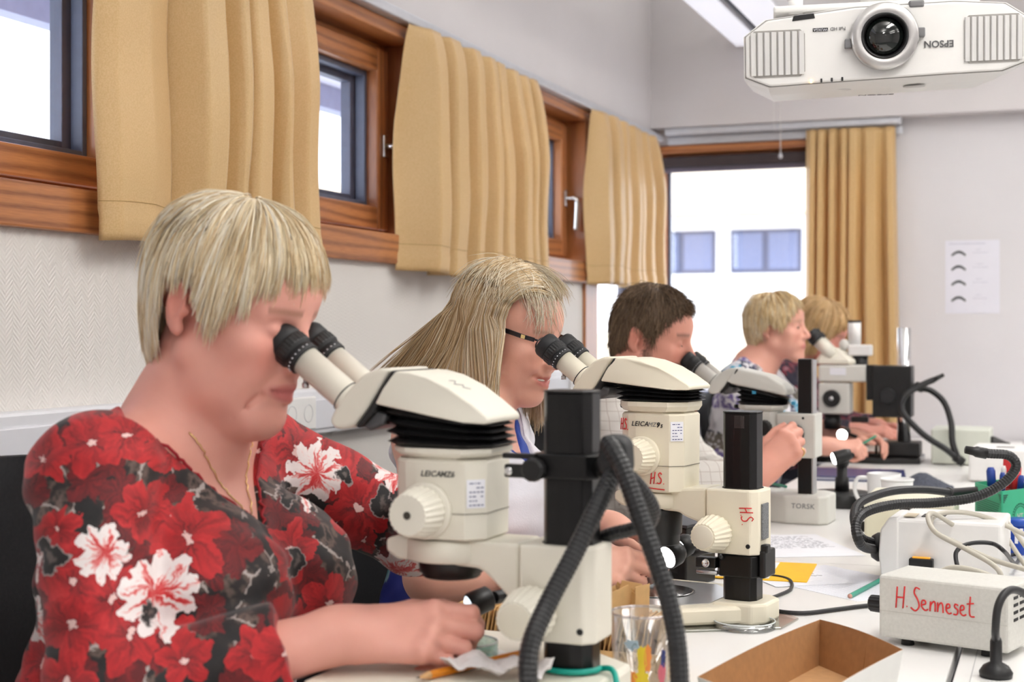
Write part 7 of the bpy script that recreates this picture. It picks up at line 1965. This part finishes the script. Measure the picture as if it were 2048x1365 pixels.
short_hair(W2_['root'], W2_['C'] + W2_['off'], W2_['Hm'], hem2, [lin(196, 178, 146), lin(236, 224, 198), lin(250, 246, 234)], N=700, K=8, off=(0.008, 0.026), length=(0.5, 1.0), seed=8, rad=0.0005, swirl=0.75, frizz=0.007, name='fringe', cap=False)
brows_lashes(W2_, lin(150, 128, 104), 130, 0.9, 4)
o = obj('teeth', MB().sphere((0, 0, 0), 0.012, 16, (0.60, 1.65, 0.24)).xf(Matrix.Translation(W2_['C'] + W2_['Hm'] @ Vector((0.0905, 0, -0.0640))) @ W2_['Rm'].to_4x4()), mat('teeth', srgb(236, 230, 218), 0.3), W2_['root']); o.location = W2_['off']
# glasses
def glasses(P, label):
    g = thing('glasses', label, 'glasses', P['C'] + P['Hm'] @ Vector((0.098, 0, 0.004)), 0, None, P['Rm'].to_euler())
    fm = mat('glasses_dark', srgb(30, 22, 28), 0.3)
    for s in (-1, 1):
        pts = [(0.0 - 0.010 * abs(math.cos(a)) * 0.4, s * 0.033 + 0.024 * math.cos(a), 0.014 * math.sin(a)) for a in [2 * PI * k / 24 for k in range(24)]]
        r_ = obj('rim', MB().tube(pts, 0.0013, 8, True), fm, g)
        obj('lens', MB().add([(0, s * 0.033, 0)] + pts, [(0, 1 + k, 1 + (k + 1) % 24) for k in range(24)]), GLASS, g)
        tp = obj('temple_arm', MB().prism([(-0.004, 0.012), (-0.030, 0.0125), (-0.095, 0.016), (-0.125, 0.004), (-0.124, -0.002), (-0.094, 0.008), (-0.030, 0.005), (-0.004, 0.005)], s * 0.064, s * 0.0665, 'XZ', 0.0005, 1), fm, g)
        obj('temple_badge', MB().bx(-0.030, -0.022, s * 0.0640 - 0.0006 * (s < 0) * 5, s * 0.0640 + 0.0032 * (s > 0), 0.0055, 0.0118), GOLD, tp)
        obj('hinge', MB().tube([(-0.002, s * 0.056, 0.008), (-0.003, s * 0.064, 0.009)], 0.0018, 8), fm, g)
    obj('bridge', MB().tube([(0, -0.010, 0.004), (0.004, 0, 0.007), (0, 0.010, 0.004)], 0.0013, 8), fm, g)
glasses(W2_, 'dark narrow glasses with a gold temple badge worn by the long-haired woman')
# collar and buttons of the vest
vv = W2_['vol']
col_ = MB()
for s in (-1, 1):
    pts = []
    for k in range(12):
        z = 0.905 + 0.135 * k / 11; y = W2_['Sc'].y + s * (z - 0.900) * 0.80
        p = vv.project((-0.55, y, z), (-1, 0, 0)); pts.append(p + Vector((0.013, 0, 0)))
    V = []; 
    for k, p in enumerate(pts): V += [p, p + Vector((0.006, s * (0.012 + 0.016 * k / 11), -0.008 - 0.01 * k / 11))]
    col_.add(V, [(2 * k, 2 * k + 1, 2 * k + 3, 2 * k + 2) for k in range(11)], True)
o = obj('collar', col_, VEST, W2_['root']); o.location = W2_['off']; md = o.modifiers.new('thickness', 'SOLIDIFY'); md.thickness = 0.002
for z in (0.885, 0.85, 0.815, 0.78):
    p = vv.project((-0.5, W2_['Sc'].y, z), (-1, 0, 0))
    o = obj('button', MB().lathe([(0.0055, 0), (0.006, 0.001), (0.005, 0.0022)], p + Vector((0.0135, 0, 0)), (1, 0, 0), 18), PAPER, W2_['root']); o.location = W2_['off']
J = W2_['joints']['R'][3]
o = ring_on(None, None, lerp(J[0], J[1], 0.55), J[1] - J[0], 0.0095, mat('silver_ring', (0.8, 0.78, 0.72, 1), 0.2, metal=1.0), t=0.0016)
tag(o, 'plain silver ring on the right hand of the long-haired woman', 'ring')
wt = thing('wrist_watch', 'black-strapped wrist watch on the far arm of the long-haired woman', 'watch', lerp((-0.945, 2.500, 0.815), (-0.735, 2.405, 0.815), 0.55))
dv = Vector((0.21, -0.095, 0.0)).normalized(); xx = Vector((0, 0, 1)); yy = dv.cross(xx)
obj('strap', MB().tube([(xx * math.cos(a) + yy * math.sin(a)) * 0.041 for a in [2 * PI * k / 32 for k in range(32)]], 0.006, 8, True, flat=0.35), BLACK, wt)
obj('dial', MB().lathe([(0.015, 0), (0.016, 0.004), (0.013, 0.006)], xx * 0.041, xx, 28), STEEL, wt)

# ---------------------------------------------------------------- bearded man in a checked shirt
M3_ = build_person('dark-haired bearded man in a white checked shirt looking into a microscope', dict(
    hip=(-1.06, 3.32, 0.57), sho=(-0.965, 3.32, 1.005), head=(-0.918, 3.335, 1.142), pitch=10, yaw=-2, hs=0.96, build=1.06, male=True, sw=0.180, res=0.0044, cres=0.0050,
    R=dict(elbow=(-0.845, 3.020, 0.800), wrist=(-0.616, 3.142, 0.846), f=(0.58, 0.40, 0.66), n=(0.20, -0.90, 0.35), curl=((35, 55, 30), (45, 60, 35), (52, 66, 35), (58, 66, 35)), thumb=((0.80, 0.45, -0.35), (0.95, 0.10, -0.30), (0.95, -0.1, -0.25))),
    L=dict(elbow=(-0.880, 3.610, 0.800), wrist=(-0.760, 3.440, 0.800), f=(0.6, -0.75, 0.1), n=(0.2, 0.4, 0.9), curl=LOOSE, thumb=TH_IN),
    skin=lin(230, 166, 146), lips=lin(180, 100, 92), brow=lin(84, 62, 46), beard=lin(92, 66, 48), flush=0.6, trousers=DENIM,
    clothes=[dict(name='shirt', mat=check_shirt(), infl=0.010, sleeve=1.90, flare=0.008, neck=0.35, vneck=(1.00, 1.075, 0.7), fold=0.0035)]))
hem3 = [(0, 0.088), (30, 0.080), (50, 0.060), (64, 0.030), (76, -0.005), (88, 0.020), (105, 0.030), (118, -0.020), (150, -0.055), (180, -0.060)]
def lift3(phi, th, s): return 0.012 * np.exp(-(th / 0.75) ** 2) + 0.016 * np.exp(-(phi / 0.7) ** 2) * np.clip(th - 0.3, 0, 0.8) * s + 0.007 * np.sin(phi * 17 + 3 * np.sin(th * 9)) * np.sin(th * 11 + phi * 3) * s * (th < 1.2)
short_hair(M3_['root'], M3_['C'] + M3_['off'], M3_['Hm'], hem3, [lin(80, 62, 48), lin(116, 94, 74), lin(156, 132, 106)], N=5000, K=6, off=(0.001, 0.008), length=(0.28, 0.55), seed=14, rad=0.0007, swirl=0.15, lift=lift3, frizz=0.005, cap_off=0.002)
brows_lashes(M3_, lin(70, 50, 38), 170, 1.3, 5)
stubble(M3_, M3_['verts'], lin(96, 70, 52), 3500)
J = M3_['joints']['R'][3]
o = ring_on(None, None, lerp(J[0], J[1], 0.5), J[1] - J[0], 0.0102, GOLD, t=0.0017); tag(o, 'gold ring on the hand of the bearded man', 'ring')

# ---------------------------------------------------------------- woman in a white floral blouse
W4_ = build_person('woman with short blond hair in a white floral blouse sitting at the chrome-column microscope', dict(
    hip=(-1.06, 4.80, 0.57), sho=(-0.975, 4.80, 1.005), head=(-0.890, 4.81, 1.168), pitch=-2, yaw=-4, hs=0.95, build=1.02, bust=0.95, sw=0.160, res=0.0055, cres=0.0060,
    R=dict(elbow=(-0.880, 4.560, 0.800), wrist=(-0.690, 4.640, 0.790), f=(0.95, 0.25, 0.0), n=(0.05, -0.55, 0.83), curl=FIST, thumb=TH_PINCH),
    L=dict(elbow=(-0.800, 5.060, 0.800), wrist=(-0.640, 4.920, 0.800), f=(0.8, -0.5, 0.0), n=(0.1, 0.4, 0.9), curl=LOOSE, thumb=TH_IN),
    skin=lin(228, 172, 152), lips=lin(190, 110, 106), brow=lin(150, 118, 90), flush=0.5, trousers=DENIM,
    clothes=[dict(name='blouse', mat=floral_white(), infl=0.008, sleeve=0.85, vneck=(0.915, 1.06, 0.75), fold=0.003)]))
hem4 = [(0, 0.072), (25, 0.068), (45, 0.050), (60, 0.02), (74, -0.010), (82, 0.010), (98, 0.012), (112, -0.030), (140, -0.060), (180, -0.066)]
short_hair(W4_['root'], W4_['C'] + W4_['off'], W4_['Hm'], hem4, [lin(196, 160, 104), lin(238, 210, 156), lin(250, 230, 188), lin(255, 246, 226)], N=3000, K=6, off=(0.003, 0.018), length=(0.4, 0.9), seed=17, rad=0.0011, swirl=0.2, frizz=0.004)
for s in (-1, 1):
    o = obj('eye', MB().sphere(tuple(W4_['C'] + W4_['Hm'] @ Vector((0.0815, s * 0.032, 0.001))), 0.0078, 14, (1, 1, 0.7)), mat('eye_dark', srgb(60, 48, 44), 0.15), W4_['root']); o.location = W4_['off']
hp_ = W4_['joints']['R'][0][1]
a_ = Vector(W4_['joints']['R'][0][3]) + Vector((-0.005, -0.006, 0.012)); d_ = Vector((0.72, 0.35, 0.45)).normalized()
o = obj('pen', MB().lathe([(0.001, -0.03), (0.0038, -0.018), (0.0042, 0.09), (0.0036, 0.095)], a_, d_, 14), mat('pen_teal', srgb(10, 140, 112), 0.4))
tag(o, 'teal green pen held by the woman in the white floral blouse', 'pen')

# ---------------------------------------------------------------- person behind her
P5_ = build_person('person with fair bobbed hair in dark printed clothes bending beside the end window', dict(
    hip=(-1.05, 5.42, 0.57), sho=(-0.960, 5.40, 1.00), head=(-0.842, 5.40, 1.150), pitch=22, yaw=-6, build=1.0, bust=0.8, sw=0.160, res=0.0068, cres=0.0075,
    R=dict(elbow=(-0.860, 5.170, 0.800), wrist=(-0.670, 5.240, 0.800), f=(0.95, 0.2, 0.0), n=(0.0, -0.4, 0.9), curl=LOOSE, thumb=TH_IN),
    L=dict(elbow=(-0.800, 5.650, 0.800), wrist=(-0.640, 5.520, 0.800), f=(0.8, -0.5, 0.0), n=(0.1, 0.4, 0.9), curl=LOOSE, thumb=TH_IN),
    skin=lin(214, 148, 132), lips=lin(176, 96, 94), brow=lin(120, 90, 64), flush=0.6, trousers=DENIM,
    clothes=[dict(name='blouse', mat=dark_print(), infl=0.008, sleeve=1.8, vneck=(0.96, 1.05, 0.7), fold=0.003)]))
hem5 = [(0, 0.062), (30, 0.050), (55, 0.01), (70, -0.07), (110, -0.095), (180, -0.105)]
short_hair(P5_['root'], P5_['C'] + P5_['off'], P5_['Hm'], hem5, [lin(176, 138, 88), lin(222, 184, 130), lin(244, 216, 170)], N=2200, K=6, off=(0.004, 0.022), length=(0.7, 1.4), seed=23, rad=0.0013, swirl=0.1, frizz=0.003, lowr=0.12)

# ================================================================ chairs
CHF = mat('chair_fabric_black', srgb(26, 27, 30), 0.85, vary=0.2, vscale=200, bump=0.3, bscale=900)
def make_chair(label, x, y, back_x, z0, z1, bw, group='black office chairs at the table'):
    c = thing('office_chair', label, 'chair', (x, y, 0), 0, group)
    obj('seat', MB().bx(-0.22, 0.24, -0.235, 0.235, 0.405, 0.452, 0.022, 3), CHF, c)
    V = []; F = []; n = 14; m_ = 12; bx_ = back_x - x
    rows = []
    for side in (0, 1):
        for j in range(m_ + 1):
            f = j / m_; z = z0 + (z1 - z0) * f; wd = bw * (1 - 0.55 * max(0, (f - 0.80) / 0.2) ** 2 - 0.35 * max(0, (0.15 - f) / 0.15) ** 2)
            for i in range(n + 1):
                u = -1 + 2 * i / n
                V.append((bx_ + 0.045 * (u * u) - (0.035 if side else 0.0) - 0.03 * f + 0.018 * math.sin(PI * f), u * wd, z))
    st = (m_ + 1) * (n + 1)
    for j in range(m_):
        for i in range(n):
            a = j * (n + 1) + i
            F.append((a, a + 1, a + n + 2, a + n + 1)); F.append((st + a, st + a + n + 1, st + a + n + 2, st + a + 1))
    for i in range(n): F.append((i, st + i, st + i + 1, i + 1)); a = m_ * (n + 1) + i; F.append((a, a + 1, st + a + 1, st + a))
    for j in range(m_):
        a = j * (n + 1); F.append((a, a + n + 1, st + a + n + 1, st + a)); a += n; F.append((a, st + a, st + a + n + 1, a + n + 1))
    obj('backrest', MB().add(V, F, True), CHF, c)
    obj('back_bar', MB().tube(smooth_path([(bx_ - 0.03, 0, z0 + 0.12), (bx_ - 0.05, 0, 0.46), (bx_ + 0.02, 0, 0.385), (0, 0, 0.39)], 8), 0.018, 12), BLACK, c)
    obj('gas_column', MB().cyl((0, 0, 0.09), (0, 0, 0.405), 0.024, 24), BLACK, c)
    for k in range(5):
        a = 2 * PI * k / 5 + 0.3
        l = obj('leg', MB().tube([(0, 0, 0.10), (0.15 * math.cos(a), 0.15 * math.sin(a), 0.085), (0.28 * math.cos(a), 0.28 * math.sin(a), 0.066)], [0.024, 0.019, 0.015], 10), BLACK, c)
        w = Vector((0.28 * math.cos(a), 0.28 * math.sin(a), 0.028)); t_ = Vector((-math.sin(a), math.cos(a), 0))
        obj('caster', MB().cyl(w - t_ * 0.018, w + t_ * 0.018, 0.028, 20), RUBBER, l)
    return c
make_chair('black office chair with a tall back under the woman in the red blouse', -1.08, 1.42, -1.255, 0.52, 1.00, 0.24)
make_chair('black office chair under the woman with long hair', -1.02, 2.28, -1.185, 0.50, 0.86, 0.22)
make_chair('black office chair under the bearded man', -1.08, 3.30, -1.265, 0.52, 0.95, 0.23)
make_chair('black office chair under the woman in the white floral blouse', -1.08, 4.80, -1.255, 0.52, 0.95, 0.23)
make_chair('black office chair under the person by the end window', -1.07, 5.42, -1.245, 0.52, 0.92, 0.23)
